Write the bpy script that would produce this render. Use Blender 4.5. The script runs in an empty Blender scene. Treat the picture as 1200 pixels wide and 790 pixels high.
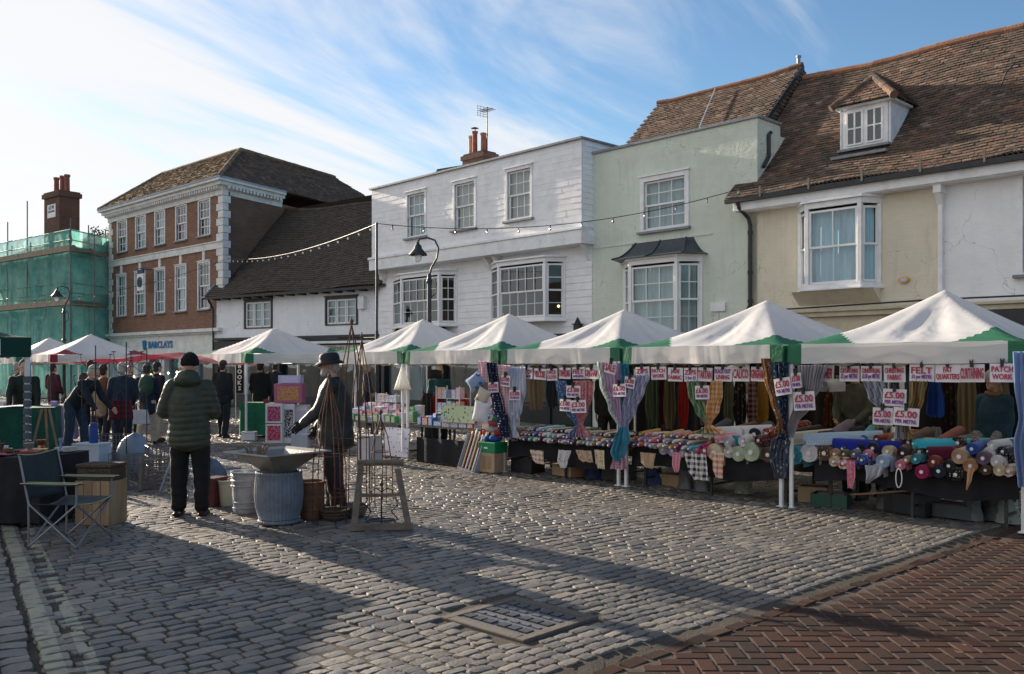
import bpy, bmesh, math, random
import numpy as np
from mathutils import Vector, Matrix
R = math.radians
SC = bpy.context.scene
COL = SC.collection
random.seed(7)
rnd = random.random
def ru(a, b): return a + (b - a) * rnd()

# ---------------------------------------------------------------- camera, sky, sun, exposure
F = 1050.0; CH = 1.64; HY = 428.0
cam_d = bpy.data.cameras.new('camera'); cam = bpy.data.objects.new('camera', cam_d); COL.objects.link(cam)
cam.location = (0, 0, CH); cam.rotation_euler = (R(90), 0, 0)
cam_d.sensor_width = 36; cam_d.lens = F / 1200 * 36; cam_d.shift_y = (HY - 395) / 1200
cam_d.clip_start = .05; cam_d.clip_end = 3000
SC.camera = cam
SUN_AZ = 45.3      # degrees left of the view axis
SUN_EL = 15.5
world = bpy.data.worlds.new("World"); SC.world = world; world.use_nodes = True
def build_world():
    nt = world.node_tree; N = nt.nodes; L = nt.links; N.clear()
    out = N.new('ShaderNodeOutputWorld'); bg = N.new('ShaderNodeBackground'); L.new(bg.outputs[0], out.inputs[0])
    bg.inputs[1].default_value = .088
    sky = N.new('ShaderNodeTexSky'); sky.sky_type = 'NISHITA'; sky.sun_disc = False
    sky.sun_elevation = R(SUN_EL); sky.sun_rotation = R(-SUN_AZ); sky.air_density = 1.15; sky.dust_density = .3; sky.ozone_density = 3.2
    tc = N.new('ShaderNodeTexCoord'); sep = N.new('ShaderNodeSeparateXYZ'); L.new(tc.outputs['Generated'], sep.inputs[0])
    def m(op, a, b=None, c=None):
        n = N.new('ShaderNodeMath'); n.operation = op
        for i, v in enumerate((a, b, c)):
            if v is None: continue
            if isinstance(v, (int, float)): n.inputs[i].default_value = v
            else: L.new(v, n.inputs[i])
        return n.outputs[0]
    zz = m('ADD', m('MAXIMUM', sep.outputs[2], 0.0), .12)
    px = m('DIVIDE', sep.outputs[0], zz); py = m('DIVIDE', sep.outputs[1], zz)
    cmb = N.new('ShaderNodeCombineXYZ'); L.new(px, cmb.inputs[0]); L.new(py, cmb.inputs[1])
    mp = N.new('ShaderNodeMapping'); L.new(cmb.outputs[0], mp.inputs[0]); mp.vector_type = 'TEXTURE'; mp.inputs['Rotation'].default_value = (0, 0, R(58)); mp.inputs['Scale'].default_value = (2.6, .75, 1)
    nz = N.new('ShaderNodeTexNoise'); L.new(mp.outputs[0], nz.inputs[0]); nz.inputs['Scale'].default_value = 1.1; nz.inputs['Detail'].default_value = 9; nz.inputs['Roughness'].default_value = .58; nz.inputs['Distortion'].default_value = .9
    nz2 = N.new('ShaderNodeTexNoise'); L.new(cmb.outputs[0], nz2.inputs[0]); nz2.inputs['Scale'].default_value = .45; nz2.inputs['Detail'].default_value = 4
    # thicker towards the sun's side of the sky
    s = m('ADD', m('MULTIPLY', sep.outputs[0], -.75), m('MULTIPLY', sep.outputs[2], -.5))
    dens = m('ADD', m('ADD', m('MULTIPLY', nz.outputs[0], 2.6), m('MULTIPLY', nz2.outputs[0], 1.0)), s)
    mask = N.new('ShaderNodeMapRange'); L.new(dens, mask.inputs[0]); mask.inputs[1].default_value = 1.3; mask.inputs[2].default_value = 2.0; mask.inputs[3].default_value = 0; mask.inputs[4].default_value = .94
    mask.interpolation_type = 'SMOOTHSTEP'
    mix = N.new('ShaderNodeMix'); mix.data_type = 'RGBA'; L.new(mask.outputs[0], mix.inputs[0])
    gm = N.new('ShaderNodeGamma'); L.new(sky.outputs[0], gm.inputs[0]); gm.inputs[1].default_value = 1.1
    tn = N.new('ShaderNodeMix'); tn.data_type = 'RGBA'; tn.blend_type = 'MULTIPLY'; tn.inputs[0].default_value = 1; L.new(gm.outputs[0], tn.inputs[6]); tn.inputs[7].default_value = (.66, .68, .69, 1); L.new(tn.outputs[2], mix.inputs[6])
    mix.inputs[7].default_value = (4.55, 4.5, 4.5, 1)
    L.new(mix.outputs[2], bg.inputs[0])
build_world()
sd = bpy.data.lights.new('sun', 'SUN'); sun = bpy.data.objects.new('sun', sd); COL.objects.link(sun)
sd.energy = 5.0; sd.angle = R(.55); sd.color = (1, .85, .68)
sv = Vector((-math.sin(R(SUN_AZ)) * math.cos(R(SUN_EL)), math.cos(R(SUN_AZ)) * math.cos(R(SUN_EL)), math.sin(R(SUN_EL))))
sun.rotation_euler = sv.to_track_quat('Z', 'Y').to_euler(); sun.location = sv * 60
SC.view_settings.view_transform = 'Standard'; SC.view_settings.look = 'None'
SC.view_settings.exposure = 1.27; SC.view_settings.gamma = 1; SC.view_settings.use_curve_mapping = False
SC.render.engine = 'CYCLES'

# ---------------------------------------------------------------- measuring
def ground(px, py, z=0):
    d = F * (CH - z) / (py - HY)
    return Vector(((px - 600) / F * d, d, z))
def at(px, py, d): return Vector(((px - 600) / F * d, d, CH - (py - HY) / F * d))
class Frame:
    """a vertical plane standing in the place: local x along it, y into it, z up"""
    def __init__(s, ox, oy, xdir):
        s.o = Vector((ox, oy, 0)); s.x = Vector((xdir[0], xdir[1], 0)).normalized(); s.y = Vector((-s.x.y, s.x.x, 0))
        s.rot = math.atan2(s.x.y, s.x.x)
    def uv(s, px, py, off=0.0):
        r = Vector(((px - 600) / F, 1, 0))
        o = s.o + s.y * off
        # o + u*x = t*r
        A = np.array([[s.x.x, -r.x], [s.x.y, -r.y]]); b = np.array([-o.x, -o.y])
        u, t = np.linalg.solve(A, b)
        return float(u), CH - (py - HY) / F * float(t)
    def w(s, u, v, z=0): return s.o + s.x * u + s.y * v + Vector((0, 0, z))

# ---------------------------------------------------------------- mesh builder
class MB:
    def __init__(s): s.v = []; s.f = []; s.m = []; s.r = []; s.cm = 0; s.cr = 0.0
    def add(s, vs, fs, mi=None, r=None):
        b = len(s.v); s.v.extend([tuple(v) for v in vs])
        mi = s.cm if mi is None else mi; r = s.cr if r is None else r
        for f in fs: s.f.append(tuple(b + i for i in f)); s.m.append(mi); s.r.append(r)
        return s
    def quad(s, a, b, c, d, mi=None, r=None): return s.add([a, b, c, d], [(0, 1, 2, 3)], mi, r)
    def box(s, x0, x1, y0, y1, z0, z1, mi=None, M=None, r=None):
        v = [Vector(p) for p in ((x0, y0, z0), (x1, y0, z0), (x1, y1, z0), (x0, y1, z0), (x0, y0, z1), (x1, y0, z1), (x1, y1, z1), (x0, y1, z1))]
        if M is not None: v = [M @ p for p in v]
        return s.add(v, [(3, 2, 1, 0), (4, 5, 6, 7), (0, 1, 5, 4), (1, 2, 6, 5), (2, 3, 7, 6), (3, 0, 4, 7)], mi, r)
    def prism(s, poly, a, mi=None, r=None):
        """poly: list of 3d points, a: extrusion vector"""
        n = len(poly); a = Vector(a); p = [Vector(q) for q in poly]
        v = p + [q + a for q in p]
        return s.add(v, [tuple(reversed(range(n))), tuple(range(n, 2 * n))] + [(i, (i + 1) % n, n + (i + 1) % n, n + i) for i in range(n)], mi, r)
    def tube(s, pts, rad, n=8, mi=None, r=None, cap=True):
        pts = [Vector(p) for p in pts]; k = len(pts)
        rad = [rad] * k if isinstance(rad, (int, float)) else list(rad)
        vs = []; up = None
        for i, p in enumerate(pts):
            t = (pts[min(i + 1, k - 1)] - pts[max(i - 1, 0)])
            t = t.normalized() if t.length > 1e-9 else Vector((0, 0, 1))
            if up is None:
                up = Vector((0, 0, 1)) if abs(t.z) < .9 else Vector((1, 0, 0))
            a = t.cross(up)
            if a.length < 1e-6: a = t.cross(Vector((1, .3, 0)))
            a.normalize(); b = a.cross(t).normalized(); up = b
            for j in range(n):
                an = 2 * math.pi * j / n
                vs.append(p + (a * math.cos(an) + b * math.sin(an)) * rad[i])
        fs = [(i * n + j, i * n + (j + 1) % n, (i + 1) * n + (j + 1) % n, (i + 1) * n + j) for i in range(k - 1) for j in range(n)]
        if cap: fs += [tuple(reversed(range(n))), tuple((k - 1) * n + j for j in range(n))]
        return s.add(vs, fs, mi, r)
    def bar(s, p0, p1, w, h=None, mi=None):
        h = w if h is None else h
        p0 = Vector(p0); p1 = Vector(p1); t = (p1 - p0).normalized()
        u = Vector((0, 0, 1)) if abs(t.z) < .95 else Vector((0, 1, 0))
        a = t.cross(u).normalized() * w / 2; b = a.cross(t).normalized() * h / 2
        return s.prism([p0 - a - b, p0 + a - b, p0 + a + b, p0 - a + b], p1 - p0, mi)
    def lathe(s, prof, c=(0, 0, 0), n=24, mi=None, M=None, r=None, ripple=0, rn=0):
        c = Vector(c); vs = []
        for (rr, z) in prof:
            for j in range(n):
                an = 2 * math.pi * j / n; q = rr * (1 + (ripple * math.cos(rn * an) if rn else 0))
                p = Vector((q * math.cos(an), q * math.sin(an), z))
                vs.append((M @ p if M is not None else p) + c)
        k = len(prof)
        fs = [(i * n + j, i * n + (j + 1) % n, (i + 1) * n + (j + 1) % n, (i + 1) * n + j) for i in range(k - 1) for j in range(n)]
        if prof[0][0] > 1e-4: fs.append(tuple(reversed(range(n))))
        if prof[-1][0] > 1e-4: fs.append(tuple((k - 1) * n + j for j in range(n)))
        return s.add(vs, fs, mi, r)
    def ell(s, c, rx, ry, rz, n=12, k=8, mi=None, M=None):
        c = Vector(c); vs = [];
        for i in range(k + 1):
            ph = -math.pi / 2 + math.pi * i / k
            for j in range(n):
                an = 2 * math.pi * j / n
                p = Vector((rx * math.cos(ph) * math.cos(an), ry * math.cos(ph) * math.sin(an), rz * math.sin(ph)))
                vs.append((M @ p if M is not None else p) + c)
        fs = [(i * n + j, i * n + (j + 1) % n, (i + 1) * n + (j + 1) % n, (i + 1) * n + j) for i in range(k) for j in range(n)]
        return s.add(vs, fs, mi)
    def grid(s, fn, nu, nv, mi=None, two=None):
        """fn(a,b) a,b in 0..1 -> point ; mi may be a function of (a,b)"""
        vs = [fn(i / nu, j / nv) for j in range(nv + 1) for i in range(nu + 1)]
        b = len(s.v); s.v.extend([tuple(v) for v in vs])
        for j in range(nv):
            for i in range(nu):
                q = j * (nu + 1) + i
                s.f.append((b + q, b + q + 1, b + q + nu + 2, b + q + nu + 1))
                s.m.append(mi((i + .5) / nu, (j + .5) / nv) if callable(mi) else (s.cm if mi is None else mi)); s.r.append(s.cr)
        return s
    def mesh(s, name, mats, smooth=False):
        me = bpy.data.meshes.new(name); me.from_pydata(s.v, [], s.f)
        for m_ in (mats if isinstance(mats, (list, tuple)) else [mats]): me.materials.append(m_)
        me.polygons.foreach_set('material_index', s.m)
        a = me.attributes.new('rnd', 'FLOAT', 'FACE'); a.data.foreach_set('value', [float(q) for q in s.r])
        if smooth: me.polygons.foreach_set('use_smooth', [True] * len(s.f))
        me.update(); return me
    def build(s, name, mats, parent=None, smooth=False, loc=None, rz=None, bevel=0, solid=0, auto=None):
        me = s.mesh(name, mats, smooth)
        if auto is not None:
            me.polygons.foreach_set('use_smooth', [True] * len(s.f))
            try: me.set_sharp_from_angle(angle=R(auto))
            except Exception: pass
        o = bpy.data.objects.new(name, me); COL.objects.link(o)
        if parent is not None: o.parent = parent
        if loc is not None: o.location = loc
        if rz is not None: o.rotation_euler = (0, 0, rz)
        if solid:
            md = o.modifiers.new('s', 'SOLIDIFY'); md.thickness = solid; md.offset = 0
        if bevel:
            md = o.modifiers.new('b', 'BEVEL'); md.width = bevel; md.segments = 2; md.limit_method = 'ANGLE'
        return o
def tag(o, label, cat, group=None):
    o['label'] = label; o['category'] = cat
    if group: o['group'] = group
    return o
def struct(o): o['kind'] = 'structure'; return o
def thing(name, label, cat, loc=(0, 0, 0), rz=0, group=None):
    o = bpy.data.objects.new(name, None); COL.objects.link(o); o.empty_display_size = .2
    o.location = loc; o.rotation_euler = (0, 0, rz)
    return tag(o, label, cat, group)
def solo(mb, name, mats, label, cat, group=None, **k):
    return tag(mb.build(name, mats, **k), label, cat, group)
def copy_tree(o, parent=None):
    c = o.copy(); COL.objects.link(c)
    if parent is not None: c.parent = parent
    for ch in list(o.children): copy_tree(ch, c)
    return c

# ---------------------------------------------------------------- materials
MATS = {}
def srgb(h):
    h = h.lstrip('#'); c = [int(h[i:i + 2], 16) / 255 for i in (0, 2, 4)]
    return tuple(x / 12.92 if x <= .04045 else ((x + .055) / 1.055) ** 2.4 for x in c)
class NT:
    def __init__(s, name):
        s.mat = bpy.data.materials.new(name); s.mat.use_nodes = True; s.t = s.mat.node_tree; s.N = s.t.nodes; s.L = s.t.links
        s.N.clear(); s.out = s.N.new('ShaderNodeOutputMaterial')
    def n(s, t, **k):
        n = s.N.new('ShaderNode' + t)
        for a, v in k.items(): setattr(n, a, v)
        return n
    def link(s, a, b): s.L.new(a, b)
    def coord(s, scale=(1, 1, 1), rot=(0, 0, 0), kind='Object', loc=(0, 0, 0)):
        t = s.n('TexCoord'); m = s.n('Mapping'); s.link(t.outputs[kind], m.inputs[0])
        m.inputs['Scale'].default_value = scale; m.inputs['Rotation'].default_value = rot; m.inputs['Location'].default_value = loc
        return m.outputs[0]
    def noise(s, vec, scale, detail=4, rough=.55, dist=0):
        n = s.n('TexNoise'); s.link(vec, n.inputs[0]); n.inputs['Scale'].default_value = scale; n.inputs['Detail'].default_value = detail
        n.inputs['Roughness'].default_value = rough; n.inputs['Distortion'].default_value = dist; return n.outputs[0]
    def math(s, op, a, b=None, c=None, clamp=False):
        n = s.n('Math', operation=op); n.use_clamp = clamp
        for i, v in enumerate((a, b, c)):
            if v is None: continue
            if isinstance(v, (int, float)): n.inputs[i].default_value = v
            else: s.link(v, n.inputs[i])
        return n.outputs[0]
    def ramp(s, fac, stops, interp='LINEAR'):
        n = s.n('ValToRGB'); s.link(fac, n.inputs[0]); e = n.color_ramp.elements; n.color_ramp.interpolation = interp
        while len(e) < len(stops): e.new(.5)
        for k, (p, c) in enumerate(stops):
            e[k].position = p; e[k].color = (*c, 1) if len(c) == 3 else c
        return n.outputs[0]
    def mix(s, fac, a, b, blend='MIX'):
        n = s.n('Mix', data_type='RGBA', blend_type=blend)
        for i, v in ((0, fac), (6, a), (7, b)):
            if isinstance(v, (int, float)): n.inputs[i].default_value = v
            elif isinstance(v, tuple): n.inputs[i].default_value = (*v, 1) if len(v) == 3 else v
            else: s.link(v, n.inputs[i])
        return n.outputs[2]
    def bump(s, h, dist=.01, strength=1.0, nrm=None):
        n = s.n('Bump'); s.link(h, n.inputs['Height']); n.inputs['Distance'].default_value = dist; n.inputs['Strength'].default_value = strength
        if nrm is not None: s.link(nrm, n.inputs['Normal'])
        return n.outputs[0]
    def attr(s, name='rnd'):
        n = s.n('Attribute'); n.attribute_name = name; return n.outputs['Fac']
    def bsdf(s, col, rough=.6, nrm=None, metal=0, spec=.4, **k):
        b = s.n('BsdfPrincipled')
        for nm, v in (('Base Color', col), ('Roughness', rough), ('Metallic', metal), ('Specular IOR Level', spec)):
            if isinstance(v, (int, float)): b.inputs[nm].default_value = v
            elif isinstance(v, tuple): b.inputs[nm].default_value = (*v, 1)
            else: s.link(v, b.inputs[nm])
        for nm, v in k.items():
            b.inputs[nm.replace('_', ' ')].default_value = v
        if nrm is not None: s.link(nrm, b.inputs['Normal'])
        s.link(b.outputs[0], s.out.inputs[0]); s.b = b
        return b
def mat(name, col, rough=.6, var=.2, vs=4.0, bump=.0, bs=60.0, metal=0, spec=.4, dirt=0, aniso=(1, 1, 1)):
    if name in MATS: return MATS[name]
    if isinstance(col, str): col = srgb(col)
    t = NT(name); v = t.coord(aniso)
    n1 = t.noise(v, vs, 5, .6)
    lo = tuple(c * (1 - var) for c in col); hi = tuple(min(1, c * (1 + var)) for c in col)
    c = t.ramp(n1, [(.3, lo), (.7, hi)])
    if dirt:
        n2 = t.noise(v, vs * .37 + 1.3, 7, .7); c = t.mix(t.math('MULTIPLY', t.ramp(n2, [(.5, (0, 0, 0)), (.68, (1, 1, 1))]), dirt), c, tuple(q * .4 for q in col))
    nr = t.bump(t.noise(v, bs, 4), bump) if bump else None
    t.bsdf(c, rough, nr, metal, spec)
    MATS[name] = t.mat; return t.mat
def fabric(name, c1, c2=None, pattern='plain', scale=20, c3=None, trans=.25):
    if name in MATS: return MATS[name]
    c1 = srgb(c1); c2 = srgb(c2) if c2 else c1; c3 = srgb(c3) if c3 else c2
    t = NT(name); v = t.coord((1, 1, 1))
    if pattern == 'plain': c = t.ramp(t.noise(v, 6, 4), [(.3, tuple(q * .85 for q in c1)), (.7, tuple(min(1, q * 1.1) for q in c1))])
    elif pattern in ('stripe', 'gingham', 'check'):
        sp = t.n('SeparateXYZ'); t.link(v, sp.inputs[0])
        a = t.math('GREATER_THAN', t.math('SINE', t.math('MULTIPLY', sp.outputs[0], scale * 6.283)), 0.0)
        b = t.math('GREATER_THAN', t.math('SINE', t.math('MULTIPLY', sp.outputs[2], scale * 6.283)), 0.0)
        f = a if pattern == 'stripe' else t.math('MULTIPLY', t.math('ADD', a, b), .5)
        c = t.mix(f, c1, c2)
    elif pattern == 'floral':
        vo = t.n('TexVoronoi'); t.link(v, vo.inputs[0]); vo.inputs['Scale'].default_value = scale
        f = t.ramp(vo.outputs['Distance'], [(.28, (1, 1, 1)), (.36, (0, 0, 0))])
        n = t.math('GREATER_THAN', t.noise(v, scale * .6, 2), .5)
        c = t.mix(f, c1, t.mix(n, c2, c3))
    elif pattern == 'dots':
        vo = t.n('TexVoronoi'); t.link(v, vo.inputs[0]); vo.inputs['Scale'].default_value = scale; vo.inputs['Randomness'].default_value = .3
        c = t.mix(t.ramp(vo.outputs['Distance'], [(.2, (1, 1, 1)), (.24, (0, 0, 0))]), c1, c2)
    elif pattern == 'blotch':
        vo = t.n('TexVoronoi'); t.link(v, vo.inputs[0]); vo.inputs['Scale'].default_value = scale
        c = t.mix(.75, vo.outputs['Color'], c1)
        vo2 = t.math('GREATER_THAN', vo.outputs['Distance'], .42); c = t.mix(vo2, c, c2)
    b = t.bsdf(c, .85, t.bump(t.noise(v, 90, 3), .002), 0, .2, Sheen_Weight=.2)
    if trans:
        tr = t.n('BsdfTranslucent'); t.link(c, tr.inputs[0]); mx = t.n('MixShader'); mx.inputs[0].default_value = trans
        t.link(b.outputs[0], mx.inputs[1]); t.link(tr.outputs[0], mx.inputs[2]); t.link(mx.outputs[0], t.out.inputs[0])
    MATS[name] = t.mat; return t.mat
def brick_mat(name, c1, c2, mortar, sc=1.0, bw=.225, bh=.075, ax='xz', rough=.85, stain=.5):
    t = NT(name); v = t.coord()
    sp = t.n('SeparateXYZ'); t.link(v, sp.inputs[0]); cb = t.n('CombineXYZ')
    # wall courses run along x+y (either face of a corner) and up z
    t.link(t.math('ADD', sp.outputs[0], sp.outputs[1]), cb.inputs[0]); t.link(sp.outputs[2], cb.inputs[1])
    b = t.n('TexBrick'); t.link(cb.outputs[0], b.inputs[0]); b.inputs['Scale'].default_value = sc
    b.inputs['Brick Width'].default_value = bw; b.inputs['Row Height'].default_value = bh; b.inputs['Mortar Size'].default_value = .007
    b.inputs['Color1'].default_value = (*c1, 1); b.inputs['Color2'].default_value = (*c2, 1); b.inputs['Mortar'].default_value = (*mortar, 1); b.inputs['Bias'].default_value = 0
    n = t.noise(v, 1.1, 7, .65); n2 = t.noise(v, 14, 3)
    c = t.mix(t.math('MULTIPLY', t.ramp(n, [(.4, (0, 0, 0)), (.75, (1, 1, 1))]), stain), b.outputs[0], tuple(q * .45 for q in c1))
    c = t.mix(t.math('MULTIPLY', n2, .35), c, tuple(min(1, q * 1.5) for q in c2))
    h = t.math('SUBTRACT', 1.0, b.outputs['Fac'])
    t.bsdf(c, rough, t.bump(t.math('ADD', h, t.math('MULTIPLY', n2, .4)), .008), 0, .25)
    return t.mat
def tile_mat(name, stops, moss, mossamt=.5):
    t = NT(name); v = t.coord(); a = t.attr()
    c = t.ramp(a, stops)
    n = t.noise(v, .9, 8, .7); n2 = t.noise(v, 22, 4); n3 = t.noise(v, 3.3, 6, .7)
    c = t.mix(t.math('MULTIPLY', t.ramp(n, [(.42, (0, 0, 0)), (.62, (1, 1, 1))]), mossamt), c, moss)
    c = t.mix(t.math('MULTIPLY', t.ramp(n3, [(.55, (0, 0, 0)), (.7, (1, 1, 1))]), .5), c, (.035, .032, .03))
    c = t.mix(.25, c, t.ramp(n2, [(.3, (.03, .025, .02)), (.7, (.36, .3, .24))]))
    t.bsdf(c, .88, t.bump(n2, .01), 0, .25)
    return t.mat
def glass_mat(name, refl=.5, tint=(.75, .85, .87)):
    t = NT(name)
    g = t.n('BsdfGlossy'); g.inputs['Roughness'].default_value = .02; g.inputs['Color'].default_value = (.95, .97, 1, 1)
    v = t.coord(); nr = t.bump(t.noise(v, 1.6, 1), .0025); t.link(nr, g.inputs['Normal'])
    tr = t.n('BsdfTransparent'); tr.inputs[0].default_value = (*tint, 1)
    lw = t.n('LayerWeight'); lw.inputs[0].default_value = refl
    mx = t.n('MixShader'); t.link(t.math('ADD', t.math('MULTIPLY', lw.outputs['Facing'], .22), .04), mx.inputs[0])
    t.link(tr.outputs[0], mx.inputs[1]); t.link(g.outputs[0], mx.inputs[2]); t.link(mx.outputs[0], t.out.inputs[0])
    return t.mat
WHITE = mat('white_paint', (.80, .81, .82), .5, .08, 3, .004, 30, dirt=.35)
WHITE2 = mat('clean_white_paint', (.8, .8, .8), .4, .05, 3, .002, 30, dirt=.12)
METALW = mat('white_metal', (.72, .73, .74), .35, .06, 6)
BLACK = mat('black_paint', (.02, .022, .025), .45, .3, 5)
IRON = mat('dark_iron', (.03, .032, .035), .5, .3, 9)
LEAD = mat('lead_grey', (.22, .24, .26), .5, .25, 5, .006, 20)
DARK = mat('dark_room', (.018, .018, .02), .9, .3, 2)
GLASS = glass_mat('window_glass')
NETC = mat('net_curtain', (.42, .5, .5), .9, .2, 8, .01, 12, aniso=(1, 1, .1))
BEIGEC = mat('beige_curtain', (.5, .46, .4), .9, .2, 8, .01, 12, aniso=(1, 1, .1))
BLUEC = mat('blue_curtain', (.5, .62, .7), .9, .2, 8, .01, 12, aniso=(1, 1, .1))
RUST = mat('rusty_iron', (.13, .06, .035), .8, .4, 30, .003, 80)
WOOD = mat('old_wood', (.3, .2, .12), .75, .35, 6, .004, 30, aniso=(1, 1, .15))
WOODG = mat('weathered_wood', (.16, .13, .1), .8, .35, 8, .004, 30)
ZINC = mat('galvanised_steel', (.42, .45, .48), .42, .22, 9, .002, 25, metal=.6, dirt=.4)
CARD = mat('cardboard', (.4, .29, .18), .85, .15, 5)
BLKCLOTH = mat('black_cloth', (.012, .013, .016), .9, .3, 6, .01, 9)

# ---------------------------------------------------------------- lettering
TXT = {}
def text_mb(mb, s_, size, M, mi=0, sx=1.0, bold=.006, width=None):
    """lettering as thin solid geometry; M maps (x right, y up, z out) into place, text centred on the origin"""
    key = (s_, bold)
    if key not in TXT:
        cu = bpy.data.curves.new('txt', 'FONT'); cu.body = s_; cu.size = 1; cu.extrude = .02; cu.offset = bold * 3; cu.resolution_u = 2
        o = bpy.data.objects.new('txt', cu); COL.objects.link(o)
        dg = bpy.context.evaluated_depsgraph_get(); me = bpy.data.meshes.new_from_object(o.evaluated_get(dg))
        vs = [v.co.copy() for v in me.vertices]; fs = [tuple(p.vertices) for p in me.polygons]
        bpy.data.objects.remove(o); bpy.data.curves.remove(cu); bpy.data.meshes.remove(me)
        TXT[key] = (vs, fs)
    vs, fs = TXT[key]
    if not vs: return
    x0 = min(v.x for v in vs); x1 = max(v.x for v in vs); y0 = min(v.y for v in vs); y1 = max(v.y for v in vs)
    k = size / .72
    if width: sx = width / ((x1 - x0) * k)
    out = [M @ Vector(((v.x - (x0 + x1) / 2) * k * sx, (v.y - (y0 + y1) / 2) * k, v.z * .1)) for v in vs]
    mb.add(out, fs, mi)
def face_mat(p, xdir=(1, 0, 0), up=(0, 0, 1)):
    x = Vector(xdir).normalized(); u = Vector(up).normalized(); n = x.cross(u)
    return Matrix(((x.x, u.x, n.x, p[0]), (x.y, u.y, n.y, p[1]), (x.z, u.z, n.z, p[2]), (0, 0, 0, 1)))
# ================================================================ GROUND
E0 = Vector((.32, 4.78)); ED = Vector((.737, .676)).normalized(); EN = Vector((-ED.y, ED.x))   # edge between setts and brick paving; EN points to the setts
G0 = np.array((-2.387, 4.757)); GD = np.array((-.530, .848)); GD = GD / np.linalg.norm(GD); GN = np.array((-GD[1], GD[0]))   # gutter line; GN points left (towards the kerb)
def sett_mat():
    t = NT('granite_setts'); v = t.coord(); a = t.attr()
    c = t.ramp(a, [(0, (.06, .06, .063)), (.35, (.11, .107, .103)), (.7, (.17, .156, .138)), (1, (.26, .225, .18))])
    n = t.noise(v, 55, 5, .7); n2 = t.noise(v, 1.3, 6, .6); n3 = t.noise(v, 9, 5, .6)
    c = t.mix(.35, c, t.ramp(n, [(.3, (.03, .03, .032)), (.72, (.25, .235, .21))]))
    c = t.mix(t.math('MULTIPLY', t.ramp(n2, [(.45, (0, 0, 0)), (.65, (1, 1, 1))]), .4), c, (.18, .15, .115))
    # faded double yellow lines: real paint on the stones beside the kerb
    sp = t.n('SeparateXYZ'); t.link(v, sp.inputs[0])
    d = t.math('ADD', t.math('MULTIPLY', t.math('SUBTRACT', sp.outputs[0], float(G0[0])), float(GN[0])), t.math('MULTIPLY', t.math('SUBTRACT', sp.outputs[1], float(G0[1])), float(GN[1])))
    def band(c0, hw): return t.math('LESS_THAN', t.math('ABSOLUTE', t.math('SUBTRACT', d, c0)), hw)
    pm = t.math('MULTIPLY', t.math('MAXIMUM', band(0.02, .05), band(-.155, .04)), t.ramp(n3, [(.36, (0, 0, 0)), (.5, (1, 1, 1))]))
    c = t.mix(t.math('MULTIPLY', pm, .55), c, (.42, .41, .27))
    rg = t.ramp(n3, [(.3, (.36,) * 3), (.7, (.54,) * 3)])
    t.bsdf(c, t.math('ADD', rg, .08), t.bump(t.math('ADD', n, t.math('MULTIPLY', n3, .8)), .006), 0, .5)
    return t.mat
SETT = sett_mat()
def soil_mat():
    t = NT('joint_grit'); v = t.coord(); n = t.noise(v, 70, 5, .7); n2 = t.noise(v, 1.2, 5)
    c = t.ramp(n, [(.3, (.022, .02, .018)), (.72, (.12, .10, .08))]); c = t.mix(t.math('MULTIPLY', n2, .6), c, (.08, .07, .06))
    t.bsdf(c, .95, t.bump(n, .006), 0, .2); return t.mat
SOIL = soil_mat()
def pave_mat():
    t = NT('brick_pavers'); v = t.coord(); a = t.attr(); n = t.noise(v, 45, 5, .65); n2 = t.noise(v, 1.6, 5)
    c = t.ramp(a, [(0, (.042, .03, .026)), (.2, (.056, .032, .026)), (.6, (.066, .036, .028)), (.92, (.076, .043, .034)), (1, (.045, .039, .035))])
    c = t.mix(t.math('MULTIPLY', n, .4), c, (.075, .045, .035)); c = t.mix(t.math('MULTIPLY', t.ramp(n2, [(.4, (0, 0, 0)), (.62, (1, 1, 1))]), .6), c, (.035, .033, .03))
    t.bsdf(c, .9, t.bump(n, .002), 0, .06); return t.mat
PAVE = pave_mat()
# one sheet to the horizon, under everything
b = MB(); b.grid(lambda a, c: Vector((-700 + 1400 * a, -300 + 1400 * c, -.026)), 8, 8); struct(b.build('ground', SOIL))

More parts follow.
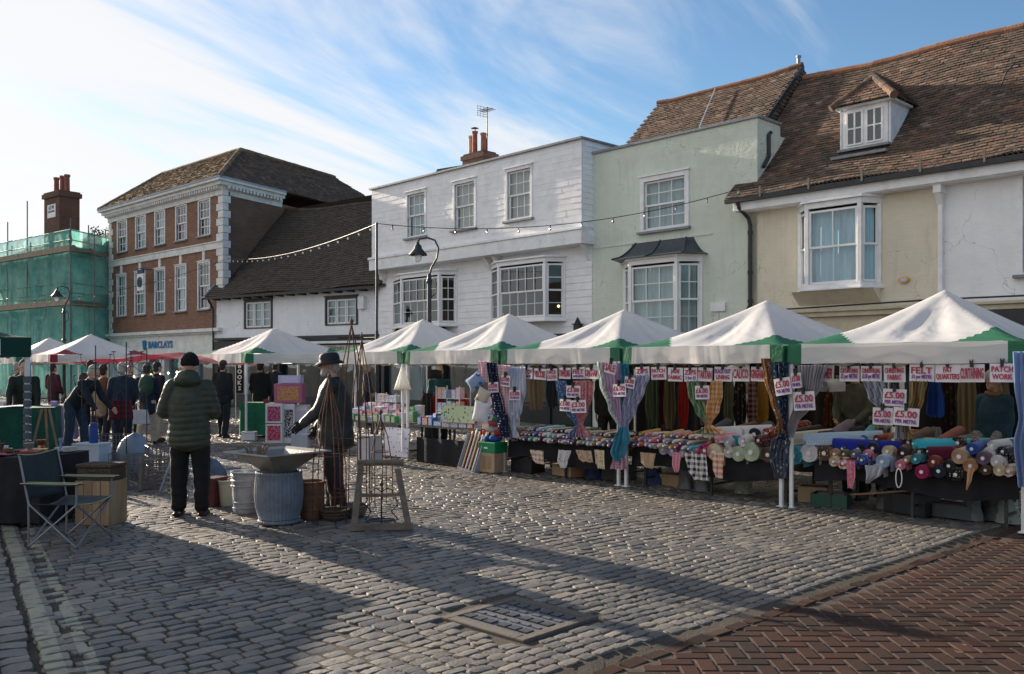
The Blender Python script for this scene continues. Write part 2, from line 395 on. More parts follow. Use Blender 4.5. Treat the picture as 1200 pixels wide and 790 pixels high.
def UND(x, y): return .009 * math.sin(x * 2.1 + y * 1.3) + .008 * math.sin(x * 1.1 - y * 2.7 + 1)
def bedding():
    nu, nv = 220, 200; b = MB()
    def f(a, c):
        y = 1.5 + 56 * c ** 1.6; x = (a - .5) * (y * 1.3 + 6); d = (Vector((x, y)) - E0).dot(EN); dg = float((np.array((x, y)) - G0) @ GN)
        return (x, y, UND(x, y) - .019 if d > .03 and dg < -.05 else (-.0195 if d < -.12 else -.024))
    b.grid(f, nu, nv); struct(b.build('joint_bedding', SOIL, smooth=True))
bedding()
def stones(name, C, A, L, W, seed, res=(6, 5), hgt=.02, rise=.0, rvals=None, mate=None, tilt=.03, wob=.12, drop=.035):
    """C centres (n,2), A angle of long axis, L/W sizes: worn pillow-shaped stones with real height, one paving sheet"""
    g = np.random.default_rng(seed); n = len(C); nx, ny = res
    a = np.linspace(-1, 1, nx); c = np.linspace(-1, 1, ny)
    a = np.concatenate(([-1], np.linspace(-.94, .94, nx - 2), [1])) if nx > 4 else np.array([-1, -.9, .9, 1.])
    c = np.concatenate(([-1], np.linspace(-.88, .88, ny - 2), [1])) if ny > 4 else np.array([-1, -.86, .86, 1.])
    X, Y = np.meshgrid(a, c)
    X = X.ravel(); Y = Y.ravel(); m = len(X)
    # round the plan corners
    k = 1 - .10 * (np.abs(X) ** 3) * (np.abs(Y) ** 3) * 1.2
    edge = np.maximum(np.abs(X), np.abs(Y)) > .999
    PX = (X * k)[None] * (L / 2)[:, None]; PY = (Y * k)[None] * (W / 2)[:, None]
    PX = PX + edge[None] * g.normal(0, wob * .06, (n, m)) * L[:, None]; PY = PY + edge[None] * g.normal(0, wob * .12, (n, m)) * W[:, None]
    dome = (1 - .5 * np.abs(X) ** 4) * (1 - .55 * np.abs(Y) ** 4)
    Z = hgt * dome[None] * g.uniform(.5, 1.1, (n, 1)) + g.normal(0, hgt * .16, (n, m)) * (~edge)[None]
    Z = Z + (PX * g.normal(0, tilt, (n, 1)) + PY * g.normal(0, tilt * 1.8, (n, 1))) + g.normal(0, hgt * .16, (n, 1)) - .012
    Z = np.where(edge[None], Z - drop, Z) + rise
    if mate is None: Z = Z + (.009 * np.sin(C[:, 0] * 2.1 + C[:, 1] * 1.3) + .008 * np.sin(C[:, 0] * 1.1 - C[:, 1] * 2.7 + 1))[:, None]
    ca = np.cos(A)[:, None]; sa = np.sin(A)[:, None]
    V = np.empty((n, m, 3)); V[..., 0] = C[:, :1] + PX * ca - PY * sa; V[..., 1] = C[:, 1:] + PX * sa + PY * ca; V[..., 2] = Z
    q = np.array([(j * nx + i, j * nx + i + 1, (j + 1) * nx + i + 1, (j + 1) * nx + i) for j in range(ny - 1) for i in range(nx - 1)])
    FC = (q[None] + (np.arange(n) * m)[:, None, None]).reshape(-1, 4)
    me = bpy.data.meshes.new(name); me.vertices.add(n * m); me.vertices.foreach_set('co', V.reshape(-1).astype(np.float32))
    me.loops.add(FC.size); me.loops.foreach_set('vertex_index', FC.reshape(-1).astype(np.int32))
    me.polygons.add(len(FC)); me.polygons.foreach_set('loop_start', np.arange(0, FC.size, 4, dtype=np.int32)); me.polygons.foreach_set('loop_total', np.full(len(FC), 4, dtype=np.int32))
    at_ = me.attributes.new('rnd', 'FLOAT', 'FACE'); rv = g.random(n) if rvals is None else rvals
    at_.data.foreach_set('value', np.repeat(rv, len(q)).astype(np.float32))
    me.polygons.foreach_set('use_smooth', [True] * len(FC)); me.update(); me.validate(); me.set_sharp_from_angle(angle=R(34))
    me.materials.append(mate or SETT); o = bpy.data.objects.new(name, me); COL.objects.link(o); return struct(o)
def lay_setts():
    g = np.random.default_rng(3)
    ed = np.array(ED); en = np.array(EN); e0 = np.array(E0)
    near = ([], [], [], []); far = ([], [], [], [])
    bb = .09
    while bb < 62:
        w = (.09 if bb < 1.0 else .112) * g.uniform(.88, 1.14)
        if bb > 14: w *= 1.15
        aa = -40 + g.uniform(0, .3)
        while aa < 50:
            l = (g.uniform(.10, .18) if bb < 1.0 else g.uniform(.12, .25))
            if bb > 14: l *= 1.3
            ac = aa + l / 2; b2 = bb + w / 2 + .05 * math.sin(ac * .8 + bb * .15) * min(1, bb) + .02 * math.sin(ac * 2.3 + bb * .4) * min(1, bb)
            p = e0 + ed * ac + en * b2; aa += l
            x, y = p
            if y < 2.5 or y > 56: continue
            if abs(x) > y * .62 + 1.6: continue
            dg = (p - G0) @ GN
            if dg > -.09: continue
            if COVER(x, y): continue
            ang = math.atan2(ed[1], ed[0]) + .05 * math.cos(ac * .8 + bb * .15) + g.normal(0, .02)
            t = near if y < 15 else far
            t[0].append(p); t[1].append(ang); t[2].append(l * g.uniform(.91, .97)); t[3].append(w * g.uniform(.86, .97))
        bb += w
    A = [np.array(q) for q in near]; stones('cobbled_square', A[0], A[1], A[2], A[3], 5, (8, 6), .008, tilt=.028, drop=.018, wob=.17)
    A = [np.array(q) for q in far]; stones('cobbled_square_beyond', A[0], A[1], A[2], A[3], 6, (4, 4), .010, tilt=.025, drop=.018)
    # gutter channel of squarer setts
    C = []; An = []; L = []; W = []; an = math.atan2(GD[1], GD[0])
    for row, (off, w) in enumerate(((.0, .17), (.19, .18))):
        s = -3.0 + ru(0, .1)
        while s < 14:
            l = g.uniform(.11, .19); C.append(G0 + GD * (s + l / 2) + GN * (off + g.normal(0, .006))); An.append(an + g.normal(0, .03)); L.append(l * .92); W.append(w * .93); s += l
    stones('gutter_channel', np.array(C), np.array(An), np.array(L), np.array(W), 8, (6, 6), .012, tilt=.03, drop=.02)
# inspection cover in the setts
CV = [ground(535, 723.5), ground(610, 704.5), ground(674, 722), ground(615, 743)]
cvc = sum(CV, Vector()) / 4; cvx = ((CV[1] - CV[0]) + (CV[2] - CV[3])).normalized(); cvy = Vector((-cvx.y, cvx.x, 0))
def COVER(x, y):
    d = Vector((x, y, 0)) - cvc; return abs(d.dot(cvx)) < .41 and abs(d.dot(cvy)) < .45
lay_setts()
def cover():
    t = thing('inspection_cover', 'grey metal inspection cover with raised lettered blocks set in the cobbles', 'manhole cover', (cvc.x, cvc.y, 0), math.atan2(cvx.y, cvx.x)); t.scale = (.78, .6, 1)
    b = MB()
    for (x0, x1, y0, y1) in ((-.46, .46, -.62, -.5), (-.46, .46, .5, .62), (-.46, -.35, -.5, .5), (.35, .46, -.5, .5)): b.box(x0, x1, y0, y1, -.03, .004)
    b.build('concrete_surround', mat('cover_concrete', (.12, .105, .09), .9, .25, 20, .006, 70), t, bevel=.008)
    st = mat('cover_steel', (.15, .15, .16), .5, .2, 14, .002, 60, metal=.3)
    for sg in (-1, 1):
        b = MB(); b.box(-.345, .345, min(0, sg * .49), max(0, sg * .49), -.03, -.004)
        for i in range(5):
            for j in range(3):
                y = sg * (.1 + .155 * j); x = -.26 + .13 * i
                b.box(x - .022, x + .022, y - .05, y + .05, -.004, .004)
        o = b.build('cover_plate', st, t)
        for i in range(0, 5, 2):
            b = MB()
            for j in range(3):
                y = sg * (.1 + .155 * j); x = -.26 + .13 * i
                b.box(x - .045, x + .045, y - .06, y + .06, -.003, .006)
            b.build('dark_inset', mat('cover_dark', (.05, .055, .06), .5, .2, 9), t)
cover()
# herringbone brick paving
def lay_bricks():
    g = np.random.default_rng(11); C = []; A = []; L = []; W = []
    w = .105
    for i in range(-20, 130):
        for j in range(-4, 130):
            # 90 degree herringbone: period 4 cells on the diagonal
            k = (i - j) % 4
            if k == 0: c = ((i + 1) * w, (j + .5) * w); an = 0
            elif k == 2: c = ((i + .5) * w, (j) * w); an = math.pi / 2
            else: continue
            x, y = c[0] - 1.5, c[1] + 1.8
            d = Vector((x, y)) - E0
            if d.dot(EN) > -.17 or d.dot(EN) < -9 or x > 12: continue
            C.append((x, y)); A.append(an + g.normal(0, .006)); L.append(w * 1.982); W.append(w * .972)
    stones('brick_paving', np.array(C), np.array(A), np.array(L), np.array(W), 12, (4, 4), .0, -.002, mate=PAVE, tilt=.002, wob=.05, drop=.008)
    C = []; A = []; L = []; W = []; s = -4
    while s < 16:
        l = .205; p = E0 + ED * (s + l / 2) - EN * .085; C.append(tuple(p)); A.append(math.atan2(ED.y, ED.x) + g.normal(0, .04)); L.append(l * .94); W.append(.1); s += l
    stones('paving_edging', np.array(C), np.array(A), np.array(L), np.array(W), 13, (4, 4), .006, -.002, mate=PAVE, tilt=.04, wob=.08, drop=.01)
lay_bricks()
# kerb and footway at the far left
an = math.atan2(GD[1], GD[0])
b = MB()
for k in range(18):
    x0 = -3 + k * .92; b.box(x0, x0 + .91, 0, .14, -.03, .07 + ru(-.003, .003))
o = b.build('kerb', mat('kerb_stone', (.22, .22, .23), .75, .25, 9, .004, 60), bevel=.012, loc=(*(G0 + GN * .32), 0), rz=an); struct(o)
b = MB()
for i in range(18):
    for j in range(4): b.box(-3 + i * .6, -3 + i * .6 + .592, .146 + j * .45, .146 + j * .45 + .443, -.03, .062 + ru(-.002, .002))
struct(b.build('footway', mat('paving_slab', (.2, .2, .2), .8, .2, 6, .004, 60), bevel=.004, loc=(*(G0 + GN * .32), 0), rz=an))
# carriageway and footway in front of the shops (behind the stalls)
# ================================================================ BUILDING PIECES
def rects_minus(u0, u1, holes):
    """intervals of [u0,u1] not covered by holes [(a,b)]"""
    out = []; c = u0
    for a, b_ in sorted(holes):
        if b_ <= c: continue
        if a > c: out.append((c, min(a, u1)))
        c = max(c, b_)
        if c >= u1: break
    if c < u1: out.append((c, u1))
    return [q for q in out if q[1] - q[0] > 1e-4]
def wall(mb, u0, u1, z0, z1, holes=(), y=0.0, th=.3, mi=0):
    """solid wall with real openings, front face at y"""
    zs = sorted(set([z0, z1] + [min(max(h[k], z0), z1) for h in holes for k in (2, 3)]))
    for a, c in zip(zs[:-1], zs[1:]):
        if c - a < 1e-4: continue
        hs = [(h[0], h[1]) for h in holes if h[2] < c - 1e-5 and h[3] > a + 1e-5]
        for p, q in rects_minus(u0, u1, hs): mb.box(p, q, y, y + th, a, c, mi)
def cladding(mb, u0, u1, z0, z1, holes, y=0.0, dz=.19, proud=.009, seg=(.45, .5), jit=.003):
    """lapped courses with staggered joints"""
    n = max(1, round((z1 - z0) / dz)); dz = (z1 - z0) / n
    for k in range(n):
        a = z0 + k * dz; c = a + dz
        hs = [(h[0], h[1]) for h in holes if h[2] < c - .02 and h[3] > a + .02]
        for p, q in rects_minus(u0, u1, hs):
            x = p
            while x < q - 1e-4:
                x2 = min(q, x + ru(*seg) + (ru(0, .3) if x == p else 0))
                if q - x2 < .12: x2 = q
                j = ru(-jit, jit); g = .0022
                mb.add([(x + g, y - proud + j, a), (x2 - g, y - proud + j + ru(-.001, .001), a + ru(-.003, .003)), (x2 - g, y - .004, c + .012), (x + g, y - .004, c + .012), (x + g, y + .004, a), (x2 - g, y + .004, a)],
                       [(0, 1, 2, 3), (4, 5, 1, 0)], 0, rnd())
                x = x2
def sash(parent, u0, u1, z0, z1, y, cols=2, rows=2, split=True, casing=.09, mats=None, curtain=None, label=None, depth=.12, loc=None, rz=None, sill=True, bar=.022, stile=.05, cover=(0, 1), back=None):
    """one window: casing + sashes (frame), pane, glazing bars, curtain, dark recess. y = wall face."""
    mats = mats or WHITE; b = MB(); c = casing
    # casing, proud of the wall
    b.box(u0 - c, u0, y - .035, y + .05, z0 - c * .4, z1 + c); b.box(u1, u1 + c, y - .035, y + .05, z0 - c * .4, z1 + c)
    b.box(u0, u1, y - .035, y + .05, z1, z1 + c); b.box(u0, u1, y - .03, y + .05, z0 - c * .4, z0)
    b.box(u0 - c - .03, u1 + c + .03, y - .075, y + .0, z1 + c, z1 + c + .035)
    w = b.build('window', mats, parent, bevel=.004)
    if loc is not None: w.location = loc
    if rz is not None: w.rotation_euler = (0, 0, rz)
    if label: w['label'] = label
    b = MB(); s = stile; yy = y + .03
    zm = (z0 + z1) / 2
    parts = [(z0, zm + s / 2, yy + .035), (zm - s / 2, z1, yy)] if split else [(z0, z1, yy)]
    for (a, e, yf) in parts:
        b.box(u0, u0 + s, yf, yf + .032, a, e); b.box(u1 - s, u1, yf, yf + .032, a, e)
        b.box(u0 + s, u1 - s, yf, yf + .032, a, a + s); b.box(u0 + s, u1 - s, yf, yf + .032, e - s, e)
        r_ = max(1, rows // len(parts))
        for i in range(1, cols):
            x = u0 + s + (u1 - u0 - 2 * s) * i / cols; b.box(x - bar / 2, x + bar / 2, yf + .004, yf + .028, a + s, e - s)
        for j in range(1, r_):
            z = a + s + (e - a - 2 * s) * j / r_; b.box(u0 + s, u1 - s, yf + .007, yf + .026, z - bar / 2, z + bar / 2)
    b.build('sash_frame', WHITE2 if mats is not BLACK else WHITE2, w)
    b = MB()
    for (a, e, yf) in parts:
        t_ = ru(-.006, .006)
        b.quad((u0 + s * .6, yf + .016, a + s * .6), (u1 - s * .6, yf + .016 + t_, a + s * .6), (u1 - s * .6, yf + .016 + t_, e - s * .6), (u0 + s * .6, yf + .016, e - s * .6))
    b.build('pane', GLASS, w)
    if curtain:
        cols_ = curtain if isinstance(curtain, (list, tuple)) else [curtain]
        b = MB()
        a0 = cover[0]; a1 = cover[1]
        def fn(p, q): return (u0 + (u1 - u0) * (a0 + (a1 - a0) * p), y + .16 + .018 * math.sin(p * (u1 - u0) * 48) + .01 * math.sin(p * 31 + q), z0 + .03 + (z1 - z0 - .03) * q)
        b.grid(fn, 60, 3); b.build('curtain', cols_[0], w, smooth=True)
    if sill:
        b = MB(); b.box(u0 - c - .05, u1 + c + .05, y - .11, y + .03, z0 - c * .4 - .06, z0 - c * .4 - .001); b.build('sill', LEAD if mats is WHITE else mats, w, bevel=.006)
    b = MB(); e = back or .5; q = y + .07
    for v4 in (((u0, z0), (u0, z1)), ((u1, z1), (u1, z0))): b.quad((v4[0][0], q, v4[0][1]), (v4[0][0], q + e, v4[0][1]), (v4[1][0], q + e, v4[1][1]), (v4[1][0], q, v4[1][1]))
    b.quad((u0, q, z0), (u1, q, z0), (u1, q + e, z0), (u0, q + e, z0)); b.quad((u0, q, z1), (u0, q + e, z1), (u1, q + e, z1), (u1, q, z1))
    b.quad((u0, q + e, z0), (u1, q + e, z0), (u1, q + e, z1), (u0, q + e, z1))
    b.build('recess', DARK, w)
    return w
def bay(parent, u0, u1, f0, f1, z0, z1, y, proj, fc, sc, curtain=None, label=None, rows=(4, 4), mats=None):
    """canted bay: u0,u1 at the wall, f0,f1 the front face; fc columns in front, sc on the cants"""
    m = mats or WHITE2; c = .07
    root = MB()
    # corner posts
    for (x, yy) in ((u0, y), (f0, y - proj), (f1, y - proj), (u1, y)): root.box(x - .045, x + .045, yy - .045, yy + .045, z0 - .02, z1 + .06)
    g = .05
    b = root
    pl = [(u0 - g, y), (f0 - g * .6, y - proj - g), (f1 + g * .6, y - proj - g), (u1 + g, y)]
    b.prism([(p[0], p[1], z1 + .05) for p in pl], (0, 0, .12)); b.prism([(p[0], p[1], z0 - .10) for p in pl], (0, 0, .09))
    pl2 = [(u0 - g - .05, y), (f0 - g * .6 - .05, y - proj - g - .06), (f1 + g * .6 + .05, y - proj - g - .06), (u1 + g + .05, y)]
    b.prism([(p[0], p[1], z1 + .17) for p in pl2], (0, 0, .05)); b.prism([(p[0], p[1], z0 - .14) for p in pl2], (0, 0, .04))
    w = root.build('bay_window', m, parent, bevel=.006)
    if label: w['label'] = label
    def face(p, q, cols):
        d = Vector((q[0] - p[0], q[1] - p[1])); ln = d.length; a = math.atan2(d.y, d.x)
        k = MB(); s = .045; e0 = .05; e1 = ln - .05
        zm = (z0 + z1) / 2
        for (a0, a1, yf) in ((z0, zm + .025, .01), (zm - .025, z1, -.022)):
            k.box(e0, e0 + s, yf, yf + .03, a0, a1); k.box(e1 - s, e1, yf, yf + .03, a0, a1); k.box(e0 + s, e1 - s, yf, yf + .03, a0, a0 + s); k.box(e0 + s, e1 - s, yf, yf + .03, a1 - s, a1)
            for i in range(1, cols): x = e0 + s + (e1 - e0 - 2 * s) * i / cols; k.box(x - .011, x + .011, yf + .004, yf + .026, a0 + s, a1 - s)
            r_ = rows[0] // 2
            for j in range(1, r_): z = a0 + s + (a1 - a0 - 2 * s) * j / r_; k.box(e0 + s, e1 - s, yf + .006, yf + .024, z - .011, z + .011)
        fr = k.build('sash_frame', WHITE2, w, loc=(p[0], p[1], 0), rz=a)
        k = MB(); k.quad((e0, .012, z0), (e1, .014, z0), (e1, .014, z1), (e0, .012, z1)); k.build('pane', GLASS, w, loc=(p[0], p[1], 0), rz=a)
        if curtain:
            k = MB(); k.grid(lambda a_, b_: (e0 + (e1 - e0) * a_, .12 + .015 * math.sin(a_ * ln * 45) + .012 * math.sin(a_ * 19), z0 + (z1 - z0) * b_), 50, 3)
            k.build('curtain', curtain, w, smooth=True, loc=(p[0], p[1], 0), rz=a)
    face((u0, y), (f0, y - proj), sc); face((f0, y - proj), (f1, y - proj), fc); face((f1, y - proj), (u1, y), sc)
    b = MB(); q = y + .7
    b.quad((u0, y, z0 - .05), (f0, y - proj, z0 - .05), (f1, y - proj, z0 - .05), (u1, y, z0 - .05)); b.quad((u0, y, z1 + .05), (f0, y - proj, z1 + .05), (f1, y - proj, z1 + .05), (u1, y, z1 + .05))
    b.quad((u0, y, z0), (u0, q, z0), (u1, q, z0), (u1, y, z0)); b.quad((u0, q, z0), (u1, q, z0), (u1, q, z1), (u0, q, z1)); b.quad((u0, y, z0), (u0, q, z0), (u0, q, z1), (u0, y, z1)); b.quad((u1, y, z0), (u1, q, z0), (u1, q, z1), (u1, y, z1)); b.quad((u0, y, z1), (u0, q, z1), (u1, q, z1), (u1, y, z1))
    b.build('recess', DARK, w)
    return w
def tiles(mb, P0, U, V, Lu, Lv, inside=None, tw=.17, gauge=.105, lift=.022, sag=None, r0=0.0):
    """courses of single tiles, each with its own lift and tint. U along the eave, V up the slope (unit), N the outward normal"""
    P0 = Vector(P0); U = Vector(U).normalized(); V = Vector(V).normalized(); N = U.cross(V)
    if N.z < 0: N = -N
    nv = int(Lv / gauge) + 1; nu = int(Lu / tw) + 2
    for j in range(nv):
        off = (j % 2) * tw / 2; rowj = ru(-.004, .004)
        for i in range(-1, nu):
            a = i * tw + off; c = j * gauge
            ac = a + tw / 2; cc = c + gauge / 2
            if ac < 0 or ac > Lu or cc > Lv: continue
            if inside and not inside(ac, cc): continue
            l0 = lift + ru(-.006, .01); l1 = l0 + ru(-.007, .007); g = .003
            a0 = max(a, 0) + g; a1 = min(a + tw, Lu) - g; cl = c + rowj + ru(-.006, .006); ch = min(c + gauge * 1.15, Lv + .02)
            s0 = sag(a0, cl) if sag else 0; s1 = sag(a1, cl) if sag else 0; s2 = sag(a1, ch) if sag else 0; s3 = sag(a0, ch) if sag else 0
            def p(x, y_, h, s_): q = P0 + U * x + V * y_ + N * h; q.z += s_; return q
            mb.add([p(a0, cl, l0, s0), p(a1, cl, l1, s1), p(a1, ch, .006, s2), p(a0, ch, .006, s3), p(a0, cl, -.004, s0), p(a1, cl, -.004, s1), p(a1, ch, -.012, s2), p(a0, ch, -.012, s3)],
                   [(0, 1, 2, 3), (4, 5, 1, 0), (0, 3, 7, 4), (1, 5, 6, 2)], 0, min(.999, max(0, r0 + rnd())))
def ridge(mb, p0, p1, rad=.09, seg=.32, sag=None):
    p0 = Vector(p0); p1 = Vector(p1); L = (p1 - p0).length; n = max(1, int(L / seg)); d = (p1 - p0) / n
    for i in range(n):
        a = p0 + d * i + Vector((0, 0, ru(-.008, .008))); c = p0 + d * (i + 1.04) + Vector((0, 0, ru(-.008, .008)))
        if sag: a.z += sag(i / n); c.z += sag(min(1.0, (i + 1) / n))
        mb.tube([a, c], [rad * 1.06, rad], 10, 0, rnd() * .99)
TILE_RED = tile_mat('clay_tiles_red', [(0, (.025, .022, .021)), (.25, (.065, .04, .032)), (.5, (.115, .062, .044)), (.8, (.17, .085, .055)), (.93, (.24, .13, .08)), (1, (.28, .21, .17))], (.06, .052, .036), .6)
TILE_BRN = tile_mat('clay_tiles_brown', [(0, (.07, .055, .04)), (.4, (.18, .12, .07)), (.75, (.26, .17, .09)), (1, (.32, .2, .12))], (.17, .13, .07), .5)
TILE_DARK = tile_mat('clay_tiles_dark', [(0, (.02, .018, .018)), (.4, (.045, .034, .03)), (.8, (.07, .048, .04)), (1, (.1, .065, .05))], (.05, .05, .028), .5)
TILE_RIDGE = tile_mat('ridge_tiles_orange', [(0, (.2, .08, .045)), (.5, (.3, .12, .06)), (1, (.36, .17, .09))], (.2, .12, .07), .2)
BRICKG = brick_mat('georgian_brick', (.17, .08, .052), (.27, .14, .09), (.28, .25, .21), stain=.4)
BRICKD = brick_mat('side_brick', (.15, .085, .06), (.22, .13, .09), (.2, .17, .14), stain=.5)
BRICKC = brick_mat('chimney_brick', (.11, .062, .048), (.16, .09, .065), (.14, .12, .1), stain=.7)
def render_mat(name, col, dirt=.4, crack=.5):
    t = NT(name); v = t.coord(); n = t.noise(v, .9, 7, .65); n2 = t.noise(v, 26, 5); n3 = t.noise(t.coord((3, 3, .35)), 1.6, 6, .7)
    c = t.ramp(n, [(.3, tuple(q * .9 for q in col)), (.7, tuple(min(1, q * 1.06) for q in col))])
    c = t.mix(t.math('MULTIPLY', t.ramp(n3, [(.52, (0, 0, 0)), (.75, (1, 1, 1))]), dirt), c, tuple(q * .55 for q in col))
    br = t.n('TexBrick'); sp = t.n('SeparateXYZ'); t.link(v, sp.inputs[0]); cb = t.n('CombineXYZ'); t.link(t.math('ADD', sp.outputs[0], sp.outputs[1]), cb.inputs[0]); t.link(sp.outputs[2], cb.inputs[1]); t.link(cb.outputs[0], br.inputs[0])
    br.inputs['Scale'].default_value = 1; br.inputs['Brick Width'].default_value = .225; br.inputs['Row Height'].default_value = .075; br.inputs['Mortar Size'].default_value = .008
    h = t.math('ADD', t.math('MULTIPLY', t.math('SUBTRACT', 1.0, br.outputs['Fac']), crack), t.math('MULTIPLY', n2, .5))
    nr = t.bump(t.noise(v, 2.5, 4), .05, .6, t.bump(h, .006))
    v4 = t.coord((1, 1, 1)); vo = t.n('TexVoronoi', feature='DISTANCE_TO_EDGE'); wob = t.n('VectorMath', operation='ADD'); nn = t.n('TexNoise'); t.link(v4, nn.inputs[0]); nn.inputs['Scale'].default_value = 3; t.link(v4, wob.inputs[0]); t.link(nn.outputs[1], wob.inputs[1]); t.link(wob.outputs[0], vo.inputs[0]); vo.inputs['Scale'].default_value = .55
    ck = t.math('MULTIPLY', t.math('LESS_THAN', vo.outputs[0], .004), t.math('GREATER_THAN', n, .5)); c = t.mix(t.math('MULTIPLY', ck, .45), c, tuple(q * .3 for q in col))
    b0 = t.noise(t.coord(loc=(5, 3, 1)), .55, 3); c = t.mix(t.math('MULTIPLY', t.math('GREATER_THAN', b0, .62), .14), c, tuple(min(1, q * 1.25) for q in col))
    t.bsdf(c, .8, nr, 0, .25); return t.mat

# ================================================================ WHITE HOUSE (tile-hung, jettied)
D = Frame(1.813, 23.5, (.690, -.724))
Ztop = 7.6; Zj = 4.86
def house_white():
    t = thing('tile_hung_house', 'white weatherboarded house with projecting upper storey, flat roofline and two wide bay windows', 'house', tuple(D.o), D.rot)
    uL = D.uv(435, 260)[0]
    wins = []
    for (x0, x1, y0, y1) in ((475, 499.5, 227, 281), (530, 558, 215.5, 272), (591.5, 624, 200.5, 261)):
        u0 = D.uv(x0, y0)[0]; u1 = D.uv(x1, y0)[0]; z1 = (D.uv(x0, y0)[1] + D.uv(x1, y0 - 3)[1]) / 2; z0 = D.uv(x0, y1)[1]
        wins.append((u0 + .1, u1 - .1, z0 + .06, z0 + 1.42))
    sh = mat('white_shingle', (.83, .84, .86), .55, .07, 2.5, .003, 30, dirt=.2)
    b = MB(); wall(b, uL, 0, Zj, Ztop, wins, .03, .2); b.box(uL, uL + .2, .23, 7, Zj, Ztop); b.box(-.2, 0, .23, 7, Zj, Ztop); b.box(uL + .2, -.2, 6.8, 7, Zj, Ztop); b.box(uL + .2, -.2, .23, 6.8, Ztop - .2, Ztop - .08); b.box(uL + .2, -.2, .23, 6.8, Zj, Zj + .1)
    b.build('upper_wall', sh, t)
    b = MB(); cladding(b, uL, 0, Zj + .42, Ztop - .02, wins, .03, .165)
    # return on the right end
    n = 15; dz = (Ztop - .02 - Zj - .42) / n
    for k in range(n):
        a = Zj + .42 + k * dz; x = .03
        while x < 6.9:
            x2 = min(7, x + ru(.4, .6)); b.add([(.022, x + .002, a), (.022, x2 - .002, a), (.004, x2 - .002, a + dz + .012), (.004, x + .002, a + dz + .012), (-.004, x, a), (-.004, x2, a)], [(0, 1, 2, 3), (4, 5, 1, 0)], 0, rnd()); x = x2
    b.build('shingles', sh, t)
    b = MB(); b.box(uL - .05, .07, -.06, .1, Zj - .02, Zj + .34); b.box(.03, .07, .1, 1.2, Zj - .02, Zj + .34); b.box(uL - .08, .1, -.1, .06, Zj + .34, Zj + .42)
    b.box(uL, 0, .1, .46, Zj - .02, Zj + .04)
    b.build('jetty_board', WHITE, t, bevel=.01)
    for u in (-.12, -3.6, -4.0, uL + .2):
        b = MB(); b.prism([(u - .06, .45, Zj - .45), (u - .06, .1, Zj - .02), (u - .06, .45, Zj - .02)], (.12, 0, 0))
        b.build('jetty_bracket', WHITE, t, bevel=.01)
    b = MB(); b.box(uL - .06, .06, -.06, .3, Ztop - .02, Ztop + .035); b.box(-.24, .06, .3, 7.05, Ztop - .02, Ztop + .035); b.box(uL - .06, uL + .24, .3, 7.05, Ztop - .02, Ztop + .035)
    b.build('parapet_capping', LEAD, t)
    b = MB()   # lower storeys
    bays = []
    for (x0, xf0, xf1, x1, ya, yb) in ((464, 471, 513, 530, 318, 374), (577, 583, 633, 657, 297, 366)):
        pass
    lw = .45
    def ub(px, py, off): return D.uv(px, py, off)[0]
    B1 = (ub(461, 350, .45), ub(470, 350, 0), ub(514, 350, 0), ub(531, 350, .3)); B2 = (ub(576, 340, .45), ub(584, 340, -.02), ub(638, 340, -.02), ub(659, 340, .35))
    holes = [(B1[0] + .05, B1[3] - .05, 2.95, 4.45), (B2[0] + .05, B2[3] - .05, 2.95, 4.45)]
    wall(b, uL - .15, .0, 2.45, Zj, holes, lw, .25)
    b.build('lower_wall', sh, t)
    b = MB(); cladding(b, uL - .15, 0, 2.5, Zj - .03, holes, lw, .19, .02, (1.2, 2.4)); b.build('weatherboards', sh, t)
    bay(t, B1[0], B1[3], B1[1], B1[2], 2.98, 4.4, lw, .42, 5, 2, None, 'left bay window with dark panes')
    w = bay(t, B2[0], B2[3], B2[1], B2[2], 2.98, 4.42, lw, .44, 5, 1, None, 'right bay window with a small warm lamp seen through its side pane')
    b = MB(); b.ell((B2[3] - .35, lw + .12, 3.28), .035, .035, .03)
    e = NT('lamp_glow'); em = e.n('Emission'); em.inputs[0].default_value = (1, .55, .18, 1); em.inputs[1].default_value = 5; e.link(em.outputs[0], e.out.inputs[0]); globals()['GLOW'] = e.mat
    b.build('lamp', GLOW, w)
    for i, wq in enumerate(wins): sash(t, *wq, .03, 3, 4, curtain=(NETC, BEIGEC, BEIGEC)[i])
    # shopfront
    b = MB(); b.box(uL - .1, 0, .3, .6, 2.12, 2.45); b.box(uL - .1, .02, .2, .62, 2.45, 2.5)
    for u in (uL, -6.4, -4.1, -3.7, -1.7, -.2): b.box(u, u + .18, .4, .62, 0, 2.12)
    b.box(uL, 0, .45, .62, 0, .5); b.build('shopfront', mat('shopfront_black', (.015, .02, .02), .35, .2, 4), t, bevel=.008)
    b = MB(); b.box(uL + .2, -.2, .55, .57, .5, 2.12); b.build('shop_pane', GLASS, t)
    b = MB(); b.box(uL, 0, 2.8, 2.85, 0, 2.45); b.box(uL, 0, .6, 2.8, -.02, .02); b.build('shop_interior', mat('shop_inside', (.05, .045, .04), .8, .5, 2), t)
    for u in (-8.4, -6.0, -.35):
        b = MB(); b.box(u - .09, u + .09, .18, .34, 2.5, 2.72); b.prism([(u - .12, .14, 2.72), (u + .12, .14, 2.72), (u + .12, .36, 2.72), (u - .12, .36, 2.72)], (0, 0, .03)); b.lathe([(.13, 2.75), (.03, 2.9), (.0, 2.93)], (u, .25, 0), 4); b.build('wall_lantern', BLACK, t)
    b = MB()
    for k in range(5): b.box(-3.56, -3.44, .38, .41, 2.86 + .06 * k, 2.9 + .06 * k)
    b.box(-3.57, -3.43, .41, .44, 2.84, 3.16); b.build('vent', WHITE, t)
    # chimney
    ZC = Ztop + .42; c = D.uv(551, 180, 1.2)
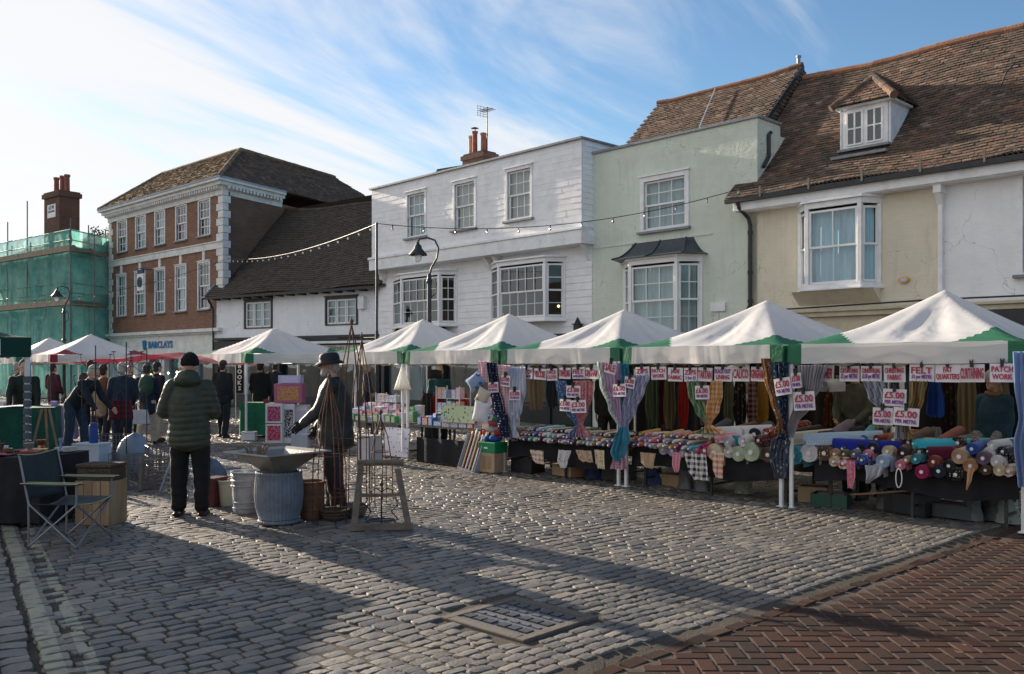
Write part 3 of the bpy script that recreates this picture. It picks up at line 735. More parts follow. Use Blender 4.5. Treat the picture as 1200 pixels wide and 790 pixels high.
    s = MB(); cx, cy = c[0], 1.6; s.box(cx - .5, cx + .5, cy - .3, cy + .3, Ztop - .3, ZC + .22); s.box(cx - .55, cx + .55, cy - .34, cy + .34, ZC + .22, ZC + .36); s.box(cx - .48, cx + .48, cy - .28, cy + .28, ZC + .36, ZC + .42)
    ch = s.build('chimney', BRICKC, t)
    POT = mat('terracotta', (.30, .10, .055), .8, .25, 6, .004, 40); POT2 = mat('buff_pot', (.42, .32, .27), .8, .25, 6, .004, 40)
    for k, (dx, dy, h, m_) in enumerate(((-.3, -.1, .62, POT2), (-.06, -.15, .72, POT), (.12, .12, .66, POT), (.32, -.12, .6, POT))):
        s = MB(); s.lathe([(.09, 0), (.1, .02), (.085, .08), (.08, h - .08), (.1, h - .06), (.1, h), (.07, h), (.06, h - .2)], (cx + dx, cy + dy, ZC + .4), 14); s.build('chimney_pot', m_, ch, smooth=False)
    s = MB(); s.lathe([(.13, .02), (.02, .06), (0, .065)], (cx - .06, cy - .15, ZC + 1.2), 10); s.tube([(cx - .06, cy - .15, ZC + 1.1), (cx - .06, cy - .15, ZC + 1.22)], .02, 6); s.build('cowl', IRON, ch)
    c2 = D.uv(507, 195, 1.6); s = MB(); s.lathe([(.07, 0), (.07, .18), (.1, .2), (.1, .24), (.06, .26), (.06, .36), (.09, .38), (0, .42)], (c2[0], 1.6, Ztop), 10); s.build('flue', mat('flue_grey', (.4, .4, .4), .6), t)
    # aerial on the chimney
    a = thing('television_aerial', 'thin grey television aerial on a mast above the red chimney pots', 'aerial', tuple(D.w(cx + .36, cy, Ztop + .4)), D.rot)
    s = MB(); s.tube([(0, 0, 0), (0, 0, 1.5)], .014, 6); s.build('mast', IRON, a); a.scale = (1.35, 1.35, 1.25)
    s = MB(); s.tube([(-.22, 0, 1.42), (.2, 0, 1.42)], .008, 5)
    for k in range(9): x = -.2 + .045 * k; s.tube([(x, -.14, 1.42), (x, .14, 1.42)], .005, 4); 
    for z in (1.3, 1.36, 1.48, 1.54): s.tube([(-.18, -.16, z), (-.18, .16, z)], .005, 4)
    for y in (-.14, -.05, .05, .14): s.tube([(-.18, y, 1.28), (-.18, y, 1.56)], .004, 4)
    s.build('antenna', IRON, a)
    return t
house_white()

# ================================================================ PALE GREEN HOUSE
W0 = D.w(0, .45)
E = Frame(W0.x, W0.y, (.690, -.724))
def house_green():
    t = thing('green_house', 'pale green rendered house with black-hooded bay window and red tiled roof behind its parapet', 'house', tuple(E.o), E.rot)
    g = render_mat('pale_green_render', (.64, .70, .61), .32, .45)
    uR = E.uv(887.5, 133)[0]; zt = 7.22
    zt = (E.uv(698, 180.5)[1] + E.uv(887, 133.2)[1]) / 2 - .05
    w1 = (E.uv(755, 240)[0], E.uv(803, 240)[0], E.uv(755, 270)[1], E.uv(755, 214)[1])
    bx = [E.uv(p, 340, o)[0] for p, o in ((733, .0), (739, -.45), (793, -.45), (822, 0))]
    zb0 = E.uv(790, 392, -.45)[1]; zb1 = E.uv(790, 309, -.45)[1]
    b = MB(); wall(b, .0, uR, 0, zt, [w1, (bx[0] + .05, bx[3] - .05, zb0, zb1)], 0, .25)
    b.box(uR - .25, uR, .25, 6.5, 0, zt - .25); b.box(uR - .25, uR, .25, 1.0, zt - .25, zt); b.box(0, .2, .25, 6.5, 3, zt - .3); b.box(.2, uR - .25, 6.3, 6.5, 0, zt - .3)
    b.build('wall', g, t)
    b = MB(); b.box(-.0, uR + .05, -.05, .3, zt, zt + .07); b.box(uR - .3, uR + .05, .3, 1.0, zt, zt + .07); b.build('coping', LEAD, t, bevel=.01)
    b = MB(); b.box(0, uR - 1.2, -.02, 0, 4.72, 4.76); b.build('string_course', g, t)
    sash(t, *w1, 0, 3, 4, curtain=NETC, casing=.12)
    w = bay(t, bx[0], bx[3], bx[1], bx[2], zb0, zb1, 0, .45, 3, 2, NETC)
    # flared lead hood
    b = MB(); z0 = zb1 + .22; h = .44
    def hood(a, c):
        k = (c ** .55); u0 = bx[0] - .2 + .42 * k; u1 = bx[3] + .2 - .42 * k; yy = -.66 + .6 * k
        # outline around three sides
        P = [(u0, 0), (u0 + .28 * (1 - k * .4), yy), (u1 - .28 * (1 - k * .4), yy), (u1, 0)]
        s = a * 3; i = min(2, int(s)); f = s - i
        return (P[i][0] + (P[i + 1][0] - P[i][0]) * f, P[i][1] + (P[i + 1][1] - P[i][1]) * f, z0 + h * c)
    b.grid(hood, 24, 8); b.add([hood(0, 1), hood(1 / 3, 1), hood(2 / 3, 1), hood(1, 1)], [(0, 1, 2, 3)]); b.add([hood(0, 0), hood(1 / 3, 0), hood(2 / 3, 0), hood(1, 0)], [(3, 2, 1, 0)])
    for q in (1 / 3, 2 / 3, .5): b.tube([Vector(hood(q, k / 8)) + Vector((0, -.01, .01)) for k in range(9)], .02, 6)
    b.build('lead_hood', mat('dark_lead', (.05, .06, .07), .38, .3, 9, .004, 30), t)
    b = MB(); b.box(E.uv(834, 360)[0], E.uv(851, 360)[0], -.06, 0, E.uv(840, 365)[1], E.uv(840, 355)[1]); b.tube([(E.uv(842, 365)[0], -.02, E.uv(842, 365)[1]), (E.uv(842, 365)[0], -.02, 2.0)], .012, 5); b.build('meter_box', WHITE2, t)
    # roof
    ur0 = E.uv(728, 165, 1.0)[0]
    z_e = zt - .35; yb = .7
    rd = 3.2
    ridR = E.uv(940, 76, rd); ridL = E.uv(757, 124, rd)
    zr = (ridR[1] + ridL[1]) / 2 - .04
    sl = math.atan2(zr - z_e, rd - yb); V = (0, math.cos(sl), math.sin(sl)); Lv = (rd - yb) / math.cos(sl)
    b = MB(); u0 = (ur0 + ridL[0]) / 2; ridL = (u0, ridL[1]); u1 = ridR[0]
    sagf = lambda a, c: -.05 * math.sin(math.pi * a / (u1 - u0)) - .015 * math.sin(a * 2.3)
    tiles(b, (u0, yb, z_e), (1, 0, 0), V, u1 - u0, Lv, lambda a, c: a > (c / Lv) * (ridL[0] - u0), sag=sagf)
    Vb = (0, -math.cos(sl), math.sin(sl))
    tiles(b, (u0, 2 * rd - yb, z_e), (1, 0, 0), Vb, u1 - u0, Lv, lambda a, c: a > (c / Lv) * (ridL[0] - u0), tw=.3, gauge=.25)
    b.build('roof', TILE_RED, t)
    b = MB(); ridge(b, (ridL[0], rd, zr + .02), (u1, rd, zr + .02), .07, .34, lambda q: sagf(q * (u1 - ridL[0]), 0)); b.build('ridge_tiles', TILE_RIDGE, t)
    b = MB(); b.prism([(u0 + .02, yb, z_e - .15), (u0 + .02, 2 * rd - yb, z_e - .1), (u0 + .02, rd, zr - .02)], (.1, 0, 0)); b.prism([(u1 - .06, yb - .15, z_e - .15), (u1 - .06, 2 * rd - yb, z_e - .1), (u1 - .06, rd, zr - .02)], (.05, 0, 0)); b.build('gable_wall', BRICKC, t)
    b = MB()   # tile-hung gable
    for k in range(40):
        z = z_e - .1 + k * .1; f = (z - z_e) / (zr - z_e)
        if f > .97: break
        y0 = yb + f * (rd - yb); y1 = 2 * rd - yb - f * (rd - yb); y = y0
        while y < y1:
            y2 = min(y1, y + .17); b.add([(u1 + .02, y + .003, z), (u1 + .02, y2 - .003, z + ru(-.004, .004)), (u1 - .005, y2 - .003, z + .11), (u1 - .005, y + .003, z + .11), (u1 - .01, y, z), (u1 - .01, y2, z)], [(0, 1, 2, 3), (4, 5, 1, 0)], 0, rnd()); y = y2
    b.build('gable_tiles', TILE_RED, t)
    b = MB(); b.bar((u1 + .03, yb - .1, z_e - .1), (u1 + .03, rd, zr), .05, .09); b.build('bargeboard', IRON, t)
    b = MB(); b.tube([(u1 - .1, rd, zr), (u1 - .1, rd, zr + .25)], .05, 8); b.lathe([(.07, .25), (.07, .29), (0, .3)], (u1 - .1, rd, zr), 8); b.build('roof_vent', LEAD, t)
    b = MB(); p = E.uv(839, 106, rd * .8); b.tube([(E.uv(838, 108, 2.9)[0], 2.9, zr - .1), (E.uv(815, 150, 1.0)[0], .85, z_e + .3)], .018, 6); b.build('roof_cable', WHITE, t)
    # black downpipe down the return and front
    b = MB(); pts = [(uR + .05, .5, zt - .25), (uR + .05, .42, zt - .32), (uR + .05, .42, zt - .8), (uR + .07, .15, zt - 1.1)]; b.tube(pts, .045, 8); b.build('overflow_pipe', IRON, t)
house_green()

# ================================================================ CREAM HOUSE WITH THE GREAT TILED ROOF
def house_cream():
    u_l = E.uv(875, 300)[0]
    o = E.w(u_l, 0); G = Frame(o.x, o.y, (.690, -.724)); globals()['G'] = G
    t = thing('cream_house', 'cream and white rendered house with a big mossy tiled roof, small dormer and first-floor bay', 'house', tuple(G.o), G.rot)
    cr = render_mat('cream_render', (.70, .65, .52), .42, .2); wh = render_mat('white_render', (.82, .83, .84), .15, .1)
    ze = G.uv(990, 216, -.3)[1]; uE = 9.5
    usp = G.uv(1101, 300)[0]; uw = G.uv(1192, 300)[0]
    bx = [G.uv(p, 280, o_)[0] for p, o_ in ((938, 0), (946, -.34), (1008, -.34), (1031, 0))]
    zb0 = G.uv(960, 333, -.34)[1]; zb1 = G.uv(960, 247, -.34)[1]
    b = MB(); wall(b, 0.02, usp, 0, ze, [(bx[0] + .05, bx[3] - .05, zb0, zb1), (.6, 4.2, .5, 2.05)], 0, .25); b.build('cream_wall', cr, t)
    b = MB(); wall(b, usp + .09, uE, 0, ze, [(uw + .1, uw + 1.0, G.uv(1192, 320)[1], ze - .3), (usp + .4, usp + 3, .5, 2.05)], 0, .25); b.build('white_wall', wh, t)
    b = MB(); b.box(usp, usp + .09, -.1, .2, 0, ze - .3); b.box(usp - .03, usp + .12, -.26, .0, ze - .42, ze - .2); b.prism([(usp - .02, -.02, ze - .75), (usp - .02, -.24, ze - .42), (usp - .02, -.02, ze - .42)], (.12, 0, 0)); b.build('pilaster', WHITE, t, bevel=.01)
    b = MB(); b.box(-.12, uE, -.28, .0, ze - .26, ze - .02); b.box(-.15, uE, -.33, -.28, ze - .24, ze - .0); b.build('eaves_board', WHITE, t, bevel=.008)
    b = MB(); b.box(-.3, uE, -.45, -.34, ze - .06, ze + .04); b.build('gutter', IRON, t)
    b = MB()
    for k in range(int(uE / .09)): b.tube([(-.25 + .09 * k, -.45, ze + .05), (-.16 + .09 * k, -.47, ze + .16)], .004, 3); b.tube([(-.16 + .09 * k, -.45, ze + .05), (-.25 + .09 * k, -.47, ze + .16)], .004, 3)
    b.tube([(-.25, -.47, ze + .16), (uE, -.47, ze + .16)], .006, 4)
    for k in range(8): b.box(.6 + k * 1.15, .64 + k * 1.15, -.48, -.45, ze - .02, ze + .22)
    b.build('gutter_guard', mat('guard_wire', (.2, .18, .15), .6), t)
    b = MB(); b.tube([(.0, -.38, ze - .03), (.0, -.36, ze - .15), (.12, -.12, ze - .4), (.14, -.08, ze - .55), (.14, -.08, 3.0), (.0, -.08, 2.75), (-.04, -.08, 2.4), (-.04, -.08, .1)], .045, 8)
    for z in (4.6, 3.7, 3.05): b.tube([(.14, -.08, z), (.14, -.08, z + .08)], .06, 8)
    b.build('downpipe', IRON, t)
    bay(t, bx[0], bx[3], bx[1], bx[2], zb0, zb1, 0, .34, 2, 1, BLUEC, rows=(2, 2), mats=WHITE)
    b = MB(); b.prism([(bx[0] - .02, 0, zb0 - .42), (bx[0] - .02, -.36, zb0 - .14), (bx[0] - .02, 0, zb0 - .14)], (bx[3] - bx[0] + .04, 0, 0)); b.build('bay_apron', cr, t)
    sash(t, uw + .1, uw + 1.0, G.uv(1192, 320)[1], ze - .3, 0, 1, 2, curtain=BLUEC, casing=.1)
    # shop cornice and fascia
    zc = G.uv(1000, 370, -.1)[1]
    b = MB(); b.box(.25, uE, -.22, .0, zc + .10, zc + .16); b.box(.28, uE, -.16, .0, zc, zc + .10); b.box(.3, usp, -.06, 0, zc - .55, zc); b.build('shop_cornice', mat('cream_joinery', (.5, .45, .33), .6, .15, 4, .004, 30), t, bevel=.01)
    b = MB(); b.tube([(.25, -.2, zc + .19), (1.5, -.2, zc + .2), (usp, -.2, zc + .24), (uE, -.2, zc + .2)], .018, 5); b.build('cable', IRON, t)
    b = MB(); b.box(usp + .1, uE, -.3, .0, zc - .3, zc - .02); b.build('shop_blind_box', BLACK, t)
    for (a, c) in ((.6, 4.2), (usp + .4, usp + 3)):
        b = MB(); b.box(a, c, .05, .07, .5, 2.05); sh = b.build('shop_window', GLASS, t); b = MB()
        for k in range(5): x = a + (c - a) * k / 4; b.box(x - .035, x + .035, .02, .1, .5, 2.05)
        b.box(a, c, .02, .1, .44, .5); b.build('shop_window_frame', WHITE, sh)
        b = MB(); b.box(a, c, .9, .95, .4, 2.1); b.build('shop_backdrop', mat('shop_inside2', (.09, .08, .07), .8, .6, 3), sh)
    # alarm box
    p = G.uv(1060, 328); s = MB(); hx = [(p[0] + .1 * math.cos(R(a)) * (1 if i % 3 else 1.15), p[1] + .08 * math.sin(R(a))) for i, a in enumerate((0, 55, 125, 180, 235, 305))]
    s.prism([(x, -.07, z) for x, z in hx], (0, .07, 0)); al = s.build('alarm_box', mat('alarm_yellow', (.65, .38, .1), .5), t, bevel=.01)
    s = MB(); s.box(p[0] - .055, p[0] + .055, -.075, -.069, p[1] - .03, p[1] + .035); s.build('alarm_sticker', mat('sticker_blue', (.35, .5, .8), .5), al)
    # roof: eave, ridge
    pr = G.uv(949, 93, 3.1); pr2 = G.uv(1200, 33, 3.1)
    zr = (pr[1] + pr2[1]) / 2; y0 = -.42; yd = 3.1; u0 = -.3; sl = math.atan2(zr - ze, yd - y0); V = Vector((0, math.cos(sl), math.sin(sl))); Lv = (yd - y0) / math.cos(sl)
    sagf = lambda a, c: -.05 * math.sin(a * .55) * (c / Lv) - .03 * math.sin(a * 1.7 + c) - .10 * math.sin(math.pi * min(1, c / Lv)) * .8
    b = MB(); b.quad((u0, y0, ze - .02), (uE, y0, ze - .02), (uE, yd, zr - .16), (u0, yd, zr - .16)); b.quad((u0, 2 * yd - y0, ze), (uE, 2 * yd - y0, ze), (uE, yd, zr - .12), (u0, yd, zr - .12)); b.build('roof_deck', DARK, t)
    b = MB(); tiles(b, (u0, y0, ze + .06), (1, 0, 0), V, uE - u0, Lv, None, sag=sagf)
    rf = b.build('roof', TILE_RED, t)
    b = MB(); ridge(b, (u0 + .05, yd, zr + .04), (uE, yd, zr + .04), .10, .36, lambda q: sagf(q * (uE - u0), Lv)); b.build('ridge_tiles', TILE_RIDGE, t)
    b = MB(); b.prism([(u0 + .1, 0, ze), (u0 + .1, 2 * yd, ze), (u0 + .1, yd, zr - .15)], (.1, 0, 0)); b.box(0.02, .2, .25, 6.4, 0, ze); b.build('end_wall', cr, t)
    # dormer
    du0 = G.uv(985, 180, .45)[0]; du1 = G.uv(1041, 160, .45)[0]
    zd0 = G.uv(985, 178, .45)[1]; zd1 = G.uv(985, 132, .45)[1]; yf = .45
    # the dormer front stands where the roof plane reaches its sill
    yf = y0 + (zd0 - ze) / math.tan(sl) - .05
    du0 = G.uv(986, 180, yf)[0]; du1 = G.uv(1042, 165, yf)[0]; zd0 = G.uv(986, 181, yf)[1]; zd1 = G.uv(986, 130, yf)[1]
    d = MB(); d.box(du0, du1, yf, yf + .06, zd0 - .05, zd1)
    for u in (du0, du1): d.prism([(u - .03, yf, zd0 - .05), (u - .03, yf, zd1), (u - .03, yf + (zd1 - zd0) / math.tan(sl), zd1)], (.06, 0, 0))
    dm = d.build('dormer', WHITE, t)
    um = (du0 + du1) / 2
    for (a, c) in ((du0 + .14, um - .05), (um + .05, du1 - .14)):
        s = MB(); s.box(a, c, yf - .012, yf - .004, zd0 + .17, zd1 - .1); s.build('dormer_pane', mat('dormer_glass', (.06, .08, .09), .08, .1, 3, spec=.8), dm)
        s = MB(); 
        for x in (a, c, (a + c) / 2): s.box(x - .018, x + .018, yf - .03, yf, zd0 + .15, zd1 - .08)
        for z in (zd0 + .16, zd1 - .09, (zd0 + zd1) / 2 + .03): s.box(a, c, yf - .027, yf - .001, z - .016, z + .016)
        s.build('dormer_frame', WHITE2, dm)
    s = MB(); s.box(du0 - .04, du1 + .04, yf - .12, yf, zd0 + .02, zd0 + .07); s.box(du0 - .1, du1 + .06, yf - .3, yf + .02, zd0 - .16, zd0 - .1); s.build('dormer_sill', LEAD, dm)
    s = MB(); s.box(du0 - .1, du1 + .12, yf - .1, yf + .9, zd1, zd1 + .05); s.build('dormer_soffit', WHITE, dm)
    # hipped dormer roof running back into the slope
    zk = zd1 + .05; hp = .75; ua, ub = du0 - .16, du1 + .18; ya = yf - .18; hw = (ub - ua) / 2; top = zk + hp * .88
    yk = ya + hw * .9
    s = MB()
    Vf = Vector((0, yk - ya, top - zk)).normalized(); Lf = math.hypot(yk - ya, top - zk)
    tiles(s, (ua, ya, zk), (1, 0, 0), Vf, ub - ua, Lf, lambda a, c: (a / (ub - ua) > .5 * c / Lf) and (1 - a / (ub - ua) > .5 * c / Lf))
    yend = y0 + (top - ze) / math.tan(sl) + .2
    for sg, ue in ((1, ub), (-1, ua)):
        Vs = Vector((-sg * hw, 0, top - zk)).normalized(); Ls = math.hypot(hw, top - zk)
        yb_ = y0 + (zk - ze) / math.tan(sl)
        ln = yend - ya
        tiles(s, (ue, ya, zk), (0, 1, 0), Vs, ln, Ls, lambda a, c: a > (c / Ls) * (yk - ya) and (ya + a) < (yb_ + .15 + (yend - yb_) * c / Ls))
    s.build('dormer_roof', TILE_RED, dm)
    s = MB(); rg = TILE_RIDGE
    ridge(s, (um, yk, top + .02), (um, yend, top + .02), .08, .28); ridge(s, (ua, ya, zk), (um, yk, top), .065, .22); ridge(s, (ub, ya, zk), (um, yk, top), .085, .2); s.build('dormer_hip_tiles', TILE_RED, dm)
    b = MB(); pf = G.uv(1180, 140, 1.6); b.tube([G.o * 0 + Vector((pf[0] - .1, 1.3, zr - 1.9)), Vector((pf[0], 1.55, zr - 1.35)), Vector((pf[0] + .05, 1.9, zr - 1.1))], .015, 5); b.build('hanging_cable', IRON, t)
house_cream()

# ================================================================ LOW COTTAGE WITH THE DARK ROOF
Cl = Vector((-12.0, 36.2)); Cr = Vector((-4.55, 31.05))
C_ = Frame(Cl.x, Cl.y, Cr - Cl)
def cottage():
    L = (Cr - Cl).length; t = thing('low_cottage', 'low white cottage with steep dark tiled roof and black-framed windows over a shoe repair shop', 'house', tuple(C_.o), C_.rot)
    ze = C_.uv(350, 341)[1]; wh = render_mat('cottage_white', (.82, .84, .86), .25, .05)
    W = []
    for (x0, x1, y0, y1) in ((287, 319, 351, 385), (382, 419, 347.5, 381)):
        a = C_.uv(x0, y0); c = C_.uv(x1, y1); W.append((a[0] + .06, c[0] - .06, c[1] + .05, a[1] - .12))
    b = MB(); wall(b, .1, L, 2.7, ze, W, 0, .25); b.box(L - .2, L, .25, 6.5, 0, ze); b.box(.1, .3, .25, 6.5, 0, ze); b.build('wall', wh, t)
    for w in W:
        x = sash(t, *w, 0, 1, 1, split=False, mats=BLACK, casing=.09, curtain=NETC, sill=False)
        s = MB(); n = 3
        for i in range(n):
            a = w[0] + (w[1] - w[0]) * i / n; c = w[0] + (w[1] - w[0]) * (i + 1) / n
            for (p, q) in ((a + .015, a + .06), (c - .06, c - .015)): s.box(p, q, .0, .05, w[2] + .02, w[3] - .02)
            s.box(a + .06, c - .06, .0, .05, w[2] + .02, w[2] + .07); s.box(a + .06, c - .06, .0, .05, w[3] - .07, w[3] - .02)
            for k in (1, 2): z = w[2] + (w[3] - w[2]) * k / 3; s.box(a + .06, c - .06, .01, .04, z - .012, z + .012)
        s.build('casement', WHITE2, x)
    b = MB(); b.box(.1, L, -.18, .05, 2.62, 2.72); b.box(.1, L, -.12, .05, 2.2, 2.6); 
    for u in (.1, 3.4, 3.75, L - .2): b.box(u, u + .22, -.1, .05, 0, 2.2)
    b.box(.1, L, -.06, .05, 0, .5); b.build('shopfront', BLACK, t, bevel=.008)
    b = MB(); b.box(3.6, L - .1, -.36, -.121, 2.42, 2.5); b.build('shop_canopy', WHITE, t)
    sgn = MB(); u0 = C_.uv(351, 405)[0]; u1 = C_.uv(424, 405)[0]; z0 = 1.94; z1 = 2.36
    sgn.box(u0, L - .15, -.16, -.12, z0, z1); sb = sgn.build('shop_sign', mat('sign_cream', (.62, .6, .5), .6), t)
    s = MB(); s.box(u0 + .03, u0 + .45, -.166, -.16, z0 + .03, z1 - .03); s.build('dark_panel', BLACK, sb)
    s = MB(); text_mb(s, "TREY'S SHOE REPAIRS", .14, face_mat((u0 + 1.55, -.163, z1 - .12)), width=1.9); s.build('lettering', mat('sign_green', (.02, .06, .04), .5), sb)
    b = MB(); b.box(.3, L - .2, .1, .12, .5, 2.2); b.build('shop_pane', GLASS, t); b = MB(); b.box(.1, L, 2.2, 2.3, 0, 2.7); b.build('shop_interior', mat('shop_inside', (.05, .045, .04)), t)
    # roof
    yd = 3.72; y0 = -.35; A = C_.uv(336, 246, yd); zr = A[1]; e0 = ze - .02
    sl = math.atan2(zr - e0, yd - y0); V = Vector((0, math.cos(sl), math.sin(sl))); Lv = (yd - y0) / math.cos(sl)
    sg = lambda a, c: (-.25 * math.sin(math.pi * max(0, min(1, a / L))) * max(0, c / Lv) ** 1.5 + .45 * max(0, (a - L * .55) / (L * .45)) ** 1.5 * (c / Lv)) - .04 * math.sin(a * 1.3 + c)
    b = MB(); U0 = -.15; tiles(b, (U0, y0, e0), (1, 0, 0), V, L + .5, Lv, None, tw=.19, gauge=.13, lift=.03, sag=sg)
    b.build('roof', TILE_DARK, t)
    b = MB(); b.quad((U0, 2 * yd - y0, e0), (L + .5, 2 * yd - y0, e0), (L + .5, yd, zr + .2), (U0, yd, zr)); b.quad((U0, y0, e0 - .06), (L + .5, y0, e0 - .06), (L + .5, yd, zr - .1), (U0, yd, zr - .3)); b.build('roof_deck', TILE_DARK, t)
    b = MB(); ridge(b, (U0, yd, zr), (L + .4, yd, zr), .09, .34, lambda q: sg(q * L, Lv)); b.build('ridge_tiles', TILE_DARK, t)
    b = MB(); b.bar((U0 - .02, y0, e0), (U0 - .02, yd, zr), .06, .12); b.build('verge', LEAD, t)
    b = MB(); b.prism([(L - .6, 3.0, zr - .5), (L - .6, 4.6, zr - .5), (L - .6, 3.8, zr + .75)], (1.6, 0, 0)); b.build('rear_gable', TILE_DARK, t)
    b = MB(); b.box(U0, L + .2, y0 - .1, y0 + .0, e0 - .12, e0 - .03)
    for k in range(14): b.box(.3 + k * .62, .38 + k * .62, y0, 0, e0 - .16, e0 - .08)
    b.tube([(.05, y0 - .02, e0 - .1), (.02, -.1, e0 - .5), (.02, -.08, .2)], .045, 6); b.build('gutter', IRON, t)
    p = C_.uv(426, 355); b = MB(); b.box(p[0] - .14, p[0] + .14, -.16, 0, p[1] - .22, p[1] + .22); b.build('wall_cabinet', WHITE, t, bevel=.01)
cottage()

# ================================================================ BRICK BANK
def bank():
    K = Vector((-11.6, 36.0)); B_ = Frame(K.x, K.y, (.731, -.682)); globals()['B_'] = B_
    ds = Vector((.456, .89)); dl = B_.x * -1
    # side direction in local coordinates
    sx = ds.x * B_.x.x + ds.y * B_.x.y; sy = ds.x * B_.y.x + ds.y * B_.y.y
    t = thing('brick_bank', 'tall brown brick bank with white sash windows, white quoins and a hipped mossy roof', 'bank', tuple(B_.o), B_.rot)
    uL = B_.uv(129, 300)[0]; zc0 = B_.uv(262, 223)[1] ; zc1 = 9.05
    up = []; lo = []
    for x0, x1 in ((138, 149), (159.5, 171), (182, 193.5), (206.5, 219), (233, 246.5)): up.append((B_.uv(x0, 260)[0], B_.uv(x1, 260)[0]))
    for x0, x1 in ((137.5, 148), (158.5, 170.5), (182, 193.5), (206, 218.5), (232.5, 246)): lo.append((B_.uv(x0, 340)[0], B_.uv(x1, 340)[0]))
    zu0, zu1 = B_.uv(240, 277)[1], B_.uv(240, 235)[1]; zl0, zl1 = B_.uv(240, 363)[1], B_.uv(240, 308)[1]
    holes = [(a + .04, c - .04, zu0 + .05, zu1) for a, c in up] + [(a + .04, c - .04, zl0 + .05, zl1) for a, c in lo]
    zf = B_.uv(255, 388)[1]
    b = MB(); wall(b, uL, 0, zf, zc1 - .4, holes, 0, .3); b.build('front_wall', BRICKG, t)
    b = MB(); P = [(0, .0), (-.3, .3), (-.3 + sx * 9, .3 + sy * 9), (sx * 9, sy * 9)]
    b.prism([(p[0], p[1], 0) for p in P], (0, 0, zc1 - .4)); b.prism([(uL, .3, 0), (uL + .3, .3, 0), (uL + .3 + sx * 9, 9, 0), (uL + sx * 9, 9, 0)], (0, 0, zc1 - .4)); b.build('side_wall', BRICKD, t)
    for h in holes: sash(t, *h, .0, 3, 4, casing=.07, curtain=NETC if rnd() < .7 else None, depth=.1, bar=.03)
    # belt, window keystones, quoins
    zb = B_.uv(255, 288)[1]
    wh = mat('stone_white', (.7, .7, .68), .6, .12, 3, .006, 30, dirt=.35)
    b = MB(); b.box(uL - .05, .05, -.07, 0, zb - .13, zb + .13); b.box(uL - .08, .08, -.11, -.0, zb + .13, zb + .18); b.build('belt_course', wh, t, bevel=.008)
    b = MB()
    for a, c in lo: m_ = (a + c) / 2; b.box(m_ - .1, m_ + .1, -.04, 0, zl1 + .12, zb - .13)
    b.build('keystone', wh, t)
    b = MB(); b2 = MB(); k = 0; z = zf + .05
    while z < zc1 - .45:
        w = .48 if k % 2 == 0 else .34; h = .3
        b.box(-w, .03, -.05, 0, z, z + h - .015)
        b.box(.0305, .06, -.05, .30 if k % 2 else .20, z, z + h - .015)
        b2.box(uL - .05, uL + (w - .1), -.05, 0, z, z + h - .015); z += h; k += 1
    b.build('quoins', wh, t, bevel=.012); b2.build('quoins', wh, t, bevel=.012)
    # cornice with dentils
    def ring(mb, o_, z0, z1):
        Pq = [(uL - o_, -o_), (o_, -o_), (o_ + sx * 3.4, o_ * 0 + sy * 3.4), (sx * 3.4 - .2, sy * 3.4), (-.2, .1), (uL - o_, .1)]
        mb.prism([(p[0], p[1], z0) for p in Pq], (0, 0, z1 - z0))
    b = MB(); ring(b, .08, zc1 - .55, zc1 - .35); ring(b, .3, zc1 - .2, zc1 - .06); ring(b, .42, zc1 - .06, zc1 + .05); ring(b, .12, zc1 - .35, zc1 - .2)
    x = uL
    while x < .1: b.box(x, x + .09, -.28, -.1, zc1 - .33, zc1 - .2); x += .2
    y = .1
    while y < 3.2: b.box(.1 + sx * y, .3 + sx * y, y * sy, y * sy + .09, zc1 - .33, zc1 - .2); y += .2
    b.build('cornice', wh, t, bevel=.006)
    b = MB(); ring(b, .45, zc1 + .05, zc1 + .11); b.build('cornice_lead', mat('lead_blue', (.3, .36, .42), .5), t)
    # roof from measured corners
    def q(a, c, z): return Vector((-a + sx * c, sy * c, z))
    zr = 11.6; ze = zc1 + .1; PK = q(3.43, 3.43, zr); RL = q(11.2, 3.43, zr); BK = q(3.43, 10.3, zr)
    e = .38; C0 = Vector((e, -e, ze)); CL = Vector((uL - e, -e, ze)); CB = q(0, 13, ze) + Vector((e, 0, 0)); CLB = q(-uL + e, 7, ze)
    def slope(mb, a, b2, c, d=None):
        """tile a face whose eave is a->b2 and whose top is d->c"""
        a = Vector(a); b2 = Vector(b2); c = Vector(c); d = Vector(d) if d is not None else c
        U = (b2 - a).normalized(); N = U.cross(c - a).normalized(); V = N.cross(U).normalized()
        if V.z < 0: V = -V
        poly = [((p - a).dot(U), (p - a).dot(V)) for p in (a, b2, c, d)]
        Lv = max(p[1] for p in poly)
        def ins(x, y):
            cnt = False; n = 4
            for i in range(n):
                x1, y1 = poly[i]; x2, y2 = poly[(i + 1) % n]
                if (y1 > y) != (y2 > y) and x < (x2 - x1) * (y - y1) / (y2 - y1 + 1e-9) + x1: cnt = not cnt
            return cnt
        mn = min(p[0] for p in poly); mx = max(p[0] for p in poly)
        tiles(mb, a + U * mn, U, V, mx - mn, Lv, lambda x, y: ins(x + mn, y), tw=.2, gauge=.15, lift=.03)
    b = MB(); slope(b, CL, C0, PK, RL); rf = b.build('front_roof', TILE_BRN, t)
    b = MB(); slope(b, C0, CB, BK, PK); b.build('side_roof', TILE_RED, t)
    b = MB(); b.add([CL, C0, PK, RL, CB, BK, CLB], [(0, 1, 2, 3), (1, 4, 5, 2), (0, 3, 6), (3, 2, 5, 6), (6, 5, 4)]); o = b.build('roof_deck', TILE_DARK, t); o.location = (0, 0, -.05)
    b = MB(); ridge(b, RL, PK, .1, .4); ridge(b, PK, BK, .1, .4); ridge(b, C0, PK, .1, .35); ridge(b, CL, RL, .1, .35); b.build('ridge_tiles', TILE_BRN, t)
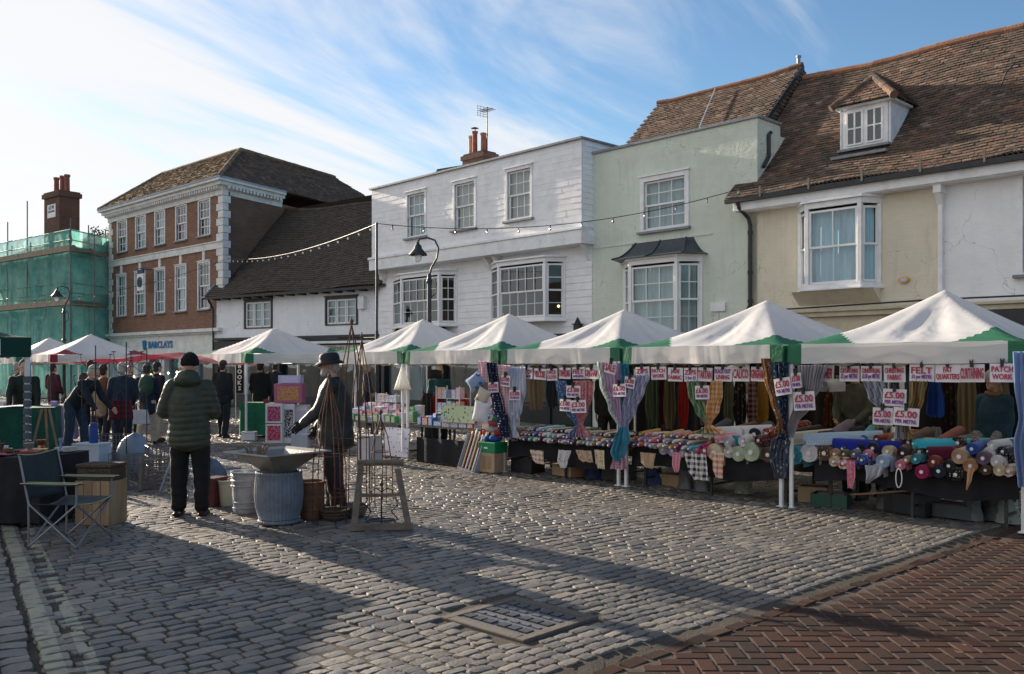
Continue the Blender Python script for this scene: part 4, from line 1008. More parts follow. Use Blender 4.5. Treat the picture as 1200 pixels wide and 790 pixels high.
    # ground floor
    b = MB(); b.box(uL, 0, -.02, .3, 2.05, zf); b.box(uL - .05, .05, -.25, -.0, zf - .02, zf + .12); b.box(uL - .05, .05, -.12, -.0, zf - .1, zf - .02)
    b.box(uL - .02, .02, -.08, -.02, zf - 1.12, zf - 1.06)
    for u in (uL, uL + 2.6, uL + 5.2, uL + 7.8, -.5): b.box(u, u + .45, -.03, .3, 0, 2.05)
    b.box(uL, 0, 0, .3, 0, .7); b.build('ground_floor', wh, t, bevel=.008)
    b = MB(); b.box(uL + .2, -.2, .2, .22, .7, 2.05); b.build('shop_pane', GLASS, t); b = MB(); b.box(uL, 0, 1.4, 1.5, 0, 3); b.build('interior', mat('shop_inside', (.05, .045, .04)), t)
    a0 = B_.uv(168, 404)[0]; a1 = B_.uv(203, 403)[0]; zt = B_.uv(185, 404)[1]; k = (a1 - a0)
    bl = mat('sign_blue', (.01, .16, .38), .4)
    s = MB(); text_mb(s, 'BARCLAYS', .30, face_mat(((a0 + a1) / 2 + .18 * k * .5 + .05, -.05, zt)), bold=.012, width=k * .80); so = s.build('sign_lettering', bl, t)
    s = MB(); ex = a0 + .22; M_ = face_mat((ex, -.05, zt))
    pl = [(0, .24), (.08, .2), (.2, .2), (.17, .02), (.12, -.14), (.05, -.22), (0, -.26), (-.05, -.22), (-.12, -.14), (-.17, .02), (-.2, .2), (-.08, .2)]
    s.prism([M_ @ Vector((x * .95, y * .95, 0)) for x, y in pl], M_.to_3x3() @ Vector((0, 0, .03))); s.build('sign_emblem', bl, t)
    # round hanging sign
    p = B_.uv(165, 331, -.5); s = MB(); s.bar((p[0] - .5, -.5, p[1] + .62), (p[0] + .5, -.5, p[1] + .62), .03); s.tube([(p[0], 0, p[1] + .6), (p[0], -.5, p[1] + .6)], .02, 6)
    s.box(p[0] - .3, p[0] + .3, -.53, -.47, p[1] + .40, p[1] + .56); hs = s.build('hanging_sign', mat('sign_navy', (.03, .05, .12), .4), t)
    s = MB(); s.box(p[0] - .3, p[0] + .3, -.54, -.46, p[1] - .38, p[1] + .38); s.build('sign_board', WHITE2, hs, bevel=.03)
    s = MB(); M2 = Matrix.Rotation(R(90), 4, 'X'); s.lathe([(.24, 0), (.24, .02), (.17, .02), (.17, 0)], (p[0], -.54, p[1]), 24, M=M2); s.ell((p[0], -.55, p[1]), .09, .015, .09); s.build('sign_ring', mat('sign_navy', (.03, .05, .12)), hs)
bank()

# ================================================================ SCAFFOLDED BUILDING
def scaffold():
    d0 = 40.7; K = at(82.6, 428, d0); fr = Frame(K.x, K.y, (1.257, -1)); fr2 = Frame(K.x, K.y, (.167, 1.0))
    t = thing('rendered_building', 'pale building wrapped in scaffolding, with a tiled roof and a tall brick chimney', 'building', (K.x, K.y, 0), fr.rot)
    wl = render_mat('grey_render', (.5, .55, .5), .2, .1)
    sxy = Vector((fr2.x.dot(fr.x), fr2.x.dot(fr.y)))
    b = MB(); wall(b, -13, -1.3, 0, 6.9, [(-3.2, -2.4, 2.6, 4.0), (-6.2, -5.4, 2.6, 4.0), (-9.2, -8.4, 2.6, 4.0), (-3.2, -2.4, 5, 6.3), (-6.2, -5.4, 5, 6.3)], 1.2, .3)
    b.box(-1.6, -1.3, 1.5, 9, 0, 6.9)
    P = [Vector((-1.3, 1.2)), Vector((-1.3, 1.5)) + sxy * 6, Vector((-1.0, 1.5)) + sxy * 6, Vector((-1.0, 1.2))]
    b.build('wall', wl, t)
    for w in ((-3.2, -2.4, 2.6, 4.0), (-6.2, -5.4, 2.6, 4.0), (-9.2, -8.4, 2.6, 4.0), (-3.2, -2.4, 5, 6.3), (-6.2, -5.4, 5, 6.3)): sash(t, *w, 1.2, 3, 4, casing=.08)
    # infill wall facing us between the scaffold and the bank
    q = fr2
    b = MB(); 
    z1 = 8.4; sl = math.atan2(z1 - 6.9, 2.8)
    b2 = MB(); tiles(b2, (-13, .9, 6.85), (1, 0, 0), (0, math.cos(sl), math.sin(sl)), 11.8, 3.2, None, tw=.3, gauge=.2, lift=.03); b2.quad((-13, 6.5, 6.85), (-1.2, 6.5, 6.85), (-1.2, 3.7, z1 - .05), (-13, 3.7, z1 - .05)); b2.build('roof', TILE_BRN, t)
    # chimney
    ch0 = at(53, 270, 45); ch1 = at(92, 270, 45); c = (ch0 + ch1) / 2; R2 = Matrix.Rotation(-fr.rot, 4, 'Z'); lc = R2 @ (c - Vector((K.x, K.y, 0)))
    zt = at(70, 231, 45).z; s = MB(); w = 1.2; 
    s.box(lc.x - .82, lc.x + .82, lc.y - .5, lc.y + .5, 6.0, zt - .1); s.box(lc.x - .92, lc.x + .92, lc.y - .58, lc.y + .58, zt - .1, zt + .12); s.box(lc.x - .84, lc.x + .84, lc.y - .52, lc.y + .52, zt + .12, zt + .2)
    ch = s.build('chimney', BRICKC, t)
    for dx in (-.58, .08, .55):
        s = MB(); s.lathe([(.14, 0), (.13, .1), (.12, .78), (.15, .8), (.15, .9), (.1, .9)], (lc.x + dx, lc.y, zt + .15), 12); s.build('chimney_pot', mat('red_pot', (.25, .09, .07), .8), ch)
    s = MB(); s.box(lc.x - .4, lc.x + .45, lc.y - .53, lc.y - .5, zt - 1.1, zt - .45); bd = s.build('scaffolders_board', WHITE2, ch)
    s = MB(); text_mb(s, 'A D W', .2, face_mat((lc.x + .02, lc.y - .535, zt - .6)), bold=.012, width=.6); text_mb(s, 'SCAFFOLDING', .1, face_mat((lc.x + .02, lc.y - .535, zt - .8)), width=.7); s.build('lettering', mat('ink', (.03, .03, .06), .6), bd)
    # scaffold
    sc = thing('scaffolding', 'tube scaffolding with plank decks hung with translucent green netting', 'scaffolding', (K.x, K.y, 0), fr.rot)
    st = mat('scaffold_tube', (.16, .17, .17), .5, .3, 5); pk = mat('scaffold_plank', (.30, .24, .18), .85, .25, 8)
    zr = 7.8; zA = 6.9; zB = 4.45
    L1 = 13
    b = MB()
    tops = {0: 8.3, -2.2: 8.0, -4.4: 9.6, -6.6: 8.8, -8.8: 8.6, -11: 8.6}
    for u in (0, -2.2, -4.4, -6.6, -8.8, -11):
        for y in (0, 1.1): b.tube([(u, y, 0), (u, y, tops[u] if y == 0 else 7.9)], .03, 6)
    for z in (zr, zr - .45, zA + .05, zA - .25, zB + .05, zB + .95, zB + .5, 2.2):
        b.tube([(0, -.02, z), (-L1, -.02, z)], .027, 6)
        b.tube([(0, 0, z), (sxy.x * 3.0, sxy.y * 3.0, z)], .027, 6)
    for k in (1.3, 2.6): b.tube([(sxy.x * k, sxy.y * k, 0), (sxy.x * k, sxy.y * k, 8.2)], .03, 6)
    for (a, c) in (((-.1, 0, 6.7), (sxy.x * 2.6, sxy.y * 2.6, 4.6)), ((-4.4, -.04, .4), (-2.2, -.04, 4.3)), ((-6.6, -.04, 4.6), (-8.8, -.04, 6.8))): b.tube([a, c], .027, 6)
    b.build('scaffold_tubes', st, sc)
    for z in (zA, zB):
        b = MB()
        for k in range(5): b.box(-L1, .1, .02 + k * .225, .235 + k * .225, z - .06, z - .02)
        b.box(-L1, .02, -.06, -.025, z - .06, z + .2)
        b.prism([(0, 0, z - .05), (sxy.x * 3, sxy.y * 3, z - .05), (sxy.x * 3 - .8, sxy.y * 3 + .3, z - .05), (-.8, .3, z - .05)], (0, 0, .04)); b.prism([(.03, 0, z - .05), (.03 + sxy.x * 3, sxy.y * 3, z - .05), (sxy.x * 3, sxy.y * 3, z - .05), (0, 0, z - .05)], (0, 0, .22))
        b.build('plank_deck', pk, sc)
    nt = NT('green_netting'); v = nt.coord(); n = nt.noise(v, .8, 5, .7)
    cc = nt.ramp(n, [(.38, (.14, .58, .56)), (.65, (.55, .95, .84))])
    d = nt.n('BsdfDiffuse'); nt.link(cc, d.inputs[0]); tr = nt.n('BsdfTranslucent'); nt.link(cc, tr.inputs[0]); tp = nt.n('BsdfTransparent'); tp.inputs[0].default_value = (.78, .95, .91, 1)
    m1 = nt.n('MixShader'); m1.inputs[0].default_value = .6; nt.link(d.outputs[0], m1.inputs[1]); nt.link(tr.outputs[0], m1.inputs[2])
    m2 = nt.n('MixShader'); m2.inputs[0].default_value = .45; nt.link(m1.outputs[0], m2.inputs[1]); nt.link(tp.outputs[0], m2.inputs[2]); nt.link(m2.outputs[0], nt.out.inputs[0])
    def net(p, q, z0, z1, seed, amp=.06):
        b = MB(); p = Vector(p); q = Vector(q); d_ = (q - p); nrm = Vector((d_.y, -d_.x, 0)).normalized(); k = seed
        def f(a, c):
            x = p + d_ * a; h = math.sin(a * 9 + k) * .5 + math.sin(a * 23 + c * 4 + k * 2) * .3 + math.sin(c * 5 + a * 13) * .4
            bil = amp * h * math.sin(math.pi * c) + .05
            return (x.x + nrm.x * bil, x.y + nrm.y * bil, z0 + (z1 - z0) * c + (.12 * math.sin(a * 15 + k) * (1 - c)))
        b.grid(f, 50, 14); b.build('netting', nt.mat, sc, smooth=True)
    bays = [0, -2.2, -4.4, -6.6, -8.8, -11, -13]
    for i in range(6):
        net((bays[i + 1], 0, 0), (bays[i], 0, 0), zA + .1, zr + .02, i)
        net((bays[i + 1], 0, 0), (bays[i], 0, 0), zB + .1, zA - .1, i + 3, .12)
        net((bays[i + 1], 0, 0), (bays[i], 0, 0), .3, zB - .1, i + 7, .04)
    for (z0, z1) in ((zA + .1, zr + .02), (zB + .1, zA - .1), (.3, zB - .1)): net((0, 0, 0), (sxy.x * 2.95, sxy.y * 2.95, 0), z0, z1, z0)
    # hoist bucket and house behind
    p = at(120, 345, 42.5); q2 = thing('side_house', 'pale rendered house end seen between the scaffolding and the brick bank', 'house', (p.x, p.y + 1.6, 0), fr2.rot - R(90) + R(8))
    b = MB(); wall(b, -2.6, .9, 0, 6.6, [(-1.9, -1.1, 3.3, 4.6)], 0, .3); b.build('wall', wl, q2); sash(q2, -1.9, -1.1, 3.3, 4.6, 0, 3, 4, casing=.08)
    # round clipped tree far behind the roofs
    tr_ = thing('distant_tree', 'small dark tree crown behind the scaffolded roof', 'tree', (*at(116, 300, 60).to_2d(), 0))
    b = MB(); b.tube([(0, 0, 0), (0, 0, 8)], [.3, .15], 8); 
    for k in range(8): a = k * .8; b.tube([(0, 0, 7.4), (.6 * math.cos(a), .6 * math.sin(a), 9.2)], [.07, .02], 5)
    b.build('trunk', WOODG, tr_)
    b = MB(); g = random.Random(5)
    for k in range(2600):
        a = g.uniform(0, 6.28); ph = math.acos(g.uniform(-1, 1)); r_ = 1.2 * g.uniform(.55, 1.05) * (1 + .18 * math.sin(a * 3) + .15 * math.sin(ph * 5)); c = Vector((r_ * math.sin(ph) * math.cos(a), r_ * math.sin(ph) * math.sin(a), 9.6 + .85 * r_ * math.cos(ph)))
        d1 = Vector((g.gauss(0, 1), g.gauss(0, 1), g.gauss(0, 1))).normalized() * .07; d2 = d1.cross(Vector((g.gauss(0, 1), g.gauss(0, 1), g.gauss(0, 1)))).normalized() * .05
        b.add([c - d1, c + d2, c + d1, c - d2], [(0, 1, 2, 3)])
    b.build('crown', mat('dark_foliage', (.045, .06, .035), .8, .4, 3), tr_)
scaffold()

# unseen dark-brick houses added so the shop and bay windows reflect something dark
def opposite():
    for k, (x, w, h, m_) in enumerate(((-19, 11, 6.2, BRICKC), (-7.8, 9, 5.6, BRICKD), (1.4, 12, 6.4, BRICKC), (13.6, 10, 6.0, BRICKD))):
        t = thing('added_terrace', ('brown brick terraced house', 'narrow brown terraced house', 'wide red brick terraced house', 'dark brick terraced house')[k] + ' added unseen behind the viewpoint for windows to reflect', 'house', (x, -20, 0), 0)
        b = MB(); hs = [(1.2 + i * 2.5, 2.2 + i * 2.5, z, z + 1.5) for i in range(int(w / 2.5)) for z in (.9, 3.7)]
        yy = 0
        b.box(0, w, -6, -.3, 0, h); 
        zs = [0, .9, 2.4, 3.7, 5.2, h]
        wall(b, 0, w, 0, h, hs, -.3, .3); b.build('wall', m_, t)
        b = MB()
        for q in hs: b.box(q[0], q[1], -.12, -.1, q[2], q[3])
        b.build('window', GLASS, t)
        b = MB(); b.prism([(-.1, .3, h), (-.1, -6.3, h), (-.1, -3, h + 2.6)], (w + .2, 0, 0)); b.build('roof', TILE_DARK, t)
opposite()
# ================================================================ MARKET STALLS
def canopy_mat():
    t = NT('canopy_white'); v = t.coord(); n = t.noise(t.coord((1, 1, .3)), 1.3, 3, .5, .8); n2 = t.noise(v, 60, 2)
    c = t.ramp(n, [(.3, (.84, .85, .86)), (.7, (.9, .9, .9))])
    nr = t.bump(n, .06, .6); b = t.bsdf(c, .6, nr, 0, .25)
    tr = t.n('BsdfTranslucent'); tr.inputs[0].default_value = (.9, .86, .78, 1); mx = t.n('MixShader'); mx.inputs[0].default_value = .42
    t.link(b.outputs[0], mx.inputs[1]); t.link(tr.outputs[0], mx.inputs[2]); t.link(mx.outputs[0], t.out.inputs[0]); return t.mat
def canopy_col(name, c1):
    t = NT(name); v = t.coord(); n = t.noise(v, 2.2, 5, .6, 1.2); b = t.bsdf(t.ramp(n, [(.3, tuple(q * .85 for q in c1)), (.7, c1)]), .6, t.bump(n, .04, .7), 0, .25)
    tr = t.n('BsdfTranslucent'); tr.inputs[0].default_value = (*c1, 1); mx = t.n('MixShader'); mx.inputs[0].default_value = .3
    t.link(b.outputs[0], mx.inputs[1]); t.link(tr.outputs[0], mx.inputs[2]); t.link(mx.outputs[0], t.out.inputs[0]); return t.mat
CANW = canopy_mat(); CANG = canopy_col('canopy_green', (.05, .22, .12)); CANR = canopy_col('canopy_red', (.35, .05, .09)); CANDG = canopy_col('canopy_dark_green', (.01, .07, .055))
MATS['frame_beige'] = None; del MATS['frame_beige']
FRAMEM = mat('stall_frame', (.26, .22, .18), .4, .1, 5)
def gazebo(label, o, rot, W, Dp, ze, za, val=.22, corner='green', legs=True, group='white market gazebos in the square', seed=0, legpair=(), sagk=1.32, mats=None, name='market_gazebo'):
    """canopy on four legs; local origin at the front left foot, x to the right, y back"""
    t = thing(name, label, 'gazebo', o, rot, group); g = random.Random(seed); k1 = g.uniform(0, 6); k2 = g.uniform(0, 6)
    N = 22; b = MB(); cx, cy = W / 2, Dp / 2
    def h(x, y):
        a = abs(x - cx) / cx; c = abs(y - cy) / cy; m = 1 - max(a, c); diag = min(a, c) / (max(a, c) + 1e-6)
        z = ze + (za - ze) * (m ** sagk)
        z += -.05 * (1 - diag) * math.sin(math.pi * min(1, m * 1.3)) * (1 if m < .77 else 0)      # panels hang between the ridges
        an_ = math.atan2(y - cy, x - cx); z += .014 * math.sin(an_ * 9 + k1) * math.sin(math.pi * m) + .007 * math.sin(an_ * 23 + k2) * math.sin(math.pi * m) + .008 * math.sin(x * 7 + k1 + y * 2) * (1 - m)
        edge = 1 - max(a, c)
        z -= .03 * math.sin(math.pi * (x / W)) * (1 if c > .97 else 0) * 0
        return z
    def mi(p, q):
        x, y = p * W, q * Dp; a = abs(x - cx) / cx; c = abs(y - cy) / cy
        return 1 if (corner and (1 - a) + (1 - c) < .64) else 0
    xs = np.linspace(0, 1, N * 2 + 1)
    b.grid(lambda p, q: (p * W, q * Dp, h(p * W, q * Dp)), N * 2, N * 2, mi)
    cm = mats or [CANW, CANG]
    can = b.build('canopy', cm, t, smooth=True)
    b = MB(); M_ = 30
    cw = .18
    for s_, (p0, d) in enumerate((((0, 0), (1, 0)), ((W, 0), (0, 1)), ((W, Dp), (-1, 0)), ((0, Dp), (0, -1)))):
        L_ = W if s_ % 2 == 0 else Dp; nx, ny = d[1], -d[0]
        def vf(p, q):
            s = p * L_; bl = .012 * math.sin(s * 5 + k1 + s_) + .006 * math.sin(s * 17 + k2) * (1 - q)
            bl *= (1 - q) * min(1, 8 * min(p, 1 - p)); return (p0[0] + d[0] * s + nx * (.008 + bl), p0[1] + d[1] * s + ny * (.008 + bl), ze + .005 - val * (1 - q) + .006 * math.sin(s * 4 + k2) * (1 - q))
        b.grid(vf, M_, 4, lambda p, q: 1 if (corner and min(p, 1 - p) * L_ < cw) else 0)
    b.build('valance', cm, can, smooth=True)
    if legs:
        for i, (x, y) in enumerate(((.03, .03), (W - .03, .03), (.03, Dp - .03), (W - .03, Dp - .03))):
            b = MB(); b.box(x - .02, x + .02, y - .02, y + .02, 0, ze - .02); b.box(x - .026, x + .026, y - .026, y + .026, ze * .52, ze - .15); b.box(x - .045, x + .045, y - .045, y + .045, 0, .012)
            b.build('leg', METALW, t, bevel=.003)
    b = MB(); zz = ze - .1
    for (x0, y0, x1, y1) in ((.03, .03, W - .03, .03), (W - .03, .03, W - .03, Dp - .03), (W - .03, Dp - .03, .03, Dp - .03), (.03, Dp - .03, .03, .03)):
        n = 4
        for i in range(n):
            f0, f1 = i / n, (i + 1) / n
            pa = lambda f, z: (x0 + (x1 - x0) * f, y0 + (y1 - y0) * f, z)
            za_, zb_ = (zz + .02, zz - .14) if i % 2 == 0 else (zz - .14, zz + .02)
            b.bar(pa(f0, za_), pa(f1, zb_), .02, .03)
            b.bar(pa(f0, zb_ + 0.002), pa(f1, za_ + 0.002), .014, .028)
    b.tube([(cx, cy, ze + .1), (cx, cy, za - .03)], .022, 8)
    for (x, y) in ((.03, .03), (W - .03, .03), (.03, Dp - .03), (W - .03, Dp - .03)): b.bar((x, y, ze - .08), (cx, cy, za - .22), .02, .03)
    b.build('roof_frame', FRAMEM, t)
    return t
# the long row: front legs measured at the ground
LF = [Vector((5.03, 8.69)), Vector((3.142, 10.31)), Vector((1.478, 12.13)), Vector((-.197, 13.78)), Vector((-1.87, 15.5)), Vector((-3.52, 17.15))]
S = Frame(LF[0].x, LF[0].y, (LF[0] - LF[3]))
LU = [(Vector((p.x, p.y, 0)) - S.o).dot(S.x) for p in LF]
ROWLAB = ['white gazebo with green corners at the right end of the row, over PATCH WORK', 'white gazebo with green corners, second from the right end of the stall row',
          'white gazebo with green corners over the SALE and FELT signs, middle of the row', 'white gazebo with green corners above the hanging cushions', 'white gazebo with green corners over the toy stall, farthest of the long row']
for i in range(5):
    a = LF[i + 1]; c = LF[i]; d = (c - a); W_ = d.length - .07; u = d.normalized(); rot = math.atan2(u.y, u.x)
    o = a + u * .035
    dp = (3.5, 3.2, 3.2, 2.75, 2.75)[i]
    gazebo(ROWLAB[i], (o.x, o.y, 0), rot, W_, dp, 1.875, 2.53 + (.02, 0, -.01, .01, 0)[i], seed=i)
# next bay at the very right, mostly out of frame
d = (LF[0] - LF[1]).normalized(); o = LF[0] + d * .035
gazebo('white and green gazebo cut off by the right edge of the picture', (o.x, o.y, 0), math.atan2(d.y, d.x), 2.4, 3.2, 1.875, 2.53, seed=9)

# other gazebos across the square
gazebo('white gazebo with a green corner over the toy display boxes, nearest the coated man', (-5.95, 20.0, 0), R(42), 2.9, 2.9, 1.9, 2.56, seed=11)
gazebo('white gazebo in front of the brick bank, behind the bending man', (-13.4, 26.0, 0), R(40), 3.0, 3.0, 1.95, 2.62, seed=12, mats=[CANW, CANR])
gazebo('white gazebo standing before the scaffolding, left of the peaked one by the bank', (-15.4, 27.8, 0), R(44), 2.8, 2.8, 1.9, 2.56, seed=13)
gazebo('low white gazebo at the far left edge behind the dark green canopy', (-17.9, 29.4, 0), R(44), 2.8, 2.8, 1.9, 2.45, seed=14)
# dark green stall at the left edge, near
gl = at(36, 400, 11.2)
a = R(-44)
t = gazebo('dark green gazebo with a pale panel at the left edge of the picture', (gl.x - 3.0 * math.cos(a) + 3.0 * math.sin(a), gl.y - 3.0 * math.sin(a) - 3.0 * math.cos(a), 0), a, 3.0, 3.0, 1.98, 2.75, val=.24, corner=None, seed=15, mats=[CANDG, CANDG])
b = MB(); b.grid(lambda p, q: (3.03 + .01 * math.sin(p * 9), .3 + 2.35 * p, 1.76 + .20 * q), 12, 2); b.build('pale_panel', CANW, t, smooth=True)
b = MB()
for k in range(9): b.tube([(2.97, 2.97, .62 + .1 * k), (2.97, 2.97, .70 + .1 * k)], .05, 8)
b.build('leg_padding', mat('leg_padding', (.1, .12, .14), .8), t)
# deep red awning
def red_awning():
    t = thing('red_awning', 'deep red canopy with small warm bulbs beneath it, in front of the bank', 'awning', tuple(at(188, 428, 22).to_2d()) + (0,), R(-10))
    b = MB()
    def f(p, q): x = -2.3 + 4.6 * p; y = -1.1 + 2.2 * q; r_ = math.hypot(x / 2.3, y / 1.1); return (x, y, 1.66 + .30 * max(0, 1 - (abs(x - .6) / (2.9 if x < .6 else 1.7))) * (1 - .5 * abs(q - .5)) + .02 * math.sin(x * 5))
    b.grid(f, 36, 12); b.build('cloth', CANR, t, smooth=True)
    for x in (-2.2, 2.2):
        for y in (-1.05, 1.05): b = MB(); b.tube([(x, y, 0), (x, y, 1.68)], .022, 6); b.build('pole', IRON, t)
    b = MB(); b.tube([(-.5 + .2 * k, -.9, 1.36 + .02 * k) for k in range(9)], .006, 4); w = b.build('light_string', IRON, t)
    for k in range(7):
        b = MB(); b.ell((-.35 + .22 * k, -.9, 1.345 + .022 * k), .022, .022, .025, 8, 5); b.build('bulb', GLOW, w)
red_awning()

# ---------------------------------------------------------------- stall tables and cloths
def trestle(label, frame, u0, u1, v0, v1, z, skirt=None, group=None, zs=.25, top=None):
    o = frame.w((u0 + u1) / 2, (v0 + v1) / 2); t = thing('trestle_table', label, 'table', tuple(o), frame.rot, group); w = (u1 - u0) / 2; d = (v1 - v0) / 2
    b = MB(); b.box(-w, w, -d, d, z - .03, z); b.build('tabletop', top or WOODG, t)
    for x in (-w + .15, 0, w - .15):
        for y in (-d + .08, d - .08):
            b = MB(); b.bar((x, y, 0), (x, y, z - .03), .03); b.build('leg', IRON, t)
        b = MB(); b.bar((x, -d + .08, .12), (x, d - .08, .12), .025); b.build('brace', IRON, t)
    if skirt:
        b = MB()
        def f(p, q):
            s = p * 2 * w; return (-w + s, -d - .015 - (.02 + .02 * math.sin(s * 9) + .012 * math.sin(s * 23)) * (1 - q), z + .004 - (z + .004 - zs - .05 * math.sin(s * 3.1)) * (1 - q))
        b.grid(f, 60, 6); b.build('shade_skirt', skirt, t, smooth=True)  # black skirt stands in for the shaded void under the table
        b = MB(); b.box(-w - .01, w + .01, -d - .01, d + .01, z + .001, z + .008); b.build('cloth_top', skirt, t)
    return t
TZ = .56
trestle('trestle table with black shade skirt, heaped with big fabric rolls at the right end', S, -2.25, -.12, .12, 1.0, TZ, BLKCLOTH, 'fabric stall tables', .30)
trestle('trestle table of fabric rolls with black shade skirt under the CALICO and TARTAN signs', S, LU[2] + .1, -2.5, .12, 1.0, TZ, BLKCLOTH, 'fabric stall tables', .26)
trestle('trestle table of thin fabric bolts with black shade skirt under the FELT and GINGHAM signs', S, LU[3] + .1, LU[2] - .1, .12, 1.0, .50, BLKCLOTH, 'fabric stall tables', .22)
trestle('long trestle table of toys and haberdashery with a dark skirt', S, LU[4] + .2, LU[3] - .25, .1, .9, .62, None, 'toy stall tables')
trestle('second trestle table of toys and tins, behind the wooden frame', S, LU[5] + .3, LU[4] - .1, .1, .9, .62, None, 'toy stall tables')
b = MB(); b.grid(lambda p, q: (0 + 1.55 * p, .0 + .012 * math.sin(p * 25), .02 + .40 * q), 30, 3); o_ = S.w(LU[4] + .35, .06); solo(b, 'dark_table_cloth', BLKCLOTH, 'black cloth hung along the front of the toy stall table', 'cloth', loc=tuple(o_), rz=S.rot, smooth=True)

ordn = lambda n: str(n) + ('th' if 10 <= n % 100 <= 20 else {1: 'st', 2: 'nd', 3: 'rd'}.get(n % 10, 'th'))
# ---------------------------------------------------------------- fabric rolls
PAL = {'cyan': '#3fb4c4', 'maroon': '#5a1430', 'dark brown': '#3a2a26', 'tan': '#b48a66', 'teal': '#2f93a5', 'pink': '#d88aa0', 'rust': '#8a3a28', 'magenta': '#a01458', 'navy': '#1a2340', 'beige': '#b59a7e',
       'blue': '#2b55a8', 'white': '#cfcfd2', 'mauve': '#6e5a6e', 'cream': '#cdbf9f', 'brown': '#5c4332', 'pale green': '#a9b9a0', 'light blue': '#9fb7cf', 'cobalt blue': '#1c2f92', 'pale grey': '#b4b6bd',
       'red': '#a3303a', 'olive': '#6b7040', 'grey': '#7d828c', 'lilac': '#a592c4', 'black': '#18181c', 'orange': '#c46b34', 'yellow': '#c2a23a', 'green': '#3a7a55', 'purple': '#54398c', 'turquoise': '#3aa39a'}
TUBE = mat('cardboard_tube', (.55, .5, .43), .8, .1, 5); TUBEW = mat('white_tube', (.72, .72, .72), .7, .08, 5)
def cmat(c, pat='plain'):
    h = PAL[c]
    if pat == 'plain': return fabric('cloth_' + c, h, trans=.05)
    if pat == 'floral': return fabric('floral_' + c, h, '#d8d4cc', 'floral', 38, '#7a3040', trans=.05)
    if pat == 'check': return fabric('check_' + c, h, '#d8d4cc', 'check', 14, trans=.05)
    return fabric('dots_' + c, h, '#d8d4cc', 'dots', 34, trans=.05)
ROLLN = {}
def roll(frame, u, v, z, r, L, col, pat, label, yaw=0, pitch=0, tube=True, grp='fabric rolls heaped on the stalls', white=True):
    """a roll of cloth, its end facing out of the stall; spiral end, tube, loose flap"""
    p = frame.w(u, v, z); t = thing('fabric_roll', label, 'fabric roll', tuple(p), frame.rot + yaw, grp); t.rotation_euler = (pitch, 0, frame.rot + yaw)
    b = MB(); rt = r * (.30 if r > .045 else .5); n = 20; prof = []
    turns = 3; g = random.Random(int(u * 1000) + int(z * 977))
    ring = [(rt, .0)]
    k = 5 if r > .045 else 2
    for i in range(1, k + 1):
        rr = rt + (r - rt) * i / k; ring += [(rr - (r - rt) / k * .3, -.004 - g.uniform(0, .004)), (rr, .002)]
    ring += [(r, .03), (r * 1.01, L * .5), (r * .98, L - .02), (r * .9, L), (rt, L)]
    Mx = Matrix.Rotation(R(-90), 4, 'X')
    b.lathe(ring[::-1], (0, 0, 0), n, M=Mx, ripple=.02, rn=3)
    # loose edge hanging from the roll
    fl = g.uniform(.6, 1.6) * r
    b.grid(lambda a, c: (r * 1.0 * (1 + .05 * math.sin(a * 12)) + .004, .02 + (L - .05) * a, -fl * c), 8, 2)
    b.build('cloth_wrap', cmat(col, pat), t, smooth=False, auto=40)
    b = MB(); b.lathe([(rt * .98, -.016), (rt * .72, -.016), (rt * .72, .06), (rt * .98, .06)], (0, 0, 0), 14, M=Mx); b.lathe([(rt * .72, .05), (0, .05)], (0, 0, 0), 14, M=Mx, mi=1); b.build('cardboard_tube', [TUBEW if white else TUBE, DARK], t)
    return t
def rpx(px, py, rp, col, pat='plain', v=-.02, L=.8, yaw=0, note='', white=True, pitch=.06, stall=''):
    u, z = S.uv(px, py, v); d = (S.w(u, v)).y; r = max(.03, rp * d / F)
    key = (col, pat); ROLLN[key] = ROLLN.get(key, 0) + 1
    return (u, v, z, r, L, col, pat, yaw, note, white, pitch)
